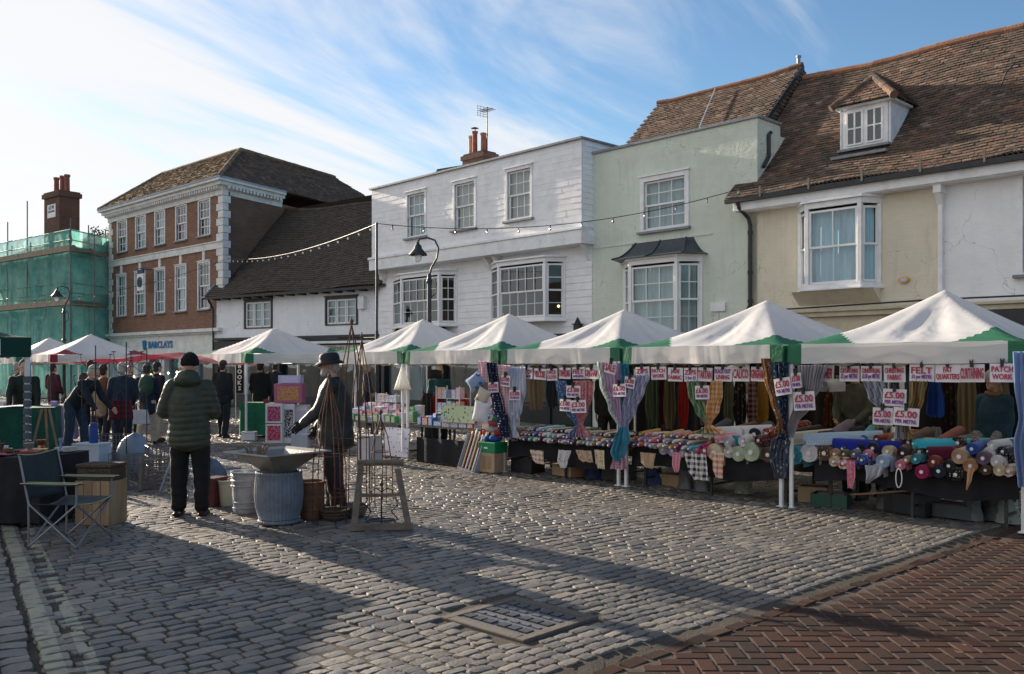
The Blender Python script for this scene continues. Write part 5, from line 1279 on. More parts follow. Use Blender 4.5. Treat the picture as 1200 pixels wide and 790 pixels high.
BIG = [  # px, py, radius px, colour, pattern, yaw, words
 (1071, 520, 6, 'cyan', 'plain', -.9, 'bright cyan fabric roll lying slantwise on top of the right-hand heap'), (1088, 529, 6, 'maroon', 'plain', -1.0, 'long maroon fabric roll lying slantwise beside the cyan one'), (1058, 531, 7, 'dark brown', 'plain', 0, 'dark brown fabric roll left of the small tan one, right-hand heap'),
 (1062, 539, 4, 'tan', 'plain', 0, 'small tan fabric roll below the dark brown roll, right-hand heap'), (1073, 538, 6, 'teal', 'plain', 0, 'teal fabric roll end under the bright cyan one'), (1055, 545, 6, 'pink', 'plain', 0, 'pink fabric roll trailing a white ribbon loop'),
 (1094, 541, 7, 'rust', 'plain', 0, 'rust red fabric roll in the middle of the right-hand heap'), (1080, 553, 8, 'magenta', 'plain', 0, 'dark magenta fabric roll at the front edge below the teal one'), (1100, 552, 8, 'navy', 'plain', 0, 'navy roll with a white tube at the front edge of the right-hand heap'),
 (1124, 535, 9, 'beige', 'plain', 0, 'fat beige fabric roll in the right-hand heap'), (1139, 526, 7, 'blue', 'plain', 0, 'mid blue fabric roll behind the beige one, right-hand heap'), (1137, 546, 8, 'tan', 'plain', .2, 'tan orange fabric roll with a long tail hanging down'),
 (1163, 522, 6, 'white', 'plain', -.3, 'white fabric roll highest at the right end of the heap'), (1159, 531, 7, 'white', 'dots', 0, 'dotted white fabric roll beside the mauve one'), (1152, 537, 8, 'mauve', 'plain', 0, 'mauve fabric roll under the dotted white one'), (1175, 529, 6, 'navy', 'dots', 0, 'dotted navy fabric roll near the right-hand blue drape'),
 (1168, 541, 7, 'white', 'check', 0, 'checked white fabric roll near the right-hand stall leg'), (1171, 551, 7, 'cream', 'plain', 0, 'cream fabric roll at the front edge beside the right-hand stall leg'), (1155, 551, 6, 'brown', 'plain', 0, 'brown fabric roll at the front edge left of the cream one'), (1182, 552, 7, 'tan', 'check', 0, 'checked tan fabric roll closest to the right-hand stall leg'),
 (1112, 546, 7, 'black', 'plain', 0, 'black fabric roll between the navy roll and the fat beige one'), (1120, 556, 8, 'black', 'dots', 0, 'dotted black roll at the front edge under the beige one'),
 (1034, 541, 8, 'light blue', 'plain', 0, 'light blue and white fabric roll left of the pink one with the loop'), (1027, 551, 7, 'pale grey', 'plain', 0, 'pale grey fabric roll with hanging cloth below the light blue one'), (1016, 532, 5, 'pink', 'dots', 0, 'dotted pink roll right of the cobalt roll end'),
 (1010, 539, 6, 'blue', 'floral', 0, 'flowered blue roll under the dotted pink one'), (1001, 532, 5, 'grey', 'plain', 0, 'small grey roll below the cobalt blue roll'), (989, 532, 5, 'olive', 'plain', 0, 'small olive roll below the left end of the cobalt blue roll'), (978, 532, 6, 'tan', 'floral', 0, 'flowered tan roll left of the small olive one'), (977, 541, 6, 'cream', 'floral', 0, 'flowered cream roll above the hanging pink cloth'), (988, 543, 7, 'red', 'check', 0, 'red checked roll among the small rolls right of the middle leg'), (999, 545, 5, 'purple', 'floral', 0, 'flowered purple roll at the front edge below the cobalt roll'),
 (966, 531, 9, 'brown', 'dots', 0, 'dotted brown roll right of the big white one'), (948, 531, 11, 'white', 'plain', 0, 'big white fabric roll right of the middle stall leg'), (930, 534, 11, 'teal', 'dots', -.1, 'dotted teal roll right beside the middle stall leg'), (942, 514, 6, 'light blue', 'dots', -1.1, 'dotted pale blue roll lying across behind the big white one'),
 (915, 516, 8, 'cream', 'check', -.5, 'checked cream roll lying across the middle stall leg'), (900, 533, 9, 'brown', 'plain', 0, 'brown fabric roll just left of the middle stall leg'), (889, 516, 6, 'maroon', 'dots', 0, 'dotted maroon roll above the large pale green one'), (880, 530, 11, 'pale green', 'plain', 0, 'large pale green fabric roll with a wide white spiral end'),
 (865, 532, 9, 'pale green', 'dots', 0, 'dotted pale green roll left of the large pale green one'), (871, 517, 7, 'white', 'floral', 0, 'white flowered roll above the two pale green ones'), (853, 518, 6, 'pale grey', 'dots', 0, 'dotted pale grey roll behind the cream one'), (854, 530, 7, 'pale grey', 'check', 0, 'checked pale grey roll right of the fat cream one'),
 (837, 530, 10, 'cream', 'dots', 0, 'fat cream roll beside the bright magenta one'), (826, 528, 8, 'magenta', 'dots', 0, 'bright magenta roll end left of the fat cream one'), (839, 513, 6, 'pink', 'check', -.8, 'pink checked roll lying slantwise behind the fat cream one'), (823, 506, 5, 'white', 'plain', -1.1, 'long thin white roll lying on top of the left heap'),
 (812, 530, 6, 'pink', 'floral', 0, 'pink flowered roll left of the bright magenta one'), (788, 528, 7, 'lilac', 'plain', 0, 'lilac roll at the front edge of the middle stall'), (777, 527, 6, 'pale grey', 'floral', 0, 'pale grey flowered roll left of the lilac one'), (800, 531, 5, 'white', 'dots', .1, 'small dotted white roll between the lilac and pink ones'),
]
for (px, py, rp, col, pat, yaw, lab) in BIG:
    q = rpx(px, py, rp, col, pat, yaw=yaw, v=-.06 + .08 * (py < 535)); roll(S, q[0], q[1], q[2], q[3], .85, col, pat, lab, yaw=yaw, pitch=R(ru(1, 4)))
g = random.Random(8); kk = 0
for (ua, ub, zb, nm) in ((LU[1] + .15, -.15, .62, 'right-hand heap'), (LU[2] + 1.2, LU[1] - .15, .60, 'middle stall heap')):
    for lay in range(2):
        n = int((ub - ua) / .16)
        for i in range(n):
            kk += 1; c = g.choice(['maroon', 'navy', 'brown', 'cream', 'pale grey', 'teal', 'black', 'tan', 'mauve', 'rust', 'purple', 'dark brown']); r_ = g.uniform(.045, .075); u = ua + (i + .5) * (ub - ua) / n
            roll(S, u, .10 + .12 * lay + g.uniform(-.03, .05), zb + .10 + lay * .10 + g.uniform(-.02, .02), r_, .7, c, g.choice(['plain', 'dots', 'floral', 'plain']), '%s roll, %s from left in the %s layer of the %s' % (c, ordn(i + 1), ('lower back', 'upper back')[lay], nm), yaw=g.uniform(-.35, .35), pitch=R(g.uniform(-4, 8)))
q = S.uv(976, 519, .1); roll(S, q[0], .12, q[1], .055, 1.25, 'cobalt blue', 'plain', 'long cobalt blue fabric roll lying across the heap', yaw=R(-78))
# the thin bolts: rows of small tubes with white ends
cols = list(PAL); g = random.Random(21); pats = ['floral', 'dots', 'check', 'floral']
_o = lambda n: str(n) + ('th' if 10 <= n % 100 <= 20 else {1: 'st', 2: 'nd', 3: 'rd'}.get(n % 10, 'th'))
for (u0, u1, base, where) in ((LU[3] + .12, LU[2] - .12, .52, 'left of SALE drape'), (LU[2] + .12, LU[2] + 1.15, .56, 'right of SALE drape')):
    for row, (zz, vv, word) in enumerate(((0, -.07, 'front'), (.062, -.02, 'second'), (.124, .10, 'top'))):
        n = int((u1 - u0) / .088); k = 0
        for i in range(n):
            u = u0 + (i + .5 + .5 * (row % 2)) * (u1 - u0) / n + g.uniform(-.01, .01)
            if u > u1: continue
            k += 1; c = g.choice(cols); p = g.choice(pats)
            roll(S, u, vv + g.uniform(-.03, .03), base + zz + .03 + g.uniform(-.008, .008), g.uniform(.026, .034), .5, c, p, '%s %s thin roll, %s from left in %s row, %s' % (c, {'floral': 'flowered', 'dots': 'dotted', 'check': 'checked'}[p], ordn(k), word, where), yaw=g.uniform(-.12, .12), pitch=R(g.uniform(-3, 4)), grp='thin fabric rolls with white tube ends')
# ---------------------------------------------------------------- drapes and hanging cloth
def drape(label, pts, m, v=-.1, folds=7, amp=.03, name='hanging_drape', cat='fabric', z_wave=0, group='fabrics hung from the stalls', seed=0, frame=None, depth=.0):
    """pts: rows (px_left, px_right, py) from the top down, measured on the plane v of the row; a folded sheet of cloth"""
    fr = frame or S; rows = []
    for (a, c, y) in pts:
        ua, z = fr.uv(a, y, v); uc, _ = fr.uv(c, y, v); rows.append((ua, uc, z))
    n = len(rows) - 1; b = MB(); u_m = (rows[0][0] + rows[0][1]) / 2; z0 = rows[-1][2]; ph = seed * 1.7
    def f(p, q):
        s = (1 - q) * n; i = min(n - 1, int(s)); t_ = s - i; t2 = t_ * t_ * (3 - 2 * t_)
        ua = rows[i][0] + (rows[i + 1][0] - rows[i][0]) * t2; uc = rows[i][1] + (rows[i + 1][1] - rows[i][1]) * t2; z = rows[i][2] + (rows[i + 1][2] - rows[i][2]) * t_
        w = uc - ua; a_ = amp * min(1, .35 + w / .4)
        return (ua + w * p - u_m, a_ * math.sin(p * folds * 6.283 + ph) + a_ * .4 * math.sin(p * folds * 14 + q * 3 + ph) + depth * math.sin(math.pi * q), z - z0 + .006 * math.sin(p * 20 + ph) * (1 - q))
    b.grid(f, max(20, folds * 10), 26)
    o = fr.w(u_m, v, z0); return solo(b, name, m, label, cat, group, loc=tuple(o), rz=fr.rot, smooth=True)
Fb = fabric
pk = Fb('pink_check_cloth', '#d8a8b4', '#e4d4d8', 'check', 22); bs_ = Fb('blue_stripe_cloth', '#a8b8d4', '#dcdce4', 'stripe', 16); nd = Fb('navy_dot_cloth', '#1c2744', '#c8ccd8', 'dots', 26)
drape('pink checked drape gathered at the cushion stall leg, carrying a £3.00 card', [(579, 597, 428), (582, 596, 455), (588, 598, 480), (592, 598, 503), (588, 602, 512)], pk, -.12, 4, seed=1)
drape('blue and white striped drape gathered right of the cushion stall leg', [(597, 615, 430), (598, 616, 455), (597, 611, 478), (597, 604, 500), (596, 608, 512)], bs_, -.13, 5, seed=2)
drape('navy dotted cloth hanging slantwise behind the cushions', [(571, 583, 425), (574, 586, 450), (578, 592, 475), (585, 599, 495), (588, 600, 512)], nd, -.16, 3, seed=3)
drape('pale pink cloth corner pinned above the hanging cushions', [(560, 572, 423), (561, 574, 436), (566, 572, 448)], pk, -.15, 3, seed=31)
drape('blue patterned drape on the left of the middle FELT group', [(650, 663, 446), (654, 668, 465), (664, 676, 485), (674, 680, 497), (664, 684, 512)], Fb('blue_print', '#51719c', '#b4bccc', 'floral', 30), -.03, 4, seed=4)
drape('red flowered pink drape on the right of the FELT group', [(672, 695, 446), (673, 694, 462), (675, 688, 482), (677, 683, 497), (674, 692, 512)], Fb('pink_floral', '#c88890', '#e0d0d0', 'floral', 34, '#8a2434'), -.03, 5, seed=5)
drape('pink and white striped drape under the SALE card', [(702, 727, 424), (706, 728, 450), (716, 729, 478), (725, 731, 500), (722, 733, 520)], Fb('pink_stripe', '#c8b4cc', '#b494b0', 'stripe', 20), -.13, 6, seed=6)
drape('pale green ribbed edge cloth left of the SALE drape', [(698, 705, 424), (703, 709, 450), (713, 718, 478), (724, 727, 500)], Fb('sage_rib', '#9db8a8', '#d4dcd4', 'stripe', 34), -.15, 2, seed=61)
drape('teal patterned drape between two striped ones at the SALE leg', [(724, 738, 426), (726, 737, 450), (727, 735, 478), (728, 733, 500)], Fb('teal_print', '#2f7d96', '#79b0be', 'floral', 26), -.11, 3, seed=7)
drape('lilac striped drape right of the SALE leg, bowed towards the ZIPS sign', [(734, 760, 440), (733, 754, 458), (730, 745, 480), (728, 736, 500), (722, 738, 514)], Fb('lilac_stripe', '#9aa0c4', '#c4c6da', 'stripe', 14), -.12, 7, seed=8)
drape('teal knotted cloth tied round the SALE stall leg', [(727, 734, 500), (720, 736, 514), (716, 732, 530), (720, 728, 540)], Fb('teal_plain', '#4a9ab4'), -.2, 3, amp=.045, seed=9)
drape('pink checked cloth end hanging low on the SALE stall leg', [(722, 732, 530), (719, 734, 540), (717, 735, 549)], Fb('pink_check_dark', '#b07090', '#d8b8c8', 'check', 30), -.17, 3, seed=10)
drape('sage green drape on the left of the orange gingham', [(804, 818, 446), (806, 822, 462), (814, 828, 482), (826, 834, 498), (816, 836, 508)], Fb('sage', '#5e7a5e', '#86a080', 'stripe', 12), -.03, 4, seed=11)
drape('orange gingham drape bowed beside the £6.00 card', [(833, 846, 446), (830, 846, 462), (827, 842, 480), (826, 833, 497), (824, 850, 507)], Fb('orange_gingham', '#cc8a48', '#dcc4a0', 'check', 16), -.05, 4, seed=12)
drape('brown flowered drape at the middle leg under a slanting card', [(892, 903, 420), (896, 906, 445), (903, 911, 470), (911, 917, 495), (908, 920, 508)], Fb('brown_floral', '#7a5a40', '#c4a888', 'floral', 30, '#3c2c22'), -.21, 3, seed=13)
drape('navy flowered drape between brown and grey drapes at the middle leg', [(904, 925, 424), (907, 924, 450), (912, 924, 475), (917, 923, 497), (910, 926, 520)], Fb('navy_floral', '#1e3350', '#8094a4', 'floral', 24, '#45708a'), -.17, 4, seed=14)
drape('silver grey pleated drape right of the middle leg, carrying a £5.00 card', [(934, 969, 428), (936, 963, 450), (930, 950, 475), (924, 934, 498), (918, 930, 512)], Fb('silver_grey', '#b0adb4'), -.15, 9, seed=15)
drape('patchwork cloth ends hanging from the middle stall leg', [(905, 925, 515), (902, 922, 535), (908, 920, 560)], Fb('patch_ends', '#5a6476', '#c4c0bc', 'floral', 18, '#2e3848'), -.18, 5, amp=.05, seed=16)
drape('grey striped drape left of the three right-hand £5.00 cards', [(1012, 1036, 446), (1018, 1042, 465), (1036, 1054, 485), (1050, 1062, 500), (1048, 1064, 514)], Fb('grey_stripe', '#8a92a4', '#c0c4cc', 'stripe', 14), -.03, 6, seed=17)
drape('gold striped drape right of the three right-hand £5.00 cards', [(1066, 1088, 446), (1066, 1084, 465), (1060, 1078, 485), (1058, 1066, 500), (1054, 1074, 514)], Fb('gold_stripe', '#7c6844', '#a89468', 'stripe', 9), -.03, 5, seed=18)
drape('light blue drape falling at the right edge of the picture', [(1186, 1214, 412), (1187, 1216, 450), (1192, 1216, 490), (1186, 1216, 520), (1191, 1216, 570)], Fb('light_blue', '#8fa8d0', '#a8bcdc', 'stripe', 5), -.15, 4, amp=.05, seed=19)
# swatches over the table edge
for k, (px, c, p, w_, hw, dn, sk) in enumerate(((629, 'tan', 'check', 'tan checked', 8, 10, 2), (661, 'white', 'floral', 'white flowered', 7, 15, -2), (684, 'beige', 'floral', 'beige flowered', 9, 8, 3), (703, 'cream', 'floral', 'cream flowered', 6, 16, 1), (759, 'beige', 'plain', 'plain beige', 9, 12, 0), (793, 'pink', 'dots', 'pink dotted', 5, 17, -1), (815, 'navy', 'check', 'navy gingham', 13, 26, 4), (842, 'orange', 'check', 'orange gingham', 7, 24, 0))):
    y = 533 + (3 if px > 750 else 0)
    drape('%s cloth swatch hanging over the table edge' % w_, [(px - hw, px + hw, y - 6), (px - hw * .95 + sk, px + hw * .8 + sk, y + dn * .5), (px - hw * .4 + sk, px + hw * .75 + sk * 1.5, y + dn)], cmat(c, p), -.11, 2, amp=.018, name='cloth_swatch', group='swatches hanging over the table edge', seed=k)
drape('pink streaked cloth hanging from the small rolls right of the middle leg', [(992, 1003, 540), (993, 1003, 555), (994, 1000, 572)], cmat('pink', 'floral'), -.12, 2, seed=40)
drape('pale grey cloth hanging below the light blue roll', [(1013, 1036, 545), (1014, 1032, 555), (1014, 1020, 566)], cmat('pale grey'), -.12, 3, seed=41)
drape('tan cloth tail hanging below the tan orange roll', [(1134, 1142, 548), (1133, 1139, 560), (1132, 1134, 574)], cmat('tan'), -.12, 1, amp=.01, seed=42)
b = MB(); q0 = S.uv(1053, 547, -.1); b.tube([Vector((.035 * math.sin(a_) * (1 if a_ < 3.14 else .8), 0, -.12 + .10 * math.cos(a_))) for a_ in [k * .35 for k in range(19)]], .006, 6); solo(b, 'ribbon_loop', TUBEW, 'thin white ribbon loop hanging from the pink roll', 'ribbon', loc=tuple(S.w(q0[0], -.1, q0[1])), rz=S.rot, smooth=True)
# cloths hanging deep inside the stalls
INS = [(620, 636, 420, 480, 'beige', '#8a7a68', None, 'plain'), (642, 652, 425, 478, 'dark grey', '#3c4048', None, 'plain'), (756, 772, 430, 500, 'dull green', '#3e4a3a', '#59654c', 'stripe'), (772, 780, 430, 498, 'maroon', '#6a2834', None, 'plain'), (779, 791, 430, 503, 'olive brown', '#5c5440', '#7a7050', 'stripe'),
       (796, 807, 430, 502, 'bright red', '#a82c22', None, 'plain'), (818, 828, 430, 498, 'grey pink', '#8a7474', None, 'plain'), (849, 860, 436, 505, 'moss green', '#5a6048', None, 'plain'), (861, 875, 436, 500, 'black flowered', '#1c1a1c', '#6a4a38', 'floral'), (876, 887, 436, 505, 'maroon checked', '#5c2230', '#a08880', 'check'), (887, 899, 436, 505, 'mustard', '#a07830', None, 'plain'),
       (867, 878, 436, 462, 'pale grey', '#a8a4a0', None, 'plain'), (966, 978, 455, 512, 'brown flowered', '#5c3420', '#8a5a34', 'floral'), (975, 986, 440, 508, 'cream edged', '#7c7058', '#b4a888', 'stripe'), (1008, 1018, 440, 508, 'grey brown', '#6a6058', '#4c443e', 'stripe'), (1122, 1145, 440, 512, 'beige linen', '#7c7058', '#94866a', 'stripe'), (1104, 1122, 440, 512, 'black and brown', '#201814', '#4a3428', 'floral'), (1146, 1162, 440, 510, 'dark plum', '#2c2028', None, 'plain'), (1160, 1182, 440, 475, 'grey linen', '#827a6e', None, 'plain'), (1042, 1056, 448, 500, 'slate', '#3e4450', None, 'plain'), (1090, 1104, 500, 520, 'pale grey triangle', '#9a9a9c', None, 'plain')]
for k, (a, c, y0, y1, nm, c1, c2, pt) in enumerate(INS):
    drape('%s fabric length hanging inside the stall' % nm, [(a + 2, c - 2, y0), (a, c, (y0 * 2 + y1) / 3), (a - 1, c + 1, (y0 + 2 * y1) / 3), (a + 2, c - 1, y1)], Fb('in_' + nm.replace(' ', '_'), c1, c2, pt, 14), 1.25 + .12 * (k % 4), 3, amp=.025, name='hanging_fabric', group='lengths of cloth hanging inside the fabric stalls', seed=k + 50)
drape('royal blue cloth bag hanging under the FAT QUARTERS sign', [(1089, 1101, 447), (1086, 1105, 465), (1085, 1105, 485), (1090, 1104, 489)], Fb('royal_blue', '#1c4a9c'), .5, 3, amp=.05, seed=90)
b = MB(); Mx = Matrix.Rotation(R(-90), 4, 'X')
q0 = S.uv(959, 452, .4); roll(S, q0[0], .5, q0[1], .075, .5, 'pale grey', 'plain', 'pale roll hung high under the DESIGNER sign', yaw=0, grp=None)
# near-black sheets added to deepen the shade inside the stalls
for i, (lab, c) in enumerate((('dark sheet added as shade at the back of the right-hand fabric stall', '#15161a'), ('dark brown sheet added as shade at the back of the CALICO stall', '#1c1714'), ('charcoal sheet added as shade at the back of the SALE stall', '#181a1c'))):
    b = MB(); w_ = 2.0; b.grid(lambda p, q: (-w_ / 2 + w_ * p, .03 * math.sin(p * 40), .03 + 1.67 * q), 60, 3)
    solo(b, 'shade_sheet', Fb('shade_cloth%d' % i, c, trans=.02), lab, 'cloth', None, loc=tuple(S.w((LU[i] + LU[i + 1]) / 2, 3.0)), rz=S.rot, smooth=True)

# ---------------------------------------------------------------- cards and clips
RED = mat('sign_red', (.42, .03, .07), .6, .1, 5); PURP = mat('sign_purple', (.20, .05, .28), .6, .1, 5); CARDW = mat('sign_card', (.70, .68, .72), .55, .05, 5); CARDT = CARDW
def card(px0, px1, py0, py1, lines, label, v=-.03, tilt=0, clip=True, cols=(RED, PURP), name='price_card'):
    u0, z1 = S.uv(px0, py0, v); u1, _ = S.uv(px1, py0, v); _, z0 = S.uv((px0 + px1) / 2, py1, v); _, z1 = S.uv((px0 + px1) / 2, py0, v)
    uc, zc = (u0 + u1) / 2, (z0 + z1) / 2; w, h = (u1 - u0), (z1 - z0)
    t = thing(name, label, 'sign', tuple(S.w(uc, v, zc)), S.rot, 'lettered cards clipped along the fabric stalls'); t.rotation_euler = (0, R(tilt), S.rot)
    b = MB(); b.grid(lambda p, q: (-w / 2 + w * p, .006 * math.sin(p * 3 + px0) , -h / 2 + h * q), 6, 2); b.build('card', CARDW, t, solid=.003)
    n = len(lines); tot = sum(l[1] for l in lines); y = h / 2 - h * .10
    for (s_, fr, ci, wf) in lines:
        hh = h * .80 * fr / tot; b = MB(); text_mb(b, s_, hh * .74, face_mat((0, -.012, y - hh / 2)), bold=.007, width=w * wf); b.build('lettering', cols[ci], t); y -= hh
    if clip:
        b = MB(); zt = h / 2; b.prism([(-.012, -.03, zt - .03), (.012, -.03, zt - .03), (.016, -.03, zt + .05), (.0, -.03, zt + .02), (-.016, -.03, zt + .05)], (0, .04, 0)); b.build('clip', BLACK, t)
    return t
P5 = lambda: [('£5.00', 3, 0, .86), ('PER METRE', 1.7, 1, .82)]
pr = lambda s: [(s, 3, 0, .86), ('PER METRE', 1.7, 1, .82)]
CARDS = [
 (610, 624, 431, 444, [('STRETCH', 2, 0, .9), ('£3 PER METRE', 1, 1, .85)], 'small STRETCH sign, first from the left on the fabric stalls', 0), (626, 640, 432, 445, [('VISCOSE', 2, 0, .9)], 'small VISCOSE sign second from the left', 3), (641, 653, 432, 446, [('FACE', 1, 0, .8), ('CLOTH', 1, 0, .85)], 'small FACE CLOTH sign third from the left', -2),
 (655, 669, 431, 444, [('TOWELLING', 2, 0, .92)], 'small TOWELLING sign left of the FELT one', 1), (671, 685, 430.5, 444, [('FELT', 2, 0, .86), ('£3 PER METRE', 1, 1, .85)], 'FELT sign in the middle of the row', -1), (686, 701, 431, 444, [('GINGHAM', 2, 0, .92)], 'GINGHAM sign left of the SALE card', 1),
 (709, 722, 424, 438, [('SALE', 2, 0, .9)], 'SALE card on the pink striped drape', 12),
 (745, 761, 430, 445, [('ZIPS', 2, 0, .85), ('3 for £1', 1.4, 1, .8)], 'ZIPS sign right of the SALE drape', -3), (763, 781, 430, 445, [('PATCH', 1, 0, .85), ('WORK', 1, 0, .8)], 'PATCH WORK sign between ZIPS and JADE FABRIC', -2), (783, 800, 431, 447, [('JADE', 1, 0, .6), ('FABRIC', 1, 0, .9)], 'JADE FABRIC sign in the middle stall', 1), (802, 817, 431, 447, [('ZIPS', 2, 0, .9), ('3 for £1', 1.4, 1, .8)], 'ZIPS sign left of TARTAN', -2),
 (818, 835, 431, 447, [('TARTAN', 2, 0, .92)], 'TARTAN sign above the £6.00 card', 2), (837, 858, 430, 447, [('BLACK OUT', 1, 1, .88), ('LINING', 1, 0, .75)], 'BLACK OUT LINING sign in the middle stall', 1), (859, 878, 429, 447, [('CALICO', 2, 0, .92)], 'CALICO sign left of the right GINGHAM one', 0), (880, 897, 430, 447, [('GINGHAM', 2, 0, .92)], 'GINGHAM sign right of CALICO', 2),
 (953, 977, 427, 447, [('DESIGNER', 2, 0, .92)], 'DESIGNER sign right of the middle leg', 4), (984, 1007, 429, 447, [('CURTAIN LINING', 1, 0, .9), ('£2 per METRE', 1, 1, .85)], 'CURTAIN LINING sign right of DESIGNER', 0), (1009, 1033, 429, 447, [('CUSHION FILLING', 1, 0, .9), ('£3.50 per METRE', 1, 1, .85)], 'CUSHION FILLING sign left of CHRISTMAS FABRIC', 0),
 (1036, 1061, 428, 448, [('CHRISTMAS', 1, 0, .9), ('FABRIC', 1, 0, .65)], 'CHRISTMAS FABRIC sign on the right-hand stall', -1), (1066, 1095, 427, 447, [('FELT', 1.7, 0, .85), ('£3 per METRE', 1, 1, .8)], 'large FELT sign on the right-hand stall', 1), (1096, 1126, 427, 448, [('FAT', 1, 0, .35), ('QUARTERS', 1, 0, .92)], 'FAT QUARTERS sign on the right-hand stall', 0), (1125, 1154, 427, 448, [('CURTAINING', 2, 0, .94)], 'CURTAINING sign on the right-hand stall', -1), (1160, 1190, 426, 448, [('PATCH', 1, 0, .85), ('WORK', 1, 0, .8)], 'PATCH WORK sign at the right edge of the picture', 0)]
for (a, c, y0, y1, ls, lab, tl) in CARDS: card(a, c, y0, y1, ls, lab, -.035 - (.13 if 'SALE card' in lab else 0), tl, name='fabric_sign')
for (a, c, y0, y1, s_, lab, tl, vv) in ((587, 598, 440, 453, '£3.00', '£3.00 card on the pink checked drape', 4, -.17), (597, 610, 457, 469, '£3.00', '£3.00 card on the blue striped drape', 0, -.18), (572, 584, 448, 460, '£3.00', '£3.00 card left of the pink checked drape', -3, -.2),
    (664, 680, 452, 466, '£3.00', '£3.00 card on top of the blue and pink pair of drapes', 0, -.09), (656, 669, 468, 482, '£3.00', '£3.00 card lower left beside its twin below FELT', 1, -.085), (669, 687, 469, 484, '£3.00', '£3.00 card lower right beside its twin below FELT', -3, -.09),
    (718, 734, 450, 465, '£6.00', '£6.00 card on the pink striped SALE drape', -3, -.19), (732, 744, 442, 455, '£6.00', '£6.00 card on the teal drape', 8, -.17), (815, 831, 452, 468, '£6.00', '£6.00 card between sage and orange gingham drapes', -2, -.09),
    (908, 927, 443, 463, '£5.00', '£5.00 card on the brown flowered drape', -10, -.26), (928, 939, 437, 455, '£5.00', '£5.00 card half hidden behind its neighbour at the middle leg', -6, -.23), (930, 955, 459, 481, '£5.00', '£5.00 card on the silver grey drape', -4, -.22),
    (1035, 1062, 456, 476, '£5.00', '£5.00 card topmost of the three on the right-hand stall', 2, -.08), (1023, 1046, 478, 498, '£5.00', '£5.00 card lower left of the three on the right-hand stall', 1, -.085), (1047, 1077, 478, 499, '£5.00', '£5.00 card lower right of the three on the right-hand stall', 3, -.09)):
    card(a, c, y0, y1, pr(s_), lab, vv, tl)
# ---------------------------------------------------------------- cushions on the cushion leg
def cushion(px, py, w, h, tiltdeg, m, label, v=-.25):
    u, z = S.uv(px, py, v); b = MB(); n = 14
    for sg in (-1, 1): b.grid(lambda a, c: ((a - .5) * w * (1 - .10 * (1 - abs(2 * c - 1) ** 2) * 1), sg * .055 * (max(0, (1 - abs(2 * a - 1) ** 2.5) * (1 - abs(2 * c - 1) ** 2.5)) ** .6), (c - .5) * h * (1 - .10 * (1 - abs(2 * a - 1) ** 2))), n, n)
    o = solo(b, 'hanging_cushion', m, label, 'cushion', 'cushions hanging at the stall leg', loc=tuple(S.w(u, v, z)), smooth=True); o.rotation_euler = (0, R(tiltdeg), S.rot + .25); return o
cushion(557, 447, .30, .24, -35, Fb('cushion_blue', '#8fa4c4', '#dfe3ec', 'floral', 9, '#4a6aa0'), 'blue and white patterned cushion, highest of the hanging cushions')
cushion(566, 464, .24, .24, 25, Fb('cushion_cream', '#c9c2b4', '#8a8070', 'floral', 5), 'small cream cushion in the middle of the hanging cushions', -.22)
cushion(564, 483, .30, .34, 12, Fb('cushion_white', '#d2d3da'), 'plain white cushion, lowest of the hanging cushions')
# ================================================================ PEOPLE
from mathutils import noise as MN
def remesh(mb, voxel, name, smooth=4):
    me = mb.mesh(name, SOIL); o = bpy.data.objects.new(name, me); COL.objects.link(o)
    m = o.modifiers.new('r', 'REMESH'); m.mode = 'VOXEL'; m.voxel_size = voxel; m.use_smooth_shade = True
    m2 = o.modifiers.new('s', 'SMOOTH'); m2.iterations = smooth; m2.factor = .5
    dg = bpy.context.evaluated_depsgraph_get(); r = bpy.data.meshes.new_from_object(o.evaluated_get(dg))
    bpy.data.objects.remove(o); bpy.data.meshes.remove(me); r.materials.clear(); r.name = name; return r
def displace(me, fn):
    n = len(me.vertices); co = np.empty(n * 3); me.vertices.foreach_get('co', co); nr = np.empty(n * 3); me.vertices.foreach_get('normal', nr)
    co = co.reshape(-1, 3); nr = nr.reshape(-1, 3); d = np.array([fn(c) for c in co]); co = co + nr * d[:, None]
    me.vertices.foreach_set('co', co.ravel()); me.update()
def link(me, name, m, parent, smooth=True):
    me.materials.append(m); me.polygons.foreach_set('use_smooth', [smooth] * len(me.polygons)); o = bpy.data.objects.new(name, me); COL.objects.link(o); o.parent = parent; return o
def seg(mb, a, b_, r0, r1):
    a = Vector(a); b_ = Vector(b_); mb.tube([a, b_], [r0, r1], 12); mb.ell(a, r0, r0, r0, 12, 8); mb.ell(b_, r1, r1, r1, 12, 8)
SKIN = mat('skin', (.50, .30, .22), .6, .12, 12); HAIRG = mat('grey_hair', (.35, .33, .31), .8, .3, 40, .004, 120); HAIRD = mat('dark_hair', (.035, .025, .02), .8, .3, 40, .004, 120); HAIRB = mat('fair_hair', (.32, .22, .12), .8, .3, 40, .004, 120)
def clothm(name, c, r=.8): return mat(name, srgb(c), r, .22, 14, .004, 60)
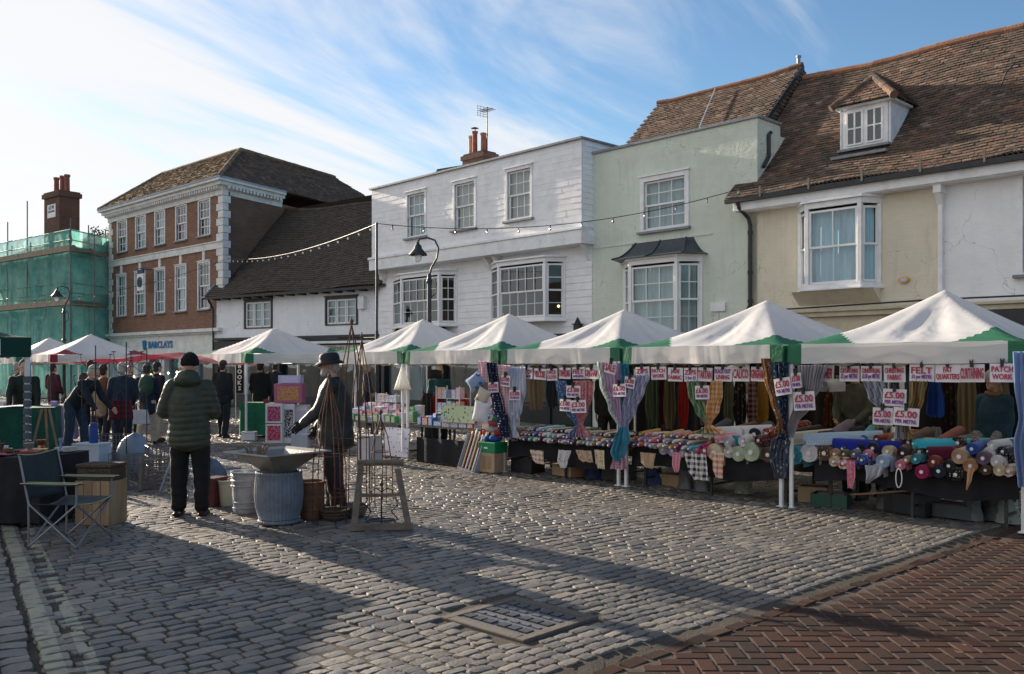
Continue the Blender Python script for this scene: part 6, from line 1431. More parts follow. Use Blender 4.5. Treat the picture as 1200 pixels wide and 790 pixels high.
def hand(mb, w, d, side, up=Vector((0, -1, 0)), curl=.5, s=1.0):
    """palm with four fingers and a thumb; w wrist, d pointing direction, up = direction of the thumb"""
    d = Vector(d).normalized(); up = (Vector(up) - d * Vector(up).dot(d)).normalized(); n = d.cross(up).normalized() * side
    pc = Vector(w) + d * .045 * s
    Mx = Matrix((( up.x, n.x, d.x), (up.y, n.y, d.y), (up.z, n.z, d.z)))
    mb.ell(pc, .040 * s, .017 * s, .05 * s, 10, 8, M=Mx)
    for k, (o_, L) in enumerate(((.028, .070), (.010, .080), (-.008, .074), (-.026, .058))):
        b0 = pc + up * o_ * s + d * .03 * s; p = b0; q = d.copy()
        pts = [p]
        for j in range(3): q = (q + n * curl * (.45 + .1 * j)).normalized(); p = p + q * L * s * (.42, .33, .25)[j]; pts.append(p)
        mb.tube(pts, [.0095 * s, .009 * s, .0085 * s, .006 * s], 8)
    b0 = pc + up * .03 * s - d * .02 * s; mb.tube([b0, b0 + (up * .7 + d * .7).normalized() * .03 * s, b0 + (up * .5 + d * .9 + n * curl * .4).normalized() * .06 * s], [.011 * s, .010 * s, .007 * s], 8)
def person(label, loc, rot, H=1.75, lean=0, arms=None, legs=None, head=(0, 0), jacket=None, jl=.80, puffy=0, trousers=None, hat=None, hatm=None, hair=HAIRD, hood=False, vox=.016, gloves=None, skirt=False, beard=None, glasses=False, group=None, scarf=None, shoe=None, sleeve=1.0, bulk=1.0, baggy=1.0, deep=1.0):
    t = thing('person', label, 'person', tuple(loc), rot, group); k = H / 1.75; t.scale = (k, k, k)
    La = Matrix.Rotation(R(lean), 3, 'X')     # lean forward (towards -y)
    hp = Vector((0, 0, .93)); T = lambda p: hp + La @ (Vector(p) - hp)
    arms = arms or (((-.10, 0, -1), (0, -.25, -1)), ((.10, 0, -1), (0, -.25, -1)))
    legs = legs or ((-.10, .0, 0), (.10, 0, 0))
    neck = T((0, .0, 1.47)); yaw, pitch = head; Hm = Matrix.Rotation(R(yaw), 3, 'Z') @ Matrix.Rotation(R(lean * .6 + pitch), 3, 'X'); hc = neck + Hm @ Vector((0, -.02, .165)); HH = lambda p: hc + Hm @ Vector(p)
    M3 = Hm
    b = MB()
    # head
    b.ell(HH((0, .008, .02)), .077, .098, .105, 16, 12, M=M3); b.ell(HH((0, -.025, -.05)), .058, .068, .068, 14, 10, M=M3); b.ell(HH((0, -.102, -.012)), .013, .02, .024, 8, 6, M=M3); b.ell(HH((0, -.098, .012)), .009, .014, .026, 8, 6, M=M3)
    b.ell(HH((0, -.085, -.066)), .026, .012, .008, 8, 6, M=M3)
    for s_ in (-1, 1): b.ell(HH((s_ * .078, .012, -.008)), .012, .022, .032, 8, 6, M=M3); b.ell(HH((s_ * .03, -.082, .022)), .022, .012, .008, 8, 6, M=M3)
    b.ell(HH((0, -.078, -.09)), .028, .022, .02, 8, 6, M=M3)
    seg(b, T((0, .01, 1.40)), HH((0, .015, -.06)), .058, .056)
    for z, rx, ry in ((1.34, .13, .075), (1.24, .12, .08), (1.1, .11, .075), (.98, .13, .085)): b.ell(T((0, 0, z)), rx, ry, .10, 14, 8, M=La)
    J = {}
    for i, s_ in enumerate((-1, 1)):
        sh = T((s_ * .175, .01, 1.41)); ud = La @ Vector(arms[i][0]) if False else Vector(arms[i][0]); ud = ud.normalized(); ld = Vector(arms[i][1]).normalized()
        el = sh + ud * .285; wr = el + ld * .25; J[s_] = (sh, el, wr, ld); seg(b, sh, el, .05, .04); seg(b, el, wr, .038, .026)
        hx, hy, _ = legs[i]; hip = hp + Vector((s_ * .095, 0, -.02)); an = Vector((hx, hy, .085)); mid = (hip + an) / 2 + Vector((s_ * .01, -.035 - abs(hy) * .12, .02)); seg(b, hip, mid, .078, .052); seg(b, mid, an, .05, .036); J[('l', s_)] = (hip, mid, an)
        seg(b, an + Vector((0, .03, -.05)), an + Vector((s_ * .02, -.13, -.055)), .032, .028)
    me = remesh(b, vox * .75 if vox < .014 else vox, 'body', 2)
    body = link(me, 'body', SKIN, t)
    # fingers rooted in the palms, same mesh
    hb = MB()
    for s_ in (-1, 1):
        if gloves is None: hand(hb, J[s_][2], J[s_][3], s_, curl=.45)
    if hb.v:
        bm = bmesh.new(); bm.from_mesh(me); tmp = hb.mesh('tmp', SKIN, True); bm.from_mesh(tmp); bm.to_mesh(me); bm.free(); bpy.data.meshes.remove(tmp); me.polygons.foreach_set('use_smooth', [True] * len(me.polygons)); me.polygons.foreach_set('material_index', [0] * len(me.polygons))
    e = MB()
    for s_ in (-1, 1): e.ell(HH((s_ * .03, -.088, .008)), .012, .007, .006, 8, 5, M=M3)
    e.ell(HH((0, -.098, -.062)), .020, .003, .0025, 8, 4, M=M3)
    e.build('eyes_and_mouth', mat('eye_dark', (.03, .02, .02), .4), body)
    if glasses:
        e = MB()
        for s_ in (-1, 1):
            ring = [HH((s_ * .032 + .024 * math.cos(a_), -.108, .006 + .018 * math.sin(a_))) for a_ in [q * .5236 for q in range(13)]]; e.tube(ring, .0022, 4); e.tube([HH((s_ * .055, -.105, .01)), HH((s_ * .08, .0, .012))], .002, 4)
        e.build('glasses', IRON, body)
    # jacket
    if jacket:
        b = MB(); B = bulk; pf = 1.0 + .12 * bool(puffy)
        top = 1.40
        zk = [1.42, 1.36, 1.28, 1.2, 1.1, 1.0, .9]; rxk = [.11, .165, .188, .186, .178, .176, .18]; ryk = [.07, .10, .122, .13, .13, .13, .13]
        z = 1.40
        while z > .90: b.ell(T((0, .0, z)), float(np.interp(-z, [-q for q in zk], rxk)) * pf * B, float(np.interp(-z, [-q for q in zk], ryk)) * pf * B * deep, .11, 20, 12, M=La); z -= .022
        z = .93
        while z > jl + .06: z -= .02; b.ell(T((0, 0, z)) if not lean > 30 else Vector((0, .02, z)), .185 * pf * B, .135 * pf * B * deep, .09, 20, 10)
        for i, s_ in enumerate((-1, 1)):
            sh, el, wr, ld = J[s_]; seg(b, sh, el, .072 * pf * sleeve, .062 * pf * sleeve); seg(b, el, wr - ld * .015, .060 * pf * sleeve, .044 * pf * sleeve)
            seg(b, T((s_ * .09, 0, 1.42)), sh, .06, .072 * pf)
        b.tube([T((0, .01, 1.42)), T((0, .01, 1.50))], [.085, .076], 14)
        if hood:
            b.ell(T((0, .085, 1.49)), .145, .085, .085, 16, 10, M=La); b.ell(T((0, .07, 1.55)), .12, .08, .055, 16, 10, M=La)
            for s_ in (-1, 1): b.ell(T((s_ * .09, .02, 1.49)), .05, .08, .05, 12, 8, M=La)
        me = remesh(b, vox, 'jacket', 3); ph = rnd() * 9
        Li = La.transposed()
        def dj(c):
            v_ = Vector(c); q = hp + Li @ (v_ - hp); a = MN.noise(v_ * 7 + Vector((ph, 0, 0))) * .012 + MN.noise(v_ * 19) * .004
            if puffy: 
                w_ = q.z + .012 * math.sin(q.x * 9 + ph); a = a * .6 - .009 * (abs(math.cos(math.pi * w_ / puffy)) ** 5) * (.7 + .5 * math.sin(q.x * 5 + q.z * 3)) 
            return a
        displace(me, dj); link(me, 'jacket', jacket, t)
    b = MB()
    for s_ in (-1, 1):
        hip, mid, an = J[('l', s_)]; seg(b, hip + Vector((0, 0, .02)), mid, .098 * baggy, .082 * baggy); seg(b, mid, an + Vector((0, .0, .02)), .082 * baggy, .068 * baggy); b.ell(an + Vector((0, .005, -.015)), .058, .066, .05, 12, 8)
    b.ell(hp + Vector((0, .005, 0)), .165, .115, .11, 16, 10)
    if skirt: b.lathe([(.17, .95), (.2, .7), (.23, .48), (.2, .47), (.0, .5)], (0, 0, 0), 20)
    me = remesh(b, vox, 'trousers', 3); displace(me, lambda c: MN.noise(Vector((c[0] * 8, c[1] * 8, c[2] * 12)) + Vector((3, 0, 0))) * .011 + .006 * max(0, math.cos((c[2] - .1) * 40)) * (c[2] < .3)); link(me, 'trousers', trousers or clothm('dark_trousers', '#1a1b20'), t)
    for s_ in (-1, 1):
        an = J[('l', s_)][2]; b = MB(); b.ell(an + Vector((s_ * .012, -.055, -.045)), .046, .135, .042, 16, 10); b.ell(an + Vector((0, .0, .0)), .045, .058, .06, 12, 8); b.box(an.x - .045 + s_ * .012, an.x + .045 + s_ * .012, an.y - .18, an.y + .07, .0, .024)
        me = remesh(b, min(vox, .012), 'shoe', 1); link(me, 'shoe', shoe or clothm('dark_leather', '#15120f', .5), t)
    if gloves:
        for s_ in (-1, 1):
            b = MB(); sh, el, wr, ld = J[s_]; hand(b, wr - ld * .01, ld, s_, curl=.55, s=1.15); b.tube([wr - ld * .05, wr + ld * .02], [.04, .034], 12); b.build('glove', gloves, t, smooth=True)
    # hair and hats
    if hair:
        b = MB(); b.ell(HH((0, .022, .035)), .085, .096, .105, 16, 12, M=M3); b.ell(HH((0, .05, -.03)), .075, .06, .075, 14, 10, M=M3)
        if hair in (HAIRB,): b.ell(HH((0, .06, -.10)), .085, .055, .1, 14, 10, M=M3)
        me = remesh(b, min(vox, .012), 'hair', 2)
        # clear the face
        displace(me, lambda c: (-.03 if (Hm.transposed() @ (Vector(c) - hc)).y < -.055 and (Hm.transposed() @ (Vector(c) - hc)).z < .07 else MN.noise(Vector(c) * 40) * .006)); link(me, 'hair', hair, t)
    if beard:
        b = MB(); b.ell(HH((0, -.058, -.088)), .055, .05, .045, 14, 10, M=M3); b.ell(HH((0, -.03, -.06)), .066, .06, .05, 14, 10, M=M3); b.ell(HH((0, -.10, -.047)), .03, .01, .008, 8, 6, M=M3); link(remesh(b, .010, 'beard', 1), 'beard', beard, t)
    if hat == 'beanie':
        b = MB(); b.ell(HH((0, .01, .062)), .094, .112, .098, 18, 12, M=M3); b.lathe([(.088, 0), (.098, .01), (.1, .045), (.09, .055)], HH((0, .008, .01)), 20, M=M3.to_4x4() @ Matrix.Diagonal((1, 1.14, 1, 1))); me = remesh(b, .010, 'beanie', 2); displace(me, lambda c: .003 * math.sin(math.atan2(c[1] - hc.y, c[0] - hc.x) * 34)); link(me, 'beanie', hatm, t)
    if hat == 'brim':
        b = MB(); prof = [(.148, -.035), (.125, -.015), (.100, .0), (.098, .035), (.092, .068), (.075, .086), (.04, .094), (0, .093)]
        b.lathe(prof, HH((0, .005, .045)), 26, M=M3.to_4x4() @ Matrix.Diagonal((.95, 1.12, 1, 1))); b.build('hat', hatm, t, smooth=True, solid=.008)
    if hat == 'cap':
        b = MB(); b.ell(HH((0, .012, .065)), .09, .105, .075, 16, 10, M=M3); b.ell(HH((0, -.10, .052)), .065, .06, .01, 14, 6, M=M3); link(remesh(b, .010, 'cap', 1), 'cap', hatm, t)
    if scarf:
        b = MB(); pts = [T((.085 * math.cos(a_), .01 + .075 * math.sin(a_), 1.48 + .01 * math.sin(a_ * 2))) for a_ in [q * .45 for q in range(15)]]; b.tube(pts, .034, 8); b.build('scarf', scarf, t, smooth=True)
    return t
G_ = ground
person('man seen from behind in a dark green quilted hooded coat and black beanie', G_(222, 604), R(180 + 6), 1.74, arms=(((-.34, -.02, -1), (.5, -.75, -.25)), ((.34, -.02, -1), (-.5, -.75, -.25))), legs=((-.13, .0, 0), (.12, -.02, 0)), jacket=clothm('olive_coat', '#353c30', .55), jl=.74, puffy=.068, trousers=clothm('black_trousers', '#121318'), hat='beanie', hatm=clothm('black_knit', '#101114', .9), hair=None, hood=True, vox=.0115, sleeve=1.2, bulk=1.14, baggy=1.18)
person('man in a dark waxed jacket and brimmed hat, facing left behind the rusty plant frames', G_(393, 600), R(-90), 1.76, lean=3, arms=(((-.05, -.3, -1), (.1, -.5, -.8)), ((.08, -.42, -.95), (.02, -.85, -.72))), legs=((-.09, -.03, 0), (.11, .06, 0)), head=(4, 4), jacket=clothm('waxed_jacket', '#20262a', .5), jl=.72, trousers=clothm('grey_trousers', '#2e2a30'), hat='brim', hatm=clothm('felt_hat', '#1d242b', .7), hair=HAIRG, vox=.0115, gloves=clothm('dark_glove', '#14141a'), beard=HAIRG, glasses=True, bulk=1.22, sleeve=1.25, baggy=1.3, deep=1.22)
person('man bending forward over the stall in a dark jacket and blue jeans', G_(80, 540) + Vector((-.2, .6, 0)), R(75), 1.78, lean=42, arms=(((-.05, -.6, -1), (0, -.6, -.8)), ((.05, -.5, -1), (.1, -.7, -.7))), legs=((-.12, .05, 0), (.12, -.12, 0)), head=(0, -10), jacket=clothm('navy_fleece', '#14202a'), jl=.85, trousers=clothm('blue_jeans', '#26384e'), hair=HAIRG, vox=.014)
person('man in a dark green jacket stooping at the far left stall table', at(28, 428, 15.5).to_2d().to_3d(), R(30), 1.74, lean=14, arms=(((-.2, -.5, -1), (0, -.7, -.7)), ((.1, -.3, -1), (0, -.6, -.8))), jacket=clothm('forest_jacket', '#1c2420'), trousers=clothm('black_trousers', '#121318'), hair=HAIRD, vox=.018)
CR = [ # label, px, depth, rot, H, jacket, trousers, opts
 ('woman in a beige furry gilet seen from behind, among the crowd by the bank', 121, 17.5, 175, 1.64, '#8a7660', '#20242c', dict(hair=HAIRD)),
 ('person carrying a dark red tartan bag, navy coat, in the crowd', 143, 17.0, 200, 1.68, '#1c2a3a', '#1c2836', dict(hair=HAIRG)),
 ('woman in a navy coat and cream trousers walking away through the market', 172, 18.5, 185, 1.66, '#172434', '#b4a894', dict(hair=HAIRD)),
 ('person in a black hooded jacket with pale trousers beside the man in green', 184, 19.2, 150, 1.7, '#16181e', '#a89e8c', dict(hair=HAIRD)),
 ('man in a brown jacket among the crowd under the red awning', 106, 20.5, 190, 1.74, '#3a2c22', '#1e2026', dict(hair=HAIRD)),
 ('grey-haired person in a pale scarf near the red awning', 150, 19.6, 95, 1.7, '#2c3440', '#20222a', dict(hair=HAIRG, scarf=clothm('pale_scarf', '#b8b0a4'))),
 ('person in a dark coat walking away right of the man in the green coat', 261, 20.4, 170, 1.74, '#15181f', '#23232a', dict(hat='cap', hatm=clothm('grey_cap', '#3a3e44'))),
 ('stallholder in black beside the green table under the toy stall gazebo', 305, 21.4, 185, 1.72, '#101218', '#14161c', dict(hair=HAIRD)),
 ('person in a dark coat walking in the gap left of the toy display boxes', 322, 27.0, 185, 1.70, '#171a20', '#1c1e24', dict(hair=HAIRD)),
 ('shopper in a grey coat crossing behind the man in the brimmed hat', 430, 24.5, 90, 1.68, '#3c424a', '#1e2026', dict(hair=HAIRB)),
 ('distant shopper in a burgundy coat between the left-hand gazebos', 62, 24.0, 160, 1.66, '#4a1c28', '#1b1d22', dict(hair=HAIRD)),
 ('distant shopper in a tan coat at the left-hand stalls', 20, 22.0, 120, 1.7, '#5c4836', '#1e2026', dict(hair=HAIRG)),
 ('bareheaded woman in a teal coat at the back of the toy stall', 515, 17.6, 10, 1.62, '#1d4a54', '#1c1e24', dict(hair=HAIRB)),
]
for (lab, px, d, rt, H, jc, tc_, op) in CR:
    p = at(px, 428, d); ar = (((-.2, -.1, -1), (.15, -.5, -.8)), ((.2, -.1, -1), (-.15, -.5, -.8))) if rnd() < .6 else None
    st = ru(-.18, .18)
    person(lab, (p.x, p.y, 0), R(rt), H, arms=ar, legs=((-.1, st, 0), (.1, -st, 0)), jacket=clothm('coat_' + jc.strip('#'), jc), trousers=clothm('legs_' + tc_.strip('#'), tc_), vox=.02, jl=ru(.68, .82), **op)
# sellers inside the fabric stalls
p = S.w(S.uv(1000, 470, 1.1)[0], 1.15); person('fabric seller in an olive coat and dark cap behind the DESIGNER sign', tuple(p), S.rot, 1.66, arms=(((-.15, -.3, -1), (.3, -.7, -.4)), ((.15, -.3, -1), (-.3, -.7, -.4))), jacket=clothm('seller_olive', '#4a4c40'), hat='cap', hatm=clothm('black_cap', '#16171a'), hair=HAIRG, vox=.016)
p = S.w(S.uv(1020, 470, 1.5)[0], 1.6); person('woman in a striped top behind the fabric rolls beside the olive-coated seller', tuple(p), S.rot, 1.58, jacket=fabric('striped_top', '#b8b4a8', '#4a4a50', 'check', 9, trans=0), hair=HAIRB, vox=.016)
p = S.w(S.uv(1163, 480, 1.2)[0], 1.25); person('smiling woman in a pale knitted hat and teal coat behind the right-hand rolls', tuple(p), S.rot - R(20), 1.56, jacket=clothm('teal_coat', '#1f3f50'), hat='beanie', hatm=clothm('pale_knit', '#a8a49a', .9), hair=HAIRB, scarf=clothm('tan_scarf', '#7a6244'), vox=.014)
p = S.w(S.uv(700, 470, 1.6)[0], 1.9); person('seller in a dark coat in the shade behind the SALE drape', tuple(p), S.rot + R(25), 1.68, jacket=clothm('seller_dark', '#14161a'), hair=HAIRD, vox=.018)
# ================================================================ STREET FURNITURE AND GOODS
def plp(b, c, r0, r1, h, n=24): b.lathe([(r0, 0), (r1, h)], c, n)
# --- street lamps
def lamp(px, foot_d, ztop, label, side=1):
    p = at(px, 428, foot_d); t = thing('street_lamp', label, 'street lamp', (p.x, p.y, 0), 0, 'black swan-necked street lamps')
    b = MB(); b.lathe([(.11, 0), (.11, .5), (.07, .6), (.055, 1.0), (.045, ztop - .9), (.04, ztop - .75)], (0, 0, 0), 12); b.lathe([(.06, 0), (.075, .05), (.06, .1)], (0, 0, ztop - 1.9), 12); b.lathe([(.05, 0), (.065, .05), (.05, .1)], (0, 0, ztop - .95), 12); b.build('post', IRON, t, smooth=True)
    b = MB(); r = .36; b.tube([(0, 0, ztop - .8), (.05 * side, 0, ztop - .6), (.16 * side, 0, ztop - .42), (.20 * side, 0, ztop - .2), (.12 * side, 0, ztop - .03), (-.03 * side, 0, ztop + .02), (-.2 * side, 0, ztop - .0), (-.24 * side, 0, ztop - .06)], .02, 8)
    b.tube([(.0, 0, ztop - 1.3), (.14 * side, 0, ztop - 1.15), (.16 * side, 0, ztop - .95), (.08 * side, 0, ztop - .8)], .012, 6); b.build('swan_neck', IRON, t, smooth=True)
    b = MB(); c = (-.24 * side, 0, ztop - .40); b.lathe([(.0, .34), (.03, .33), (.035, .29), (.075, .25), (.09, .19), (.19, .08), (.20, .05), (.15, .06), (.04, .17)], c, 20); h = b.build('lamp_shade', IRON, t, smooth=True)
    b = MB(); b.lathe([(.05, .09), (.09, .04), (.08, -.04), (.04, -.09), (0, -.10)], c, 16); b.build('lamp_glass', mat('frosted_glass', (.6, .64, .66), .2, .05, 4, spec=.7), t, smooth=True)
lamp(503, 19.0, 4.32, 'black swan-necked lamp post in front of the white weatherboarded house')
lamp(75, 31, 4.35, 'black swan-necked lamp post in front of the green scaffold netting')
# --- light string and its pole
pole = at(441.5, 428, 20); t = thing('festoon_pole', 'slim dark pole carrying the bulb string in front of the white house', 'pole', (pole.x, pole.y, 0))
b = MB(); b.tube([(0, 0, 0), (0, 0, 2.4)], .038, 8); b.tube([(0, 0, 2.4), (0, 0, at(441, 261, 20).z)], .028, 8); b.box(-.12, .12, -.12, .12, 0, .02); b.build('post', IRON, t)
def string(p0, p1, sag, n, label, cols, skip=0):
    p0 = Vector(p0); p1 = Vector(p1); t = thing('festoon_string', label, 'string of lights', tuple(p0)); d = p1 - p0
    P = lambda q: d * q + Vector((0, 0, -sag * 4 * q * (1 - q)))
    b = MB(); b.tube([P(k / 40) for k in range(41)], .009, 5); b.build('cable', IRON, t)
    for k in range(n):
        if k < skip: continue
        q = (k + .5) / n; c = P(q); b = MB(); b.tube([c, c + Vector((0, 0, -.06))], .013, 6); b.ell(c + Vector((0, 0, -.085)), .024, .024, .032, 8, 6, mi=1); b.build('bulb', [IRON, cols[k % len(cols)]], t)
BW = mat('bulb_clear', (.75, .72, .62), .15, .05, 4, spec=.8); cl = [mat('bulb_' + n, c, .2, .05, 4, spec=.7) for n, c in (('orange', (.7, .25, .08)), ('green', (.05, .35, .25)), ('red', (.55, .04, .04)), ('white', (.75, .75, .72)), ('blue', (.06, .25, .55)))]
pt = at(441.5, 262, 20)
string(pt, at(266, 303, 35.0), .28, 21, 'string of clear bulbs from the pole across to the brick bank', [BW])
string(at(262, 305, 35.2), at(-20, 352, 36), .5, 16, 'faint string of bulbs crossing the front of the brick bank and scaffold', [BW])
string(pt, at(884, 216, 20.1), .45, 12, 'string of coloured bulbs from the pole to the tiled eaves', cl)

# --- big zinc barrel with the hopper on top
p = G_(327, 612); t = thing('ribbed_tub', 'ribbed grey zinc dolly tub standing on the cobbles under a wide metal hopper', 'tub', tuple(p))
prof = [(.20, 0), (.215, .005), (.215, .03), (.20, .04), (.235, .16), (.25, .28), (.245, .42), (.232, .50), (.238, .51), (.238, .535), (.225, .535), (.225, .50), (.235, .3), (.2, .03), (0, .03)]
b = MB(); b.lathe(prof, (0, 0, 0), 180, ripple=.014, rn=36); b.build('body', mat('zinc_paint', (.17, .20, .24), .68, .22, 8, .003, 40, metal=.15, dirt=.5), t, smooth=True)
t = thing('metal_hopper', 'wide square tapering metal hopper resting on the ribbed zinc tub', 'hopper', (p.x - .02, p.y + .02, .538), R(50))
hp_m = mat('hopper_metal', (.27, .26, .24), .5, .25, 10, .004, 40, metal=.3, dirt=.5)
b = MB(); o_ = .37; i_ = .115; zt = .205
for k in range(4):
    a = [(1, 1), (-1, 1), (-1, -1), (1, -1)]; A = a[k]; C2 = a[(k + 1) % 4]
    for (s0, s1, z0, z1) in ((i_, o_ - .05, .0, zt - .02), (o_ - .05, o_ + .02, zt - .02, zt), (o_ + .02, o_ + .025, zt, zt - .012)):
        b.quad((A[0] * s0, A[1] * s0, z0), (C2[0] * s0, C2[1] * s0, z0), (C2[0] * s1, C2[1] * s1, z1), (A[0] * s1, A[1] * s1, z1))
b.box(-i_, i_, -i_, i_, -.002, .01); b.build('body', hp_m, t, solid=.008)
b = MB()
for k in range(14): a = ru(0, 6.28); b.tube([(-.16 + .08 * math.cos(a), .14 + .05 * math.sin(a), .17), (-.16 + .13 * math.cos(a), .14 + .08 * math.sin(a), .235 + ru(0, .02))], .012, 5)
o = b.build('brush', WOODG, None); tag(o, 'small bundle of brown bristles lying on the hopper rim', 'brush'); o.location = (p.x - .02, p.y + .02, .538); o.rotation_euler = (0, 0, R(50))
def bin_(px, py, r0, r1, h, m, label, name, cat, rings=(), open_=True, n=32, handle=False):
    q = G_(px, py); t = thing(name, label, cat, tuple(q)); pr_ = [(r0, 0)]
    for z in rings: f = z / h; r = r0 + (r1 - r0) * f; pr_ += [(r, z - .012), (r + .010, z - .004), (r + .010, z + .004), (r, z + .012)]
    pr_ += [(r1, h - .02), (r1 + .015, h - .015), (r1 + .015, h), (r1 - .008, h), (r0 - .01, .03), (0, .03)]
    b = MB(); b.lathe(pr_, (0, 0, 0), n); b.build('body', m, t, auto=35)
    if handle:
        for sg in (-1, 1):
            b = MB(); b.tube([(sg * (r1 + .005), -.06, h * .75), (sg * (r1 + .04), -.05, h * .73), (sg * (r1 + .04), .05, h * .73), (sg * (r1 + .005), .06, h * .75)], .007, 6); b.build('handle', m, t)
    return t
bin_(289, 600, .145, .165, .46, ZINC, 'tall galvanised bin with ridges left of the ribbed tub', 'galvanised_bin', 'bin', (.06, .12, .30, .36, .42), handle=True)
bin_(268, 592, .10, .125, .30, mat('cream_enamel', (.52, .5, .40), .4, .1, 7, dirt=.3), 'cream enamel bucket left of the tall galvanised bin', 'enamel_bucket', 'bucket', (.27,))
bin_(364, 607, .125, .15, .40, mat('rust_brown_metal', (.17, .085, .045), .75, .35, 9, .004, 40), 'rusty brown tapering pot right of the ribbed tub', 'rusty_pot', 'pot', (.1, .38))
bin_(300, 576, .12, .15, .24, ZINC, 'dented galvanised pail behind the tall bin', 'galvanised_pail', 'pail', (.05, .2))
bin_(392, 608, .12, .15, .11, mat('dark_basket', (.10, .07, .05), .85, .3, 30, .006, 90), 'low dark basket at the feet of the man in the brimmed hat', 'low_basket', 'basket', (.03, .06, .09))
bin_(414, 604, .13, .16, .12, mat('brown_enamel', (.13, .10, .08), .5, .3, 9), 'shallow brown bowl behind the wooden frame', 'shallow_bowl', 'bowl', (.1,))
def box_(px, py, w, d, h, rz, m, label, name='storage_box', cat='box', z0=0, lid=None, depth=None, group=None, open_=False):
    q = G_(px, py) if depth is None else at(px, 428, depth); t = thing(name, label, cat, (q.x, q.y, z0), rz, group)
    b = MB()
    if open_:
        e = .012; b.box(-w / 2, w / 2, -d / 2, -d / 2 + e, 0, h); b.box(-w / 2, w / 2, d / 2 - e, d / 2, 0, h); b.box(-w / 2, -w / 2 + e, -d / 2 + e, d / 2 - e, 0, h); b.box(w / 2 - e, w / 2, -d / 2 + e, d / 2 - e, 0, h); b.box(-w / 2 + e, w / 2 - e, -d / 2 + e, d / 2 - e, 0, e)
    else: b.box(-w / 2, w / 2, -d / 2, d / 2, 0, h)
    b.build('body', m, t, bevel=.006)
    b = MB()
    if open_:
        for (x0, x1, y0, y1) in ((-w / 2 - .01, w / 2 + .01, -d / 2 - .01, -d / 2), (-w / 2 - .01, w / 2 + .01, d / 2, d / 2 + .01), (-w / 2 - .01, -w / 2, -d / 2, d / 2), (w / 2, w / 2 + .01, -d / 2, d / 2)): b.box(x0, x1, y0, y1, h - .03, h + .004)
        b.build('rim', m, t)
    else: b.box(-w / 2 - .008, w / 2 + .008, -d / 2 - .008, d / 2 + .008, h + .001, h + .03); b.build('lid', lid or m, t, bevel=.004)
    return t
box_(252, 592, .16, .24, .30, R(-20), mat('oxblood_box', (.10, .025, .025), .5, .2, 5), 'dark red metal box beside the cream bucket', 'metal_box')
# rusty obelisks
def obelisk(px, py, h, r, label, n=5, rings=(.35, .9), knob=True, rz=0, lean=(0, 0), spread=1.0):
    q = G_(px, py); t = thing('plant_obelisk', label, 'plant support', tuple(q), rz, 'rusty metal plant supports'); b = MB(); top = Vector((lean[0], lean[1], h))
    for k in range(n):
        a = 6.283 * k / n; f = Vector((r * math.cos(a), r * math.sin(a), 0)); m1 = f * .92 + top * .45 * Vector((0, 0, 1)).z if False else Vector((f.x * .95 + top.x * .4, f.y * .95 + top.y * .4, h * .4)); m2 = Vector((f.x * .55 + top.x * .75, f.y * .55 + top.y * .75, h * .75))
        b.tube([f, m1, m2, top + Vector((f.x * .06, f.y * .06, -.06)), top], .0065, 6)
    b.build('rods', RUST, t, smooth=True)
    for z in rings:
        b = MB(); f = z / h; rr = r * (1 - .05 * f if f < .4 else .95 - (f - .4) * 1.25); b.tube([(rr * math.cos(a_) + top.x * f, rr * math.sin(a_) + top.y * f, z) for a_ in [k * .5236 for k in range(13)]], .005, 5); b.build('ring', RUST, t)
    if knob: b = MB(); b.ell(top + Vector((0, 0, .02)), .022, .022, .03, 10, 8); b.tube([top, top + Vector((0, 0, .07))], .006, 5); b.build('finial', RUST, t)
obelisk(412, 603, 2.10, .20, 'tallest rusty plant obelisk, its rods meeting high beside the brimmed hat', 6, (.3, .85), rz=.2)
obelisk(424, 594, 1.95, .16, 'tall thin rusty obelisk just right of the tallest one', 4, (.4,), rz=.5)
obelisk(386, 612, 1.50, .18, 'shorter rusty obelisk in front of the man in the brimmed hat', 6, (.28, .7))
obelisk(446, 588, 1.05, .15, 'low rusty obelisk right behind the wooden frame', 5, (.3, .6), rz=.3)
# stepped wooden frame with iron scrolls
q = G_(447, 622); t = thing('antique_stand', 'weathered wooden frame with iron scrollwork, tapering to the top and standing on the cobbles', 'wooden frame', tuple(q), R(8))
b = MB(); b.bar((-.27, -.03, .02), (-.20, .10, .66), .062, .05); b.build('side_rail', WOODG, t, bevel=.004)
b = MB(); b.bar((.27, -.03, .02), (.16, .10, .60), .062, .05); b.build('side_rail', WOODG, t, bevel=.004)
b = MB(); b.tube([(-.24, .105, .665), (.22, .105, .665)], .032, 10); b.build('top_roller', WOODG, t)
b = MB(); b.bar((-.26, .03, .35), (.24, .03, .35), .03, .035); b.build('middle_bar', WOODG, t); b = MB(); b.bar((-.31, -.03, .045), (.31, -.03, .045), .05, .07); b.bar((-.28, .12, .03), (.30, .12, .03), .03, .05); b.build('foot_bar', WOODG, t, bevel=.005)
b = MB()
for x in (-.13, .13):
    b.tube([(x, 0, .33), (x * 1.25, 0, .27), (x * .75, 0, .19), (x * 1.2, 0, .12), (x * .9, 0, .07)], .008, 6)
b.tube([(0, 0, .06), (0, .03, .45)], .009, 6); b.tube([(.13 * math.cos(a_), .05 + .07 * math.sin(a_), .10) for a_ in [k * .5236 for k in range(13)]], .008, 6); b.ell((0, .03, .46), .02, .02, .025, 8, 6)
for sg in (-1, 1): b.tube([(0, .02, .38), (sg * .05, .02, .42), (sg * .1, .03, .40), (sg * .11, .03, .37), (sg * .07, .03, .36)], .006, 5)
b.build('ironwork', IRON, t, smooth=True)

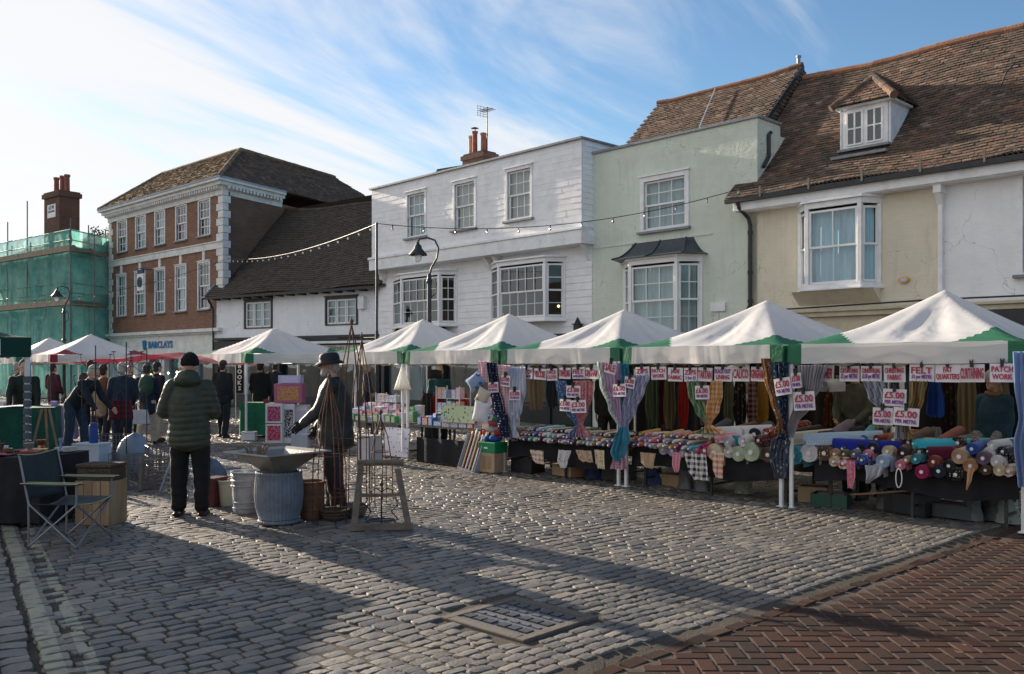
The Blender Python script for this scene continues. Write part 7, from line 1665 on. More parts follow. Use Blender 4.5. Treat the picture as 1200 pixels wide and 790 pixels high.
# --- folding camp chair
def camp_chair():
    q = G_(78, 640); t = thing('camp_chair', 'folding camp chair of dark fabric with pale piping, facing right on the cobbles', 'camp chair', tuple(q + Vector((-.03, .15, 0))), R(83)); t.scale = (.92, .92, .92)
    tm = mat('chair_tube', (.25, .27, .30), .35, .15, 6, metal=.5); fb = mat('chair_fabric', (.035, .045, .05), .75, .2, 14, .003, 90); pg = mat('chair_piping', (.42, .45, .25), .7, .1, 9)
    w, d, sh = .30, .25, .43
    def leg(a, c): b = MB(); b.tube([a, c], .0095, 8); b.ell(a, .016, .016, .014, 8, 5); b.build('leg', tm, t)
    leg((-w, -d, .015), (w, -d, sh)); leg((w, -d, .015), (-w, -d, sh)); leg((-w, d, .015), (w, d, sh)); leg((w, d, .015), (-w, d, sh)); leg((-w, -d, .015), (-w, d, sh)); leg((w, -d, .015), (w, d, sh)); leg((-w, d, .015), (-w, -d, sh)); leg((w, d, .015), (w, -d, sh))
    for sg in (-1, 1):
        b = MB(); b.tube([(sg * w, d, .02), (sg * w, d, sh), (sg * w, d + .10, .90)], .010, 8); b.build('upright', tm, t); b = MB(); b.tube([(sg * w, -d, sh), (sg * w, -d, .62)], .010, 8); b.build('arm_post', tm, t)
        b = MB(); b.grid(lambda p_, q_: (sg * (w - .035 + .09 * p_), -d - .05 + (2 * d + .10) * q_, .63 - .012 * math.sin(math.pi * q_)), 3, 10); b.build('armrest', fb, t, smooth=True, solid=.012)
        b = MB(); b.tube([(sg * (w - .035), -d - .05, .637), (sg * (w - .035), d + .05, .637)], .005, 5); b.tube([(sg * (w + .055), -d - .05, .637), (sg * (w + .055), d + .05, .637)], .005, 5); b.build('piping', pg, t)
    b = MB(); b.grid(lambda p_, q_: (-w + 2 * w * p_, -d + 2 * d * q_, sh - .05 * math.sin(math.pi * p_) * (.6 + .4 * q_)), 14, 10); s_ = b.build('seat', fb, t, smooth=True, solid=.006)
    b = MB(); b.tube([(-w + 2 * w * k / 12, -d, sh + .006 - .03 * math.sin(math.pi * k / 12)) for k in range(13)], .006, 5); b.build('piping', pg, s_)
    b = MB(); b.grid(lambda p_, q_: (-w + 2 * w * p_, d + .02 + .09 * q_ + .035 * math.sin(math.pi * p_), sh + .03 + .45 * q_ - .03 * math.sin(math.pi * p_) * q_), 14, 10); k_ = b.build('backrest', fb, t, smooth=True, solid=.006)
    b = MB(); b.tube([(-w + 2 * w * k / 12, d + .11 + .035 * math.sin(math.pi * k / 12), sh + .483 - .03 * math.sin(math.pi * k / 12)) for k in range(13)], .006, 5); b.build('piping', pg, k_)
camp_chair()
# --- tall wooden box and wicker hamper
q = G_(113, 615); wq = q + Vector((0, .12, 0)); t = thing('wooden_crate', 'upright plank crate of pale wood standing behind the camp chair', 'crate', tuple(wq), R(-12))
for k in range(4): b = MB(); b.box(-.20 + .1 * k + .003, -.10 + .1 * k - .003, -.155, -.138, 0, .45 + .004 * (k % 2)); b.build('plank', WOOD, t, bevel=.003)
b = MB(); b.box(-.197, -.18, -.137, .14, 0, .45); b.box(.18, .197, -.137, .14, 0, .45); b.box(-.18, .18, .12, .14, 0, .45); b.box(-.18, .18, -.137, .12, .43, .45); b.box(-.18, .18, -.137, .12, .0, .02); b.build('carcass', WOOD, t)
WICK = NT('wicker'); v = WICK.coord((1, 1, 1)); wv = WICK.n('TexWave'); WICK.link(v, wv.inputs[0]); wv.inputs['Scale'].default_value = 22; wv.bands_direction = 'Z'; wv.inputs['Distortion'].default_value = 6; wv.inputs['Detail Scale'].default_value = 8
WICK.bsdf(WICK.ramp(wv.outputs[0], [(.2, (.05, .035, .025)), (.8, (.24, .18, .12))]), .8, WICK.bump(wv.outputs[0], .008), 0, .25)
t = thing('wicker_hamper', 'flat brown wicker hamper lying on top of the upright plank crate', 'hamper', (wq.x, wq.y, .452), R(-8))
b = MB(); b.box(-.19, .19, -.14, .14, 0, .13); b.build('basket', WICK.mat, t, bevel=.012); b = MB(); b.box(-.2, .2, -.15, .15, .133, .17); b.build('lid', WICK.mat, t, bevel=.014); b = MB(); b.tube([(-.05, -.155, .12), (-.05, -.18, .10), (.05, -.18, .10), (.05, -.155, .12)], .008, 6); b.build('handle', WICK.mat, t)
box_(108, 560, .42, .30, .26, R(-10), mat('polystyrene', (.55, .6, .66), .7, .06, 9), 'pale blue-white lidded box behind the wicker hamper', 'cool_box', 'box', z0=.22)
q = G_(108, 560); box_(108, 560, .5, .35, .18, R(-10), WOOD, 'low wooden crate under the pale lidded box', 'wooden_box', 'crate')
t = thing('blue_canister', 'bright blue cylindrical canister standing on the pale lidded box', 'canister', (q.x + .02, q.y, .515)); b = MB(); b.lathe([(.06, 0), (.062, .01), (.062, .24), (.05, .26), (0, .26)], (0, 0, 0), 20); b.build('body', mat('blue_plastic', (.01, .06, .26), .4), t, auto=40); b = MB(); b.lathe([(.05, .262), (.05, .285), (0, .285)], (0, 0, 0), 18); b.build('cap', mat('blue_plastic', (.01, .06, .26)), t, auto=40)

# --- left bric-a-brac table
def cloth_table(label, o, rz, w, d, h, m, zs=.04, group=None, folds=1.0):
    t = thing('cloth_table', label, 'table', tuple(o), rz, group); b = MB(); b.box(-w / 2, w / 2, -d / 2, d / 2, h - .03, h - .004); b.build('tabletop', WOODG, t)
    for x in (-w / 2 + .06, w / 2 - .06):
        for y in (-d / 2 + .06, d / 2 - .06): b = MB(); b.bar((x, y, 0), (x, y, h - .03), .035); b.build('leg', IRON, t)
    b = MB(); n = 160; per = 2 * (w + d)
    def rim(a):
        s = a * per
        if s < w: return (-w / 2 + s, -d / 2, 0, -1)
        if s < w + d: return (w / 2, -d / 2 + s - w, 1, 0)
        if s < 2 * w + d: return (w / 2 - (s - w - d), d / 2, 0, 1)
        return (-w / 2, d / 2 - (s - 2 * w - d), -1, 0)
    def f(a, c):
        x, y, nx, ny = rim(a % 1.0 if a < 1 else 0); bl = .012 + (.03 + .025 * math.sin(a * per * 11) + .012 * math.sin(a * per * 27 + 1)) * c * folds; return (x + nx * bl, y + ny * bl, h + .002 - (h - zs) * c)
    b.grid(f, n, 8); b.box(-w / 2 - .012, w / 2 + .012, -d / 2 - .012, d / 2 + .012, h - .002, h + .003); b.build('cloth', m, t, smooth=False, auto=50)
    return t
t1 = at(20, 428, 9.7); TL = Vector((-5.55, 9.55, 0)); cloth_table('table draped in black cloth and covered with bric-a-brac behind the camp chair', TL, R(-6), 1.7, .8, .70, BLKCLOTH)
g = random.Random(4)
KNICK = [('brass', (.4, .28, .10), .35, .8), ('pewter', (.3, .3, .32), .4, .7), ('china', (.6, .6, .62), .25, 0), ('red leather', (.28, .05, .04), .6, 0), ('copper', (.4, .17, .09), .35, .8), ('cream paper', (.55, .5, .4), .8, 0), ('blue china', (.16, .24, .45), .3, 0), ('dark wood', (.12, .07, .04), .6, 0)]
def knick(kind, loc, rz, nm, col, r_, mt, label, group=None):
    m = mat('knick_' + nm.replace(' ', '_'), col, r_, .2, 12, metal=mt); b = MB()
    if kind == 0:
        b.lathe([(.05, 0), (.06, .01), (.045, .02), (.03, .05), (.045, .09), (.05, .11), (.04, .115), (.02, .05), (0, .05)], (0, 0, 0), 18); nmn, cat = 'small_vase', 'vase'
    elif kind == 1: b.lathe([(.04, 0), (.05, .006), (.1, .02), (.115, .03), (.11, .032), (.05, .012), (0, .012)], (0, 0, 0), 22); nmn, cat = 'dish', 'dish'
    elif kind == 2: b.box(-.09, .09, -.065, .065, 0, .025); b.box(-.087, .087, -.06, .067, .026, .04); b.box(-.09, .09, -.065, .065, .041, .046); nmn, cat = 'old_book', 'book'
    elif kind == 3: b.box(-.07, .07, -.05, .05, 0, .06); b.box(-.073, .073, -.053, .053, .062, .08); b.ell((0, -.055, .05), .008, .006, .01, 8, 5); nmn, cat = 'trinket_box', 'box'
    else:
        b.lathe([(.04, 0), (.045, .005), (.015, .02), (.012, .10), (.022, .11), (.022, .14), (.012, .14), (.012, .12), (0, .12)], (0, 0, 0), 14); nmn, cat = 'candlestick', 'candlestick'
    o = b.build(nmn, m, None, auto=40); tag(o, label, cat, group); o.location = loc; o.rotation_euler = (0, 0, rz)
words = ['at the near corner', 'near the front edge', 'in the middle', 'towards the back', 'near the left edge', 'beside the camp chair back', 'behind the others', 'by the right edge']
seen = {}
for k in range(34):
    kd = g.randrange(5); nm, c, r_, mt = g.choice(KNICK); x = g.uniform(-.78, .78); y = g.uniform(-.33, .33)
    pos = ('back ' if y > .1 else 'front ' if y < -.1 else 'middle ') + ('right' if x > .3 else 'left' if x < -.3 else 'centre'); key = (kd, nm, pos)
    if key in seen: continue
    seen[key] = 1; Mr = Matrix.Rotation(R(-6), 3, 'Z'); pp = TL + Mr @ Vector((x, y, .705 + .0005 * k)); knick(kd, tuple(pp), g.uniform(0, 3), nm, c, r_, mt, '%s %s on the black-draped table, %s' % (nm, ('vase', 'dish', 'book', 'trinket box', 'candlestick')[kd], pos), 'bric-a-brac on the black-draped table')
for k, (x, y, rz_, c) in enumerate(((-.3, -.3, .3, 'cream'), (.25, -.28, -.2, 'red'), (.62, -.1, .5, 'white'), (-.62, 0, .1, 'blue'))):
    b = MB(); b.grid(lambda a, q_: ((a - .5) * .32, (q_ - .5) * .24, .006 + .008 * math.sin(a * 7 + q_ * 5 + k)), 8, 6); pp = TL + Matrix.Rotation(R(-6), 3, 'Z') @ Vector((x, y, .71 + .004 * k)); solo(b, 'folded_cloth', cmat(c, 'floral'), '%s patterned cloth spread on the black-draped table' % {'cream': 'cream', 'red': 'red', 'white': 'white', 'blue': 'blue'}[c], 'cloth', 'cloths laid on the black-draped table', loc=tuple(pp), rz=rz_, smooth=True, solid=.006)
T2 = at(14, 428, 14.0); T2 = Vector((T2.x - .3, 14.0, 0)); cloth_table('table under dark green cloth at the left edge, farther than the black one', T2, R(20), 1.8, .8, .98, mat('green_cloth', (.012, .09, .06), .85, .25, 6), .1)
T3 = Vector((-10.4, 18.6, 0)); cloth_table('table with purple and white goods beyond the green-clothed one', T3, R(25), 2.4, .9, .80, mat('mauve_cloth', (.2, .16, .26), .85, .3, 5), .1)
b = MB(); b.grid(lambda a, q_: ((a - .5) * .9, (q_ - .5) * .5, .01 + .01 * math.sin(a * 9)), 12, 6); solo(b, 'white_cloth', cmat('white'), 'white cloth lying over the green-clothed table', 'cloth', None, loc=(T2.x + .1, T2.y - .1, .985), rz=R(20), smooth=True, solid=.01)
for k in range(14):
    nm, c, r_, mt = g.choice(KNICK); x = -1.1 + k * .165; knick([3, 0, 2][k % 3], (T3.x + x * math.cos(R(25)) , T3.y + x * math.sin(R(25)) + g.uniform(-.2, .2), .805), g.uniform(0, 3), ('lilac', 'pewter', 'china', 'dark wood')[k % 4], ((.35, .28, .55), (.3, .3, .32), (.6, .6, .62), (.12, .07, .04))[k % 4], .5, 0, '%s item, %s from the left on the purple goods table' % (('lilac', 'pewter', 'white', 'dark')[k % 4] + ' ' + ('box', 'vase', 'book')[k % 3], ordn(k + 1)), 'goods on the purple table')
# easel board behind
b = MB(); b.bar((-.25, 0, 0), (-.05, .1, 1.0), .03); b.bar((.25, 0, 0), (.05, .1, 1.0), .03); b.bar((0, .5, 0), (0, .1, 1.0), .03); b.bar((-.17, .04, .35), (.17, .04, .35), .03); solo(b, 'wooden_easel', WOOD, 'wooden easel standing behind the bending man', 'easel', loc=tuple(at(52, 428, 13.0).to_2d()) + (0,), rz=R(20))
# --- wire baskets, rails and sacks in the middle of the pitch
WIRE = mat('wire_grey', (.16, .15, .15), .5, .2, 9, metal=.4)
def wire_panel(b, p0, u, v_, nu, nv, r=.004):
    p0 = Vector(p0); u = Vector(u); v_ = Vector(v_)
    for k in range(nu + 1): b.tube([p0 + u * k / nu, p0 + u * k / nu + v_], r, 4)
    for k in range(nv + 1): b.tube([p0 + v_ * k / nv, p0 + v_ * k / nv + u], r, 4)
def wire_crate(px, py, w, d, h, rz, label, n=7):
    t = thing('wire_crate', label, 'wire crate', tuple(G_(px, py)), rz, 'wire crates and frames on the cobbles')
    for (p0, u, v_) in (((-w / 2, -d / 2, 0), (w, 0, 0), (0, 0, h)), ((-w / 2, d / 2, 0), (w, 0, 0), (0, 0, h)), ((-w / 2, -d / 2, 0), (0, d, 0), (0, 0, h)), ((w / 2, -d / 2, 0), (0, d, 0), (0, 0, h)), ((-w / 2, -d / 2, .005), (w, 0, 0), (0, d, 0))):
        b = MB(); wire_panel(b, p0, u, v_, n, max(2, int(n * .7))); b.build('wire_side', WIRE, t)
wire_crate(168, 572, .42, .34, .45, R(15), 'large wire crate left of the man in the green coat'); wire_crate(150, 560, .40, .34, .36, R(-10), 'smaller wire crate behind the large one'); wire_crate(188, 566, .36, .30, .52, R(30), 'tall wire crate just beside the man in green'); wire_crate(132, 545, .45, .35, .5, R(5), 'wire crate behind the pale lidded box', 8)
def rack(px, py, w, h, lean, rz, label, m=None, slats=8):
    t = thing('garden_rack', label, 'rack', tuple(G_(px, py)), rz, 'leaning racks on the cobbles'); m = m or WOODG
    for x in (-w / 2, w / 2): b = MB(); b.bar((x, 0, 0), (x, lean, h), .035, .03); b.build('rail', m, t, bevel=.003)
    for k in range(slats): f = (k + .7) / (slats + .4); b = MB(); b.bar((-w / 2, lean * f, h * f), (w / 2, lean * f, h * f), .012, .02); b.build('slat', m, t)
rack(196, 577, .26, .55, .25, R(-30), 'short slatted rack leaning beside the green-coated man', mat('blue_grey_wood', (.22, .26, .30), .7, .2, 6)); rack(181, 575, .34, .42, .2, R(20), 'small dark folding rack on the cobbles left of the wire crates')
def sack(px, py, w, h, label, m, z0=0, rz=0):
    b = MB(); n = 20
    def f(a, c): th = a * 6.283; k = math.sin(math.pi * min(1, .15 + c * .85)) ** .5; return (w * k * math.cos(th) * (1 + .1 * math.sin(th * 3 + c * 5)), w * .7 * k * math.sin(th) * (1 + .12 * math.sin(th * 4 - c * 6)), h * c + .03 * math.sin(th * 2) * c)
    b.grid(f, n, 12); o = solo(b, 'sack', m, label, 'sack', None, loc=tuple(G_(px, py) + Vector((0, 0, z0))), rz=rz, smooth=True)
sack(158, 558, .26, .62, 'grey plastic sheet bundled into a peak beside the wire crates', mat('grey_sheet', (.20, .25, .30), .45, .15, 5, .02, 9))
sack(128, 552, .16, .28, 'dark crumpled bag behind the plank crate', mat('dark_bag', (.03, .035, .04), .5, .3, 9, .02, 12))
sack(205, 562, .2, .3, 'blue-grey crumpled bag behind the man in green', mat('bluegrey_bag', (.14, .18, .24), .6, .3, 9, .02, 12)); sack(246, 566, .22, .32, 'dark blue-grey bundle behind the dark red box', mat('slate_bag', (.09, .12, .17), .6, .3, 9, .02, 12))
for (px, py, h, c) in ((70, 545, 1.55, 'left'), (104, 552, 1.75, 'middle'), (117, 548, 1.5, 'right')):
    pass
def scroll_stand(px, py, h, label, arms=4):
    t = thing('iron_candle_stand', label, 'candle stand', tuple(G_(px, py)), 0, 'tall wrought-iron stands at the bric-a-brac pitch'); b = MB(); b.tube([(0, 0, 0), (0, 0, h)], .008, 6)
    for k in range(3): a = k * 2.09; b.tube([(0, 0, .14), (.1 * math.cos(a), .1 * math.sin(a), .1), (.17 * math.cos(a), .17 * math.sin(a), 0)], .008, 5)
    b.build('stem', IRON, t)
    for k in range(arms): a = k * 6.283 / arms + .4; z = h - .25 - .12 * (k % 2); b = MB(); b.tube([(0, 0, z - .12), (.1 * math.cos(a), .1 * math.sin(a), z - .1), (.2 * math.cos(a), .2 * math.sin(a), z), (.21 * math.cos(a), .21 * math.sin(a), z + .1)], .005, 5); b.lathe([(.03, 0), (.035, .01), (.015, .015)], (.21 * math.cos(a), .21 * math.sin(a), z + .1), 10); b.build('scroll_arm', IRON, t)
scroll_stand(112, 552, 1.95, 'tall black wrought-iron candle stand beside the bending man'); scroll_stand(148, 560, 1.98, 'tall black wrought-iron stand before the bank sign', 5); scroll_stand(96, 548, 1.62, 'shorter iron stand between the bending man and the blue canister', 3); scroll_stand(172, 556, 1.9, 'tall iron stand nearest the man in the green coat', 4)

# --- toy stall with display boxes (beside the brimmed-hat man)
PR = lambda nm, c1, c2, c3, sc=14: fabric('print_' + nm, c1, c2, 'blotch', sc * 4.5, c3, trans=0)
def vbox(px0, px1, py0, py1, d, dep, m, label, name='toy_box', cat='box', panel=None, rz=0, group='toy boxes stacked at the stall', z=None):
    a = at(px0, py1, d); c = at(px1, py0, d); w = c.x - a.x; h = c.z - a.z; z0 = max(0, a.z) if z is None else z
    t = thing(name, label, cat, ((a.x + c.x) / 2, d + dep / 2, z0), rz, group); b = MB(); b.box(-w / 2, w / 2, -dep / 2, dep / 2, 0, h); b.build('carton', m, t, bevel=.004)
    if panel: b = MB(); b.box(-w / 2 + w * .12, w / 2 - w * .12, -dep / 2 - .004, -dep / 2 - .001, h * .14, h * .86); b.build('window_panel', panel, t)
    return t
WC = mat('white_carton', (.62, .62, .66), .5, .08, 4)
vbox(311, 331, 473, 497, 18.8, .3, WC, 'tall white toy box with a blue and red picture, upper of two', panel=PR('blue', '#2f86c8', '#b03030', '#e0e0e0', 7))
vbox(311, 331, 497, 521, 18.8, .3, WC, 'tall white toy box with a red picture, lower of two', panel=PR('red', '#2a90c0', '#c82828', '#e0c040', 7), z=0)
vbox(331.5, 345, 474, 520, 18.85, .28, WC, 'white toy carton with dark lettering right of the two picture boxes', panel=PR('mono', '#e4e4ea', '#202028', '#808088', 10)); vbox(345.5, 360, 476, 520, 18.95, .3, WC, 'plain white carton at the right of the toy box pile', panel=mat('pale_panel2', (.5, .5, .58), .5))
vbox(321, 354, 450, 472.5, 18.85, .34, mat('rose_carton', (.36, .10, .2), .5, .1, 5), 'wide pink doll box with a clear window on the pile', panel=PR('doll', '#3a4450', '#c88a50', '#a03060', 9)); vbox(326, 352, 440, 449.5, 18.9, .3, mat('lilac_carton', (.42, .42, .60), .5, .1, 5), 'pale lilac toy box topmost on the pile', panel=PR('lilacp', '#a8b0d8', '#d0c0e0', '#7080c0', 9))
vbox(341, 360, 511, 527, 17.5, .3, mat('clear_tub', (.40, .42, .48), .3, .1, 5), 'translucent storage tub with lilac goods in front of the white cartons', name='storage_tub', z=.02); box_(292, 523, .30, .2, .16, 0, WC, 'small white box on the cobbles under the green table', 'small_carton', depth=19.6)
T4 = at(306, 428, 20.3); cloth_table('table under bright green cloth behind the left leg of the toy gazebo', (T4.x, 20.6, 0), R(5), .95, .7, .78, mat('bright_green_cloth', (.015, .13, .06), .85, .25, 6), .06)
knick(3, (T4.x + .1, 20.4, .785), .2, 'red leather', (.4, .05, .05), .6, 0, 'red box of goods on the bright green tablecloth')
# shop banner with vertical lettering
q = at(281, 450, 24); t = thing('feather_banner', 'narrow black banner with white lettering behind the man walking away', 'banner', (q.x, 24, 0)); b = MB(); b.box(-.10, .10, -.01, .01, .9, 1.75); b.build('cloth', BLKCLOTH, t); b = MB(); b.tube([(-.11, 0, 0), (-.11, 0, 1.8)], .012, 6); b.build('pole', METALW, t)
b = MB()
for k, ch in enumerate('BOOKS'): text_mb(b, ch, .11, face_mat((0, -.014, 1.62 - .15 * k)), bold=.01)
b.build('lettering', WHITE2, t)

# --- toy and haberdashery goods on the long stall
g = random.Random(31)
TOYC = [('white and purple', WC, PR('vio', '#8a6ab8', '#d8d4e4', '#4a3a80')), ('green', mat('green_carton', (.05, .3, .12), .5), PR('grn', '#4a9a58', '#e0e0c0', '#205a30')), ('red', mat('red_carton', (.45, .04, .05), .5), PR('rd', '#c83838', '#f0d8c8', '#701818')), ('blue', mat('blue_carton', (.05, .15, .4), .5), PR('bl', '#3a70b8', '#e0e8f0', '#203868')), ('pink', mat('pink_carton', (.5, .12, .28)), PR('pn', '#d88ab0', '#f0e0e8', '#903060')), ('pale', WC, PR('pl', '#b8b8c8', '#707890', '#e0d0a0'))]
for (u0, u1, zt, wh) in ((LU[5] + .35, LU[4] - .2, .62, 'far'), (LU[4] + .3, LU[3] - .4, .62, 'near')):
    for row in range(4):
        x = u0; k = 0
        while x < u1 - .1:
            w = g.uniform(.10, .20); h = g.uniform(.07, .15) + .055 * row; k += 1; nm, m1, m2 = g.choice(TOYC); v0 = .16 + .18 * row
            t = thing('toy_carton', '%s toy box, %s from left in row %d, %s toy table' % (nm, ordn(k), row + 1, wh), 'box', tuple(S.w(x + w / 2, v0, zt)), S.rot + g.uniform(-.12, .12), 'small toy boxes on the long stall tables')
            b = MB(); b.box(-w / 2 + .005, w / 2 - .005, -.05, .05, 0, h); b.build('carton', m1, t, bevel=.002); b = MB(); b.box(-w / 2 + .015, w / 2 - .015, -.054, -.051, .01, h - .01); b.build('printed_front', m2, t)
            x += w + g.uniform(0, .03)
def shelf_unit(u0, u1, v, z0, z1, n, label):
    t = thing('display_rack', label, 'display rack', tuple(S.w((u0 + u1) / 2, v, z0)), S.rot, 'display racks on the toy stall'); w = (u1 - u0) / 2
    for x in (-w, w): b = MB(); b.bar((x, 0, 0), (x, 0, z1 - z0), .015); b.bar((x, .25, 0), (x, .25, z1 - z0), .015); b.build('frame', METALW, t)
    for k in range(n):
        z = (z1 - z0) * k / n; b = MB(); b.box(-w, w, 0, .25, z, z + .01); b.build('shelf', METALW, t)
        for i in range(5): x = -w + 2 * w * (i + .5) / 5; nm, m1, m2 = g.choice(TOYC); b = MB(); b.box(x - w * .17, x + w * .17, .02, .12, z + .011, z + .011 + (z1 - z0) / n * g.uniform(.55, .85)); b.build('packet', m2, t)
shelf_unit(LU[4] + .35, LU[4] + .95, .5, .63, 1.28, 3, 'tall rack of hanging packets right of the folded parasol'); shelf_unit(LU[5] + .9, LU[5] + 1.5, .55, .63, 1.12, 3, 'rack of boxed toys on the far toy table'); shelf_unit(LU[4] + 1.3, LU[4] + 1.85, .75, .63, 1.15, 3, 'rack of red and green goods behind the greenery print board')
def board(px0, px1, py0, py1, v, m, label, tilt=-12, name='print_board', cat='display board', frame=None):
    u0, z1 = S.uv(px0, py0, v); u1, z0 = S.uv(px1, py1, v); t = thing(name, label, cat, tuple(S.w((u0 + u1) / 2, v, max(.0, z0))), S.rot); t.rotation_euler = (R(tilt), 0, S.rot); w = (u1 - u0) / 2; h = z1 - z0
    b = MB(); b.box(-w, w, 0, .012, 0, h); b.build('board', CARD, t)
    b = MB(); b.grid(lambda a, c: (-w + .008 + (2 * w - .016) * a, -.003, .008 + (h - .016) * c), 4, 4); b.build('printed_sheet', m, t)
board(516, 556, 474, 497, .06, fabric('print_green', '#b8c4a0', '#4a7a40', 'floral', 16, '#7a8ac0', trans=0), 'board of green and white floral packets on the near toy table')
board(449, 478, 500, 537, -.08, fabric('print_discs', '#d0d0dc', '#5a3a90', 'dots', 13, trans=0), 'white board with rows of purple and blue round badges below the table', -6)
b = MB(); ws = (S.uv(432, 500, -.1)[0], S.uv(432, 500, -.1)[1])
box_(433, 541, .36, .26, .42, S.rot, mat('clear_bag', (.42, .44, .48), .35, .12, 8, .02, 14), 'white crate of plastic bags left of the badge board', 'white_crate', 'crate')
# parasol folded against the leg
p = S.w(LU[4] + .12, -.06); t = thing('folded_parasol', 'folded white cloth parasol hanging beside the toy stall leg', 'parasol', tuple(p), S.rot); b = MB(); b.lathe([(.02, 1.62), (.05, 1.5), (.10, 1.32), (.13, 1.22), (.05, 1.26), (0, 1.3)], (0, 0, 0), 24, ripple=.18, rn=6); b.build('cloth', CANW, t, smooth=True); b = MB(); b.tube([(0, 0, .0), (.0, 0, 1.65)], .016, 8); b.build('pole', METALW, t)
b = MB(); b.lathe([(.0, 1.62), (.11, 1.60), (.13, 1.5), (.11, 1.46), (0, 1.46)], (0, 0, 0), 16); o = solo(b, 'hanging_hat', BLKCLOTH, 'black hat hanging under the canopy right of the folded parasol', 'hat', loc=tuple(S.w(LU[4] + .55, .3, -.05)), smooth=True)
for (px, c, nm) in ((583 - 70, '#8a1c20', 'dark red'), (541, '#a82420', 'bright red'), (527, '#2c6a4a', 'green'), (500, '#3a3438', 'charcoal')):
    drape('%s garment hanging at the back of the toy stall' % nm, [(px - 5, px + 5, 460), (px - 7, px + 7, 470), (px - 7, px + 7, 490), (px - 6, px + 6, 494)], Fb('garment_' + nm.replace(' ', '_'), c), 1.4, 3, name='hanging_garment', group='garments at the back of the toy stall')
# umbrella/gift-wrap box leaning by the cushion leg
q = S.w(S.uv(545, 540, -.3)[0], -.3); t = thing('wrapping_paper_stand', 'tilted clear box of gift-wrap rolls catching the sun beside the cushion leg', 'display box', tuple(q), S.rot); t.rotation_euler = (R(-14), R(10), S.rot)
b = MB(); b.box(-.19, .19, 0, .16, 0, .03); b.box(-.19, -.18, 0, .16, .03, .58); b.box(.18, .19, 0, .16, .03, .58); b.box(-.18, .18, .15, .16, .03, .58); b.build('box', mat('clear_tub', (.40, .42, .48)), t)
for k in range(9): b = MB(); b.tube([(-.15 + .038 * k, .07 + .03 * (k % 2), .03), (-.15 + .038 * k, .07 + .03 * (k % 2), .62 + .03 * (k % 3))], .018, 10); b.build('paper_roll', [mat('foil_gold', (.6, .45, .25), .2, .1, 9, metal=.9), mat('foil_red', (.5, .05, .06), .25, .1, 9, metal=.7), mat('foil_silver', (.6, .6, .62), .2, .1, 9, metal=.9), mat('foil_white', (.6, .6, .6), .35)][k % 4], t)
q = S.w(S.uv(575, 545, -.1)[0], -.05); t = thing('brown_carton', 'brown carton with an open top under the green tub, beside the gift-wrap', 'carton', tuple(q), S.rot); b = MB(); b.box(-.17, .17, -.14, .14, 0, .30); b.build('carton', CARD, t, bevel=.004); b = MB(); b.box(-.1, .1, -.142, -.141, .05, .25); b.build('tape', WOOD, t)
t = thing('green_tub', 'green plastic tub stacked on the brown carton', 'tub', tuple(q + Vector((0, 0, .303))), S.rot); b = MB(); b.box(-.18, .18, -.14, .14, 0, .16); b.build('body', mat('green_plastic', (.01, .2, .08), .4), t, bevel=.01); b = MB(); b.box(-.05, .03, -.145, -.141, .06, .08); b.build('sticker', WHITE2, t)
for k, (dx, dz, c, nm) in enumerate(((-.08, .20, '#1d4f9c', 'blue'), (.06, .22, '#2a64b4', 'bright blue'), (.15, .30, '#a82430', 'red'), (-.02, .36, '#c8c4c0', 'white spotted'), (.03, .45, '#b85a70', 'pink'), (.12, .52, '#3a7a58', 'green'))):
    b = MB(); b.ell((0, 0, 0), .10, .08, .055, 14, 8); o = solo(b, 'bundled_cloth', Fb('bundle_%d' % k, c), '%s bundle of cloth piled above the green tub' % nm, 'cloth', 'bundles piled above the green tub', loc=tuple(q + S.x * dx + Vector((0, 0, .30 + dz))), smooth=True); dd = o.data; displace(dd, lambda c_: .02 * MN.noise(Vector(c_) * 22 + Vector((k, 0, 0))))
# --- what lies under the fabric tables
g = random.Random(77)
UND_ = [(640, 558, 'long brown plank', 'plank'), (664, 558, '', 'crate'), (690, 562, '', 'bag'), (760, 574, '', 'bag'), (780, 575, '', 'crate'), (800, 578, '', 'bagw'), (822, 580, '', 'bagw'), (862, 584, '', 'bagp'), (945, 592, '', 'crate'), (975, 598, '', 'crateg'), (1000, 600, '', 'plank'), (1030, 604, '', 'bagw'), (1050, 606, '', 'crated'), (1068, 608, '', 'crated'), (1110, 612, '', 'crateb'), (1135, 612, '', 'bagw'), (1158, 616, '', 'bagw'), (1175, 618, '', 'bagp'), (712, 566, '', 'crateb'), (620, 553, '', 'crated')]
wd = {'crate': ('brown open crate', CARD), 'crateg': ('dark green crate', mat('dk_green_crate', (.015, .07, .045), .5)), 'crated': ('black crate', BLACK), 'crateb': ('grey-blue lidless crate', mat('greyblue_crate', (.06, .075, .08), .55, .15, 6)), 'bag': ('dark blue bag', mat('blue_bag', (.02, .04, .14), .6, .2, 9, .01, 20)), 'bagw': ('crumpled pale bag', mat('pale_bag', (.12, .125, .14), .55, .25, 8, .02, 14)), 'bagp': ('flowered shopping bag', fabric('flower_bag', '#8a9488', '#c0bcb0', 'floral', 18, '#705058', trans=0)), 'plank': ('long wooden lath', WOOD)}
near_w = lambda px: 'left of the SALE leg' if px < 728 else 'right of the SALE leg' if px < 918 else 'under the right-hand table'
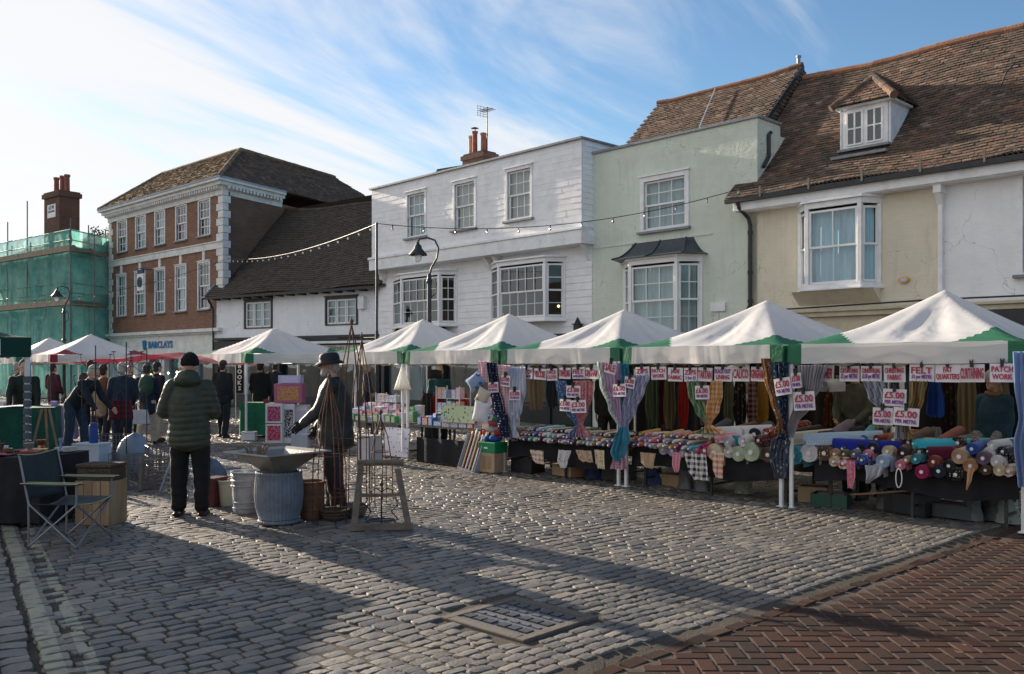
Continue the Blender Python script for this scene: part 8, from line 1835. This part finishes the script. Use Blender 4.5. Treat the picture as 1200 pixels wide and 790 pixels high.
for k, (px, py, _, kd) in enumerate(UND_):
    nm, m = wd[kd]; u = S.uv(px, py, .35)[0]; o_ = S.w(u, .3 + g.uniform(0, .35)); lab = '%s on the ground %s' % (nm, near_w(px)); hz = 'left' if k % 2 else 'right'
    lab += ', number %d along' % (k + 1) if False else (', near a %s' % {0: 'table brace', 1: 'table leg', 2: 'skirt fold'}[k % 3])
    if kd.startswith('crate'):
        t = thing('crate', lab, 'crate', tuple(o_), S.rot + g.uniform(-.4, .4), 'boxes and bags under the fabric tables'); b = MB(); w, d_, h = g.uniform(.16, .24), .15, g.uniform(.14, .24)
        b.box(-w, w, -d_, -d_ + .012, 0, h); b.box(-w, w, d_ - .012, d_, 0, h); b.box(-w, -w + .012, -d_ + .012, d_ - .012, 0, h); b.box(w - .012, w, -d_ + .012, d_ - .012, 0, h); b.box(-w + .012, w - .012, -d_ + .012, d_ - .012, 0, .012); b.build('body', m, t); b = MB()
        for i in range(3): b.tube([(-w * .7, -.08 + .07 * i, h * .8), (w * .8, -.07 + .07 * i, h * .9)], .03, 8)
        b.build('contents', mat('rolled_stock', (.16, .14, .14), .8, .4, 9), t)
    elif kd == 'plank': b = MB(); b.bar((-.6, 0, .05), (.6, -.1, .26), .05, .02); solo(b, 'wooden_lath', m, lab, 'plank', 'boxes and bags under the fabric tables', loc=tuple(o_), rz=S.rot)
    else:
        b = MB(); w = g.uniform(.12, .18); h = g.uniform(.22, .30); ph = g.uniform(0, 6)
        def f(a, c): th = a * 6.283; kk = (1 - .35 * c) * (1 + .08 * math.sin(th * 5 + ph + c * 6)); return (w * kk * math.cos(th), w * .6 * kk * math.sin(th), h * c + .02 * math.sin(th * 3 + ph) * c)
        b.grid(f, 22, 8); b.add([(0, 0, .01), (w, 0, .0), (0, w * .6, 0), (-w, 0, 0), (0, -w * .6, 0)], [(1, 2, 3, 4)]); o = b.build('bag', m, None, smooth=True); tag(o, lab, 'bag', 'boxes and bags under the fabric tables'); o.location = o_; o.rotation_euler = (0, 0, S.rot + g.uniform(-.4, .4))
# bags carried through the market
def carried(px, d, z, m, label, w=.2, h=.28):
    p = at(px, 428, d); t = thing('shopping_bag', label, 'bag', (p.x, p.y, z), .3); b = MB()
    b.grid(lambda a, c: (w * math.cos(a * 6.283) * (1 - .12 * c) * (1 + .06 * math.sin(a * 19 + c * 5)), .09 * math.sin(a * 6.283) * (1 + .1 * math.sin(a * 13)), h * c), 22, 6); b.add([(-w, 0, .005), (0, -.09, .005), (w, 0, .005), (0, .09, .005)], [(0, 1, 2, 3)]); b.build('body', m, t, smooth=True)
    b = MB(); b.tube([(-.07, 0, h), (-.06, 0, h + .13), (0, 0, h + .18), (.06, 0, h + .13), (.07, 0, h)], .008, 5); b.build('handle', IRON, t)
carried(141, 16.7, .62, fabric('tartan_red', '#6a1620', '#24202c', 'check', 10, trans=0), 'dark red tartan bag held by a person in the crowd', .22, .36)
carried(163, 18.2, .45, mat('white_bag', (.6, .6, .62), .5, .1, 9, .01, 14), 'white carrier bag held beside the cream trousers in the crowd'); carried(251, 20.1, .42, BLKCLOTH, 'black bag held low by the man walking away', .17)
for k, (px, d, z, c) in enumerate(((122, 17.25, 1.0, '#6c3a22'), (171, 18.25, 1.02, '#2a4a3c'))):
    p = at(px, 428, d); b = MB(); b.ell((0, 0, .2), .15, .085, .22, 16, 12); b.ell((0, -.07, .12), .10, .05, .09, 12, 8); b.tube([(-.08, .02, .38), (-.1, .12, .3), (-.1, .1, .05)], .015, 6); b.tube([(.08, .02, .38), (.1, .12, .3), (.1, .1, .05)], .015, 6)
    solo(b, 'rucksack', clothm('rucksack_%d' % k, c), ('rust brown', 'dark green')[k] + ' rucksack on the back of a shopper in the crowd', 'rucksack', 'rucksacks in the crowd', loc=(p.x, p.y, z), smooth=True)
# fallen leaves
b = MB(); g = random.Random(3)
for k in range(60):
    x, y = g.uniform(-3, 6), g.uniform(4.8, 11); r_ = g.uniform(.018, .035); a = g.uniform(0, 6.28); z = .014; b.add([(x + r_ * math.cos(a), y + r_ * math.sin(a), z + .006), (x + r_ * .5 * math.cos(a + 1.6), y + r_ * .5 * math.sin(a + 1.6), z), (x - r_ * math.cos(a), y - r_ * math.sin(a), z + .004), (x + r_ * .5 * math.cos(a - 1.6), y + r_ * .5 * math.sin(a - 1.6), z)], [(0, 1, 2, 3)])
o = b.build('fallen_leaves', mat('dead_leaf', (.13, .08, .04), .8, .4, 9)); o['kind'] = 'stuff'; o['label'] = 'small dry leaves scattered over the cobbles'; o['category'] = 'leaves'

# ---------------------------------------------------------------- tidy: check labels
_used = {}
for o in list(bpy.data.objects):
    if o.parent is None and 'label' in o and len(o['label'].split()) > 16: print('LONG', o.name, len(o['label'].split()), o['label'])
    if o.parent is None and 'label' in o: _used.setdefault(o['label'], []).append(o.name)
for k_, v_ in _used.items():
    if len(v_) > 1: print('DUP', len(v_), k_)
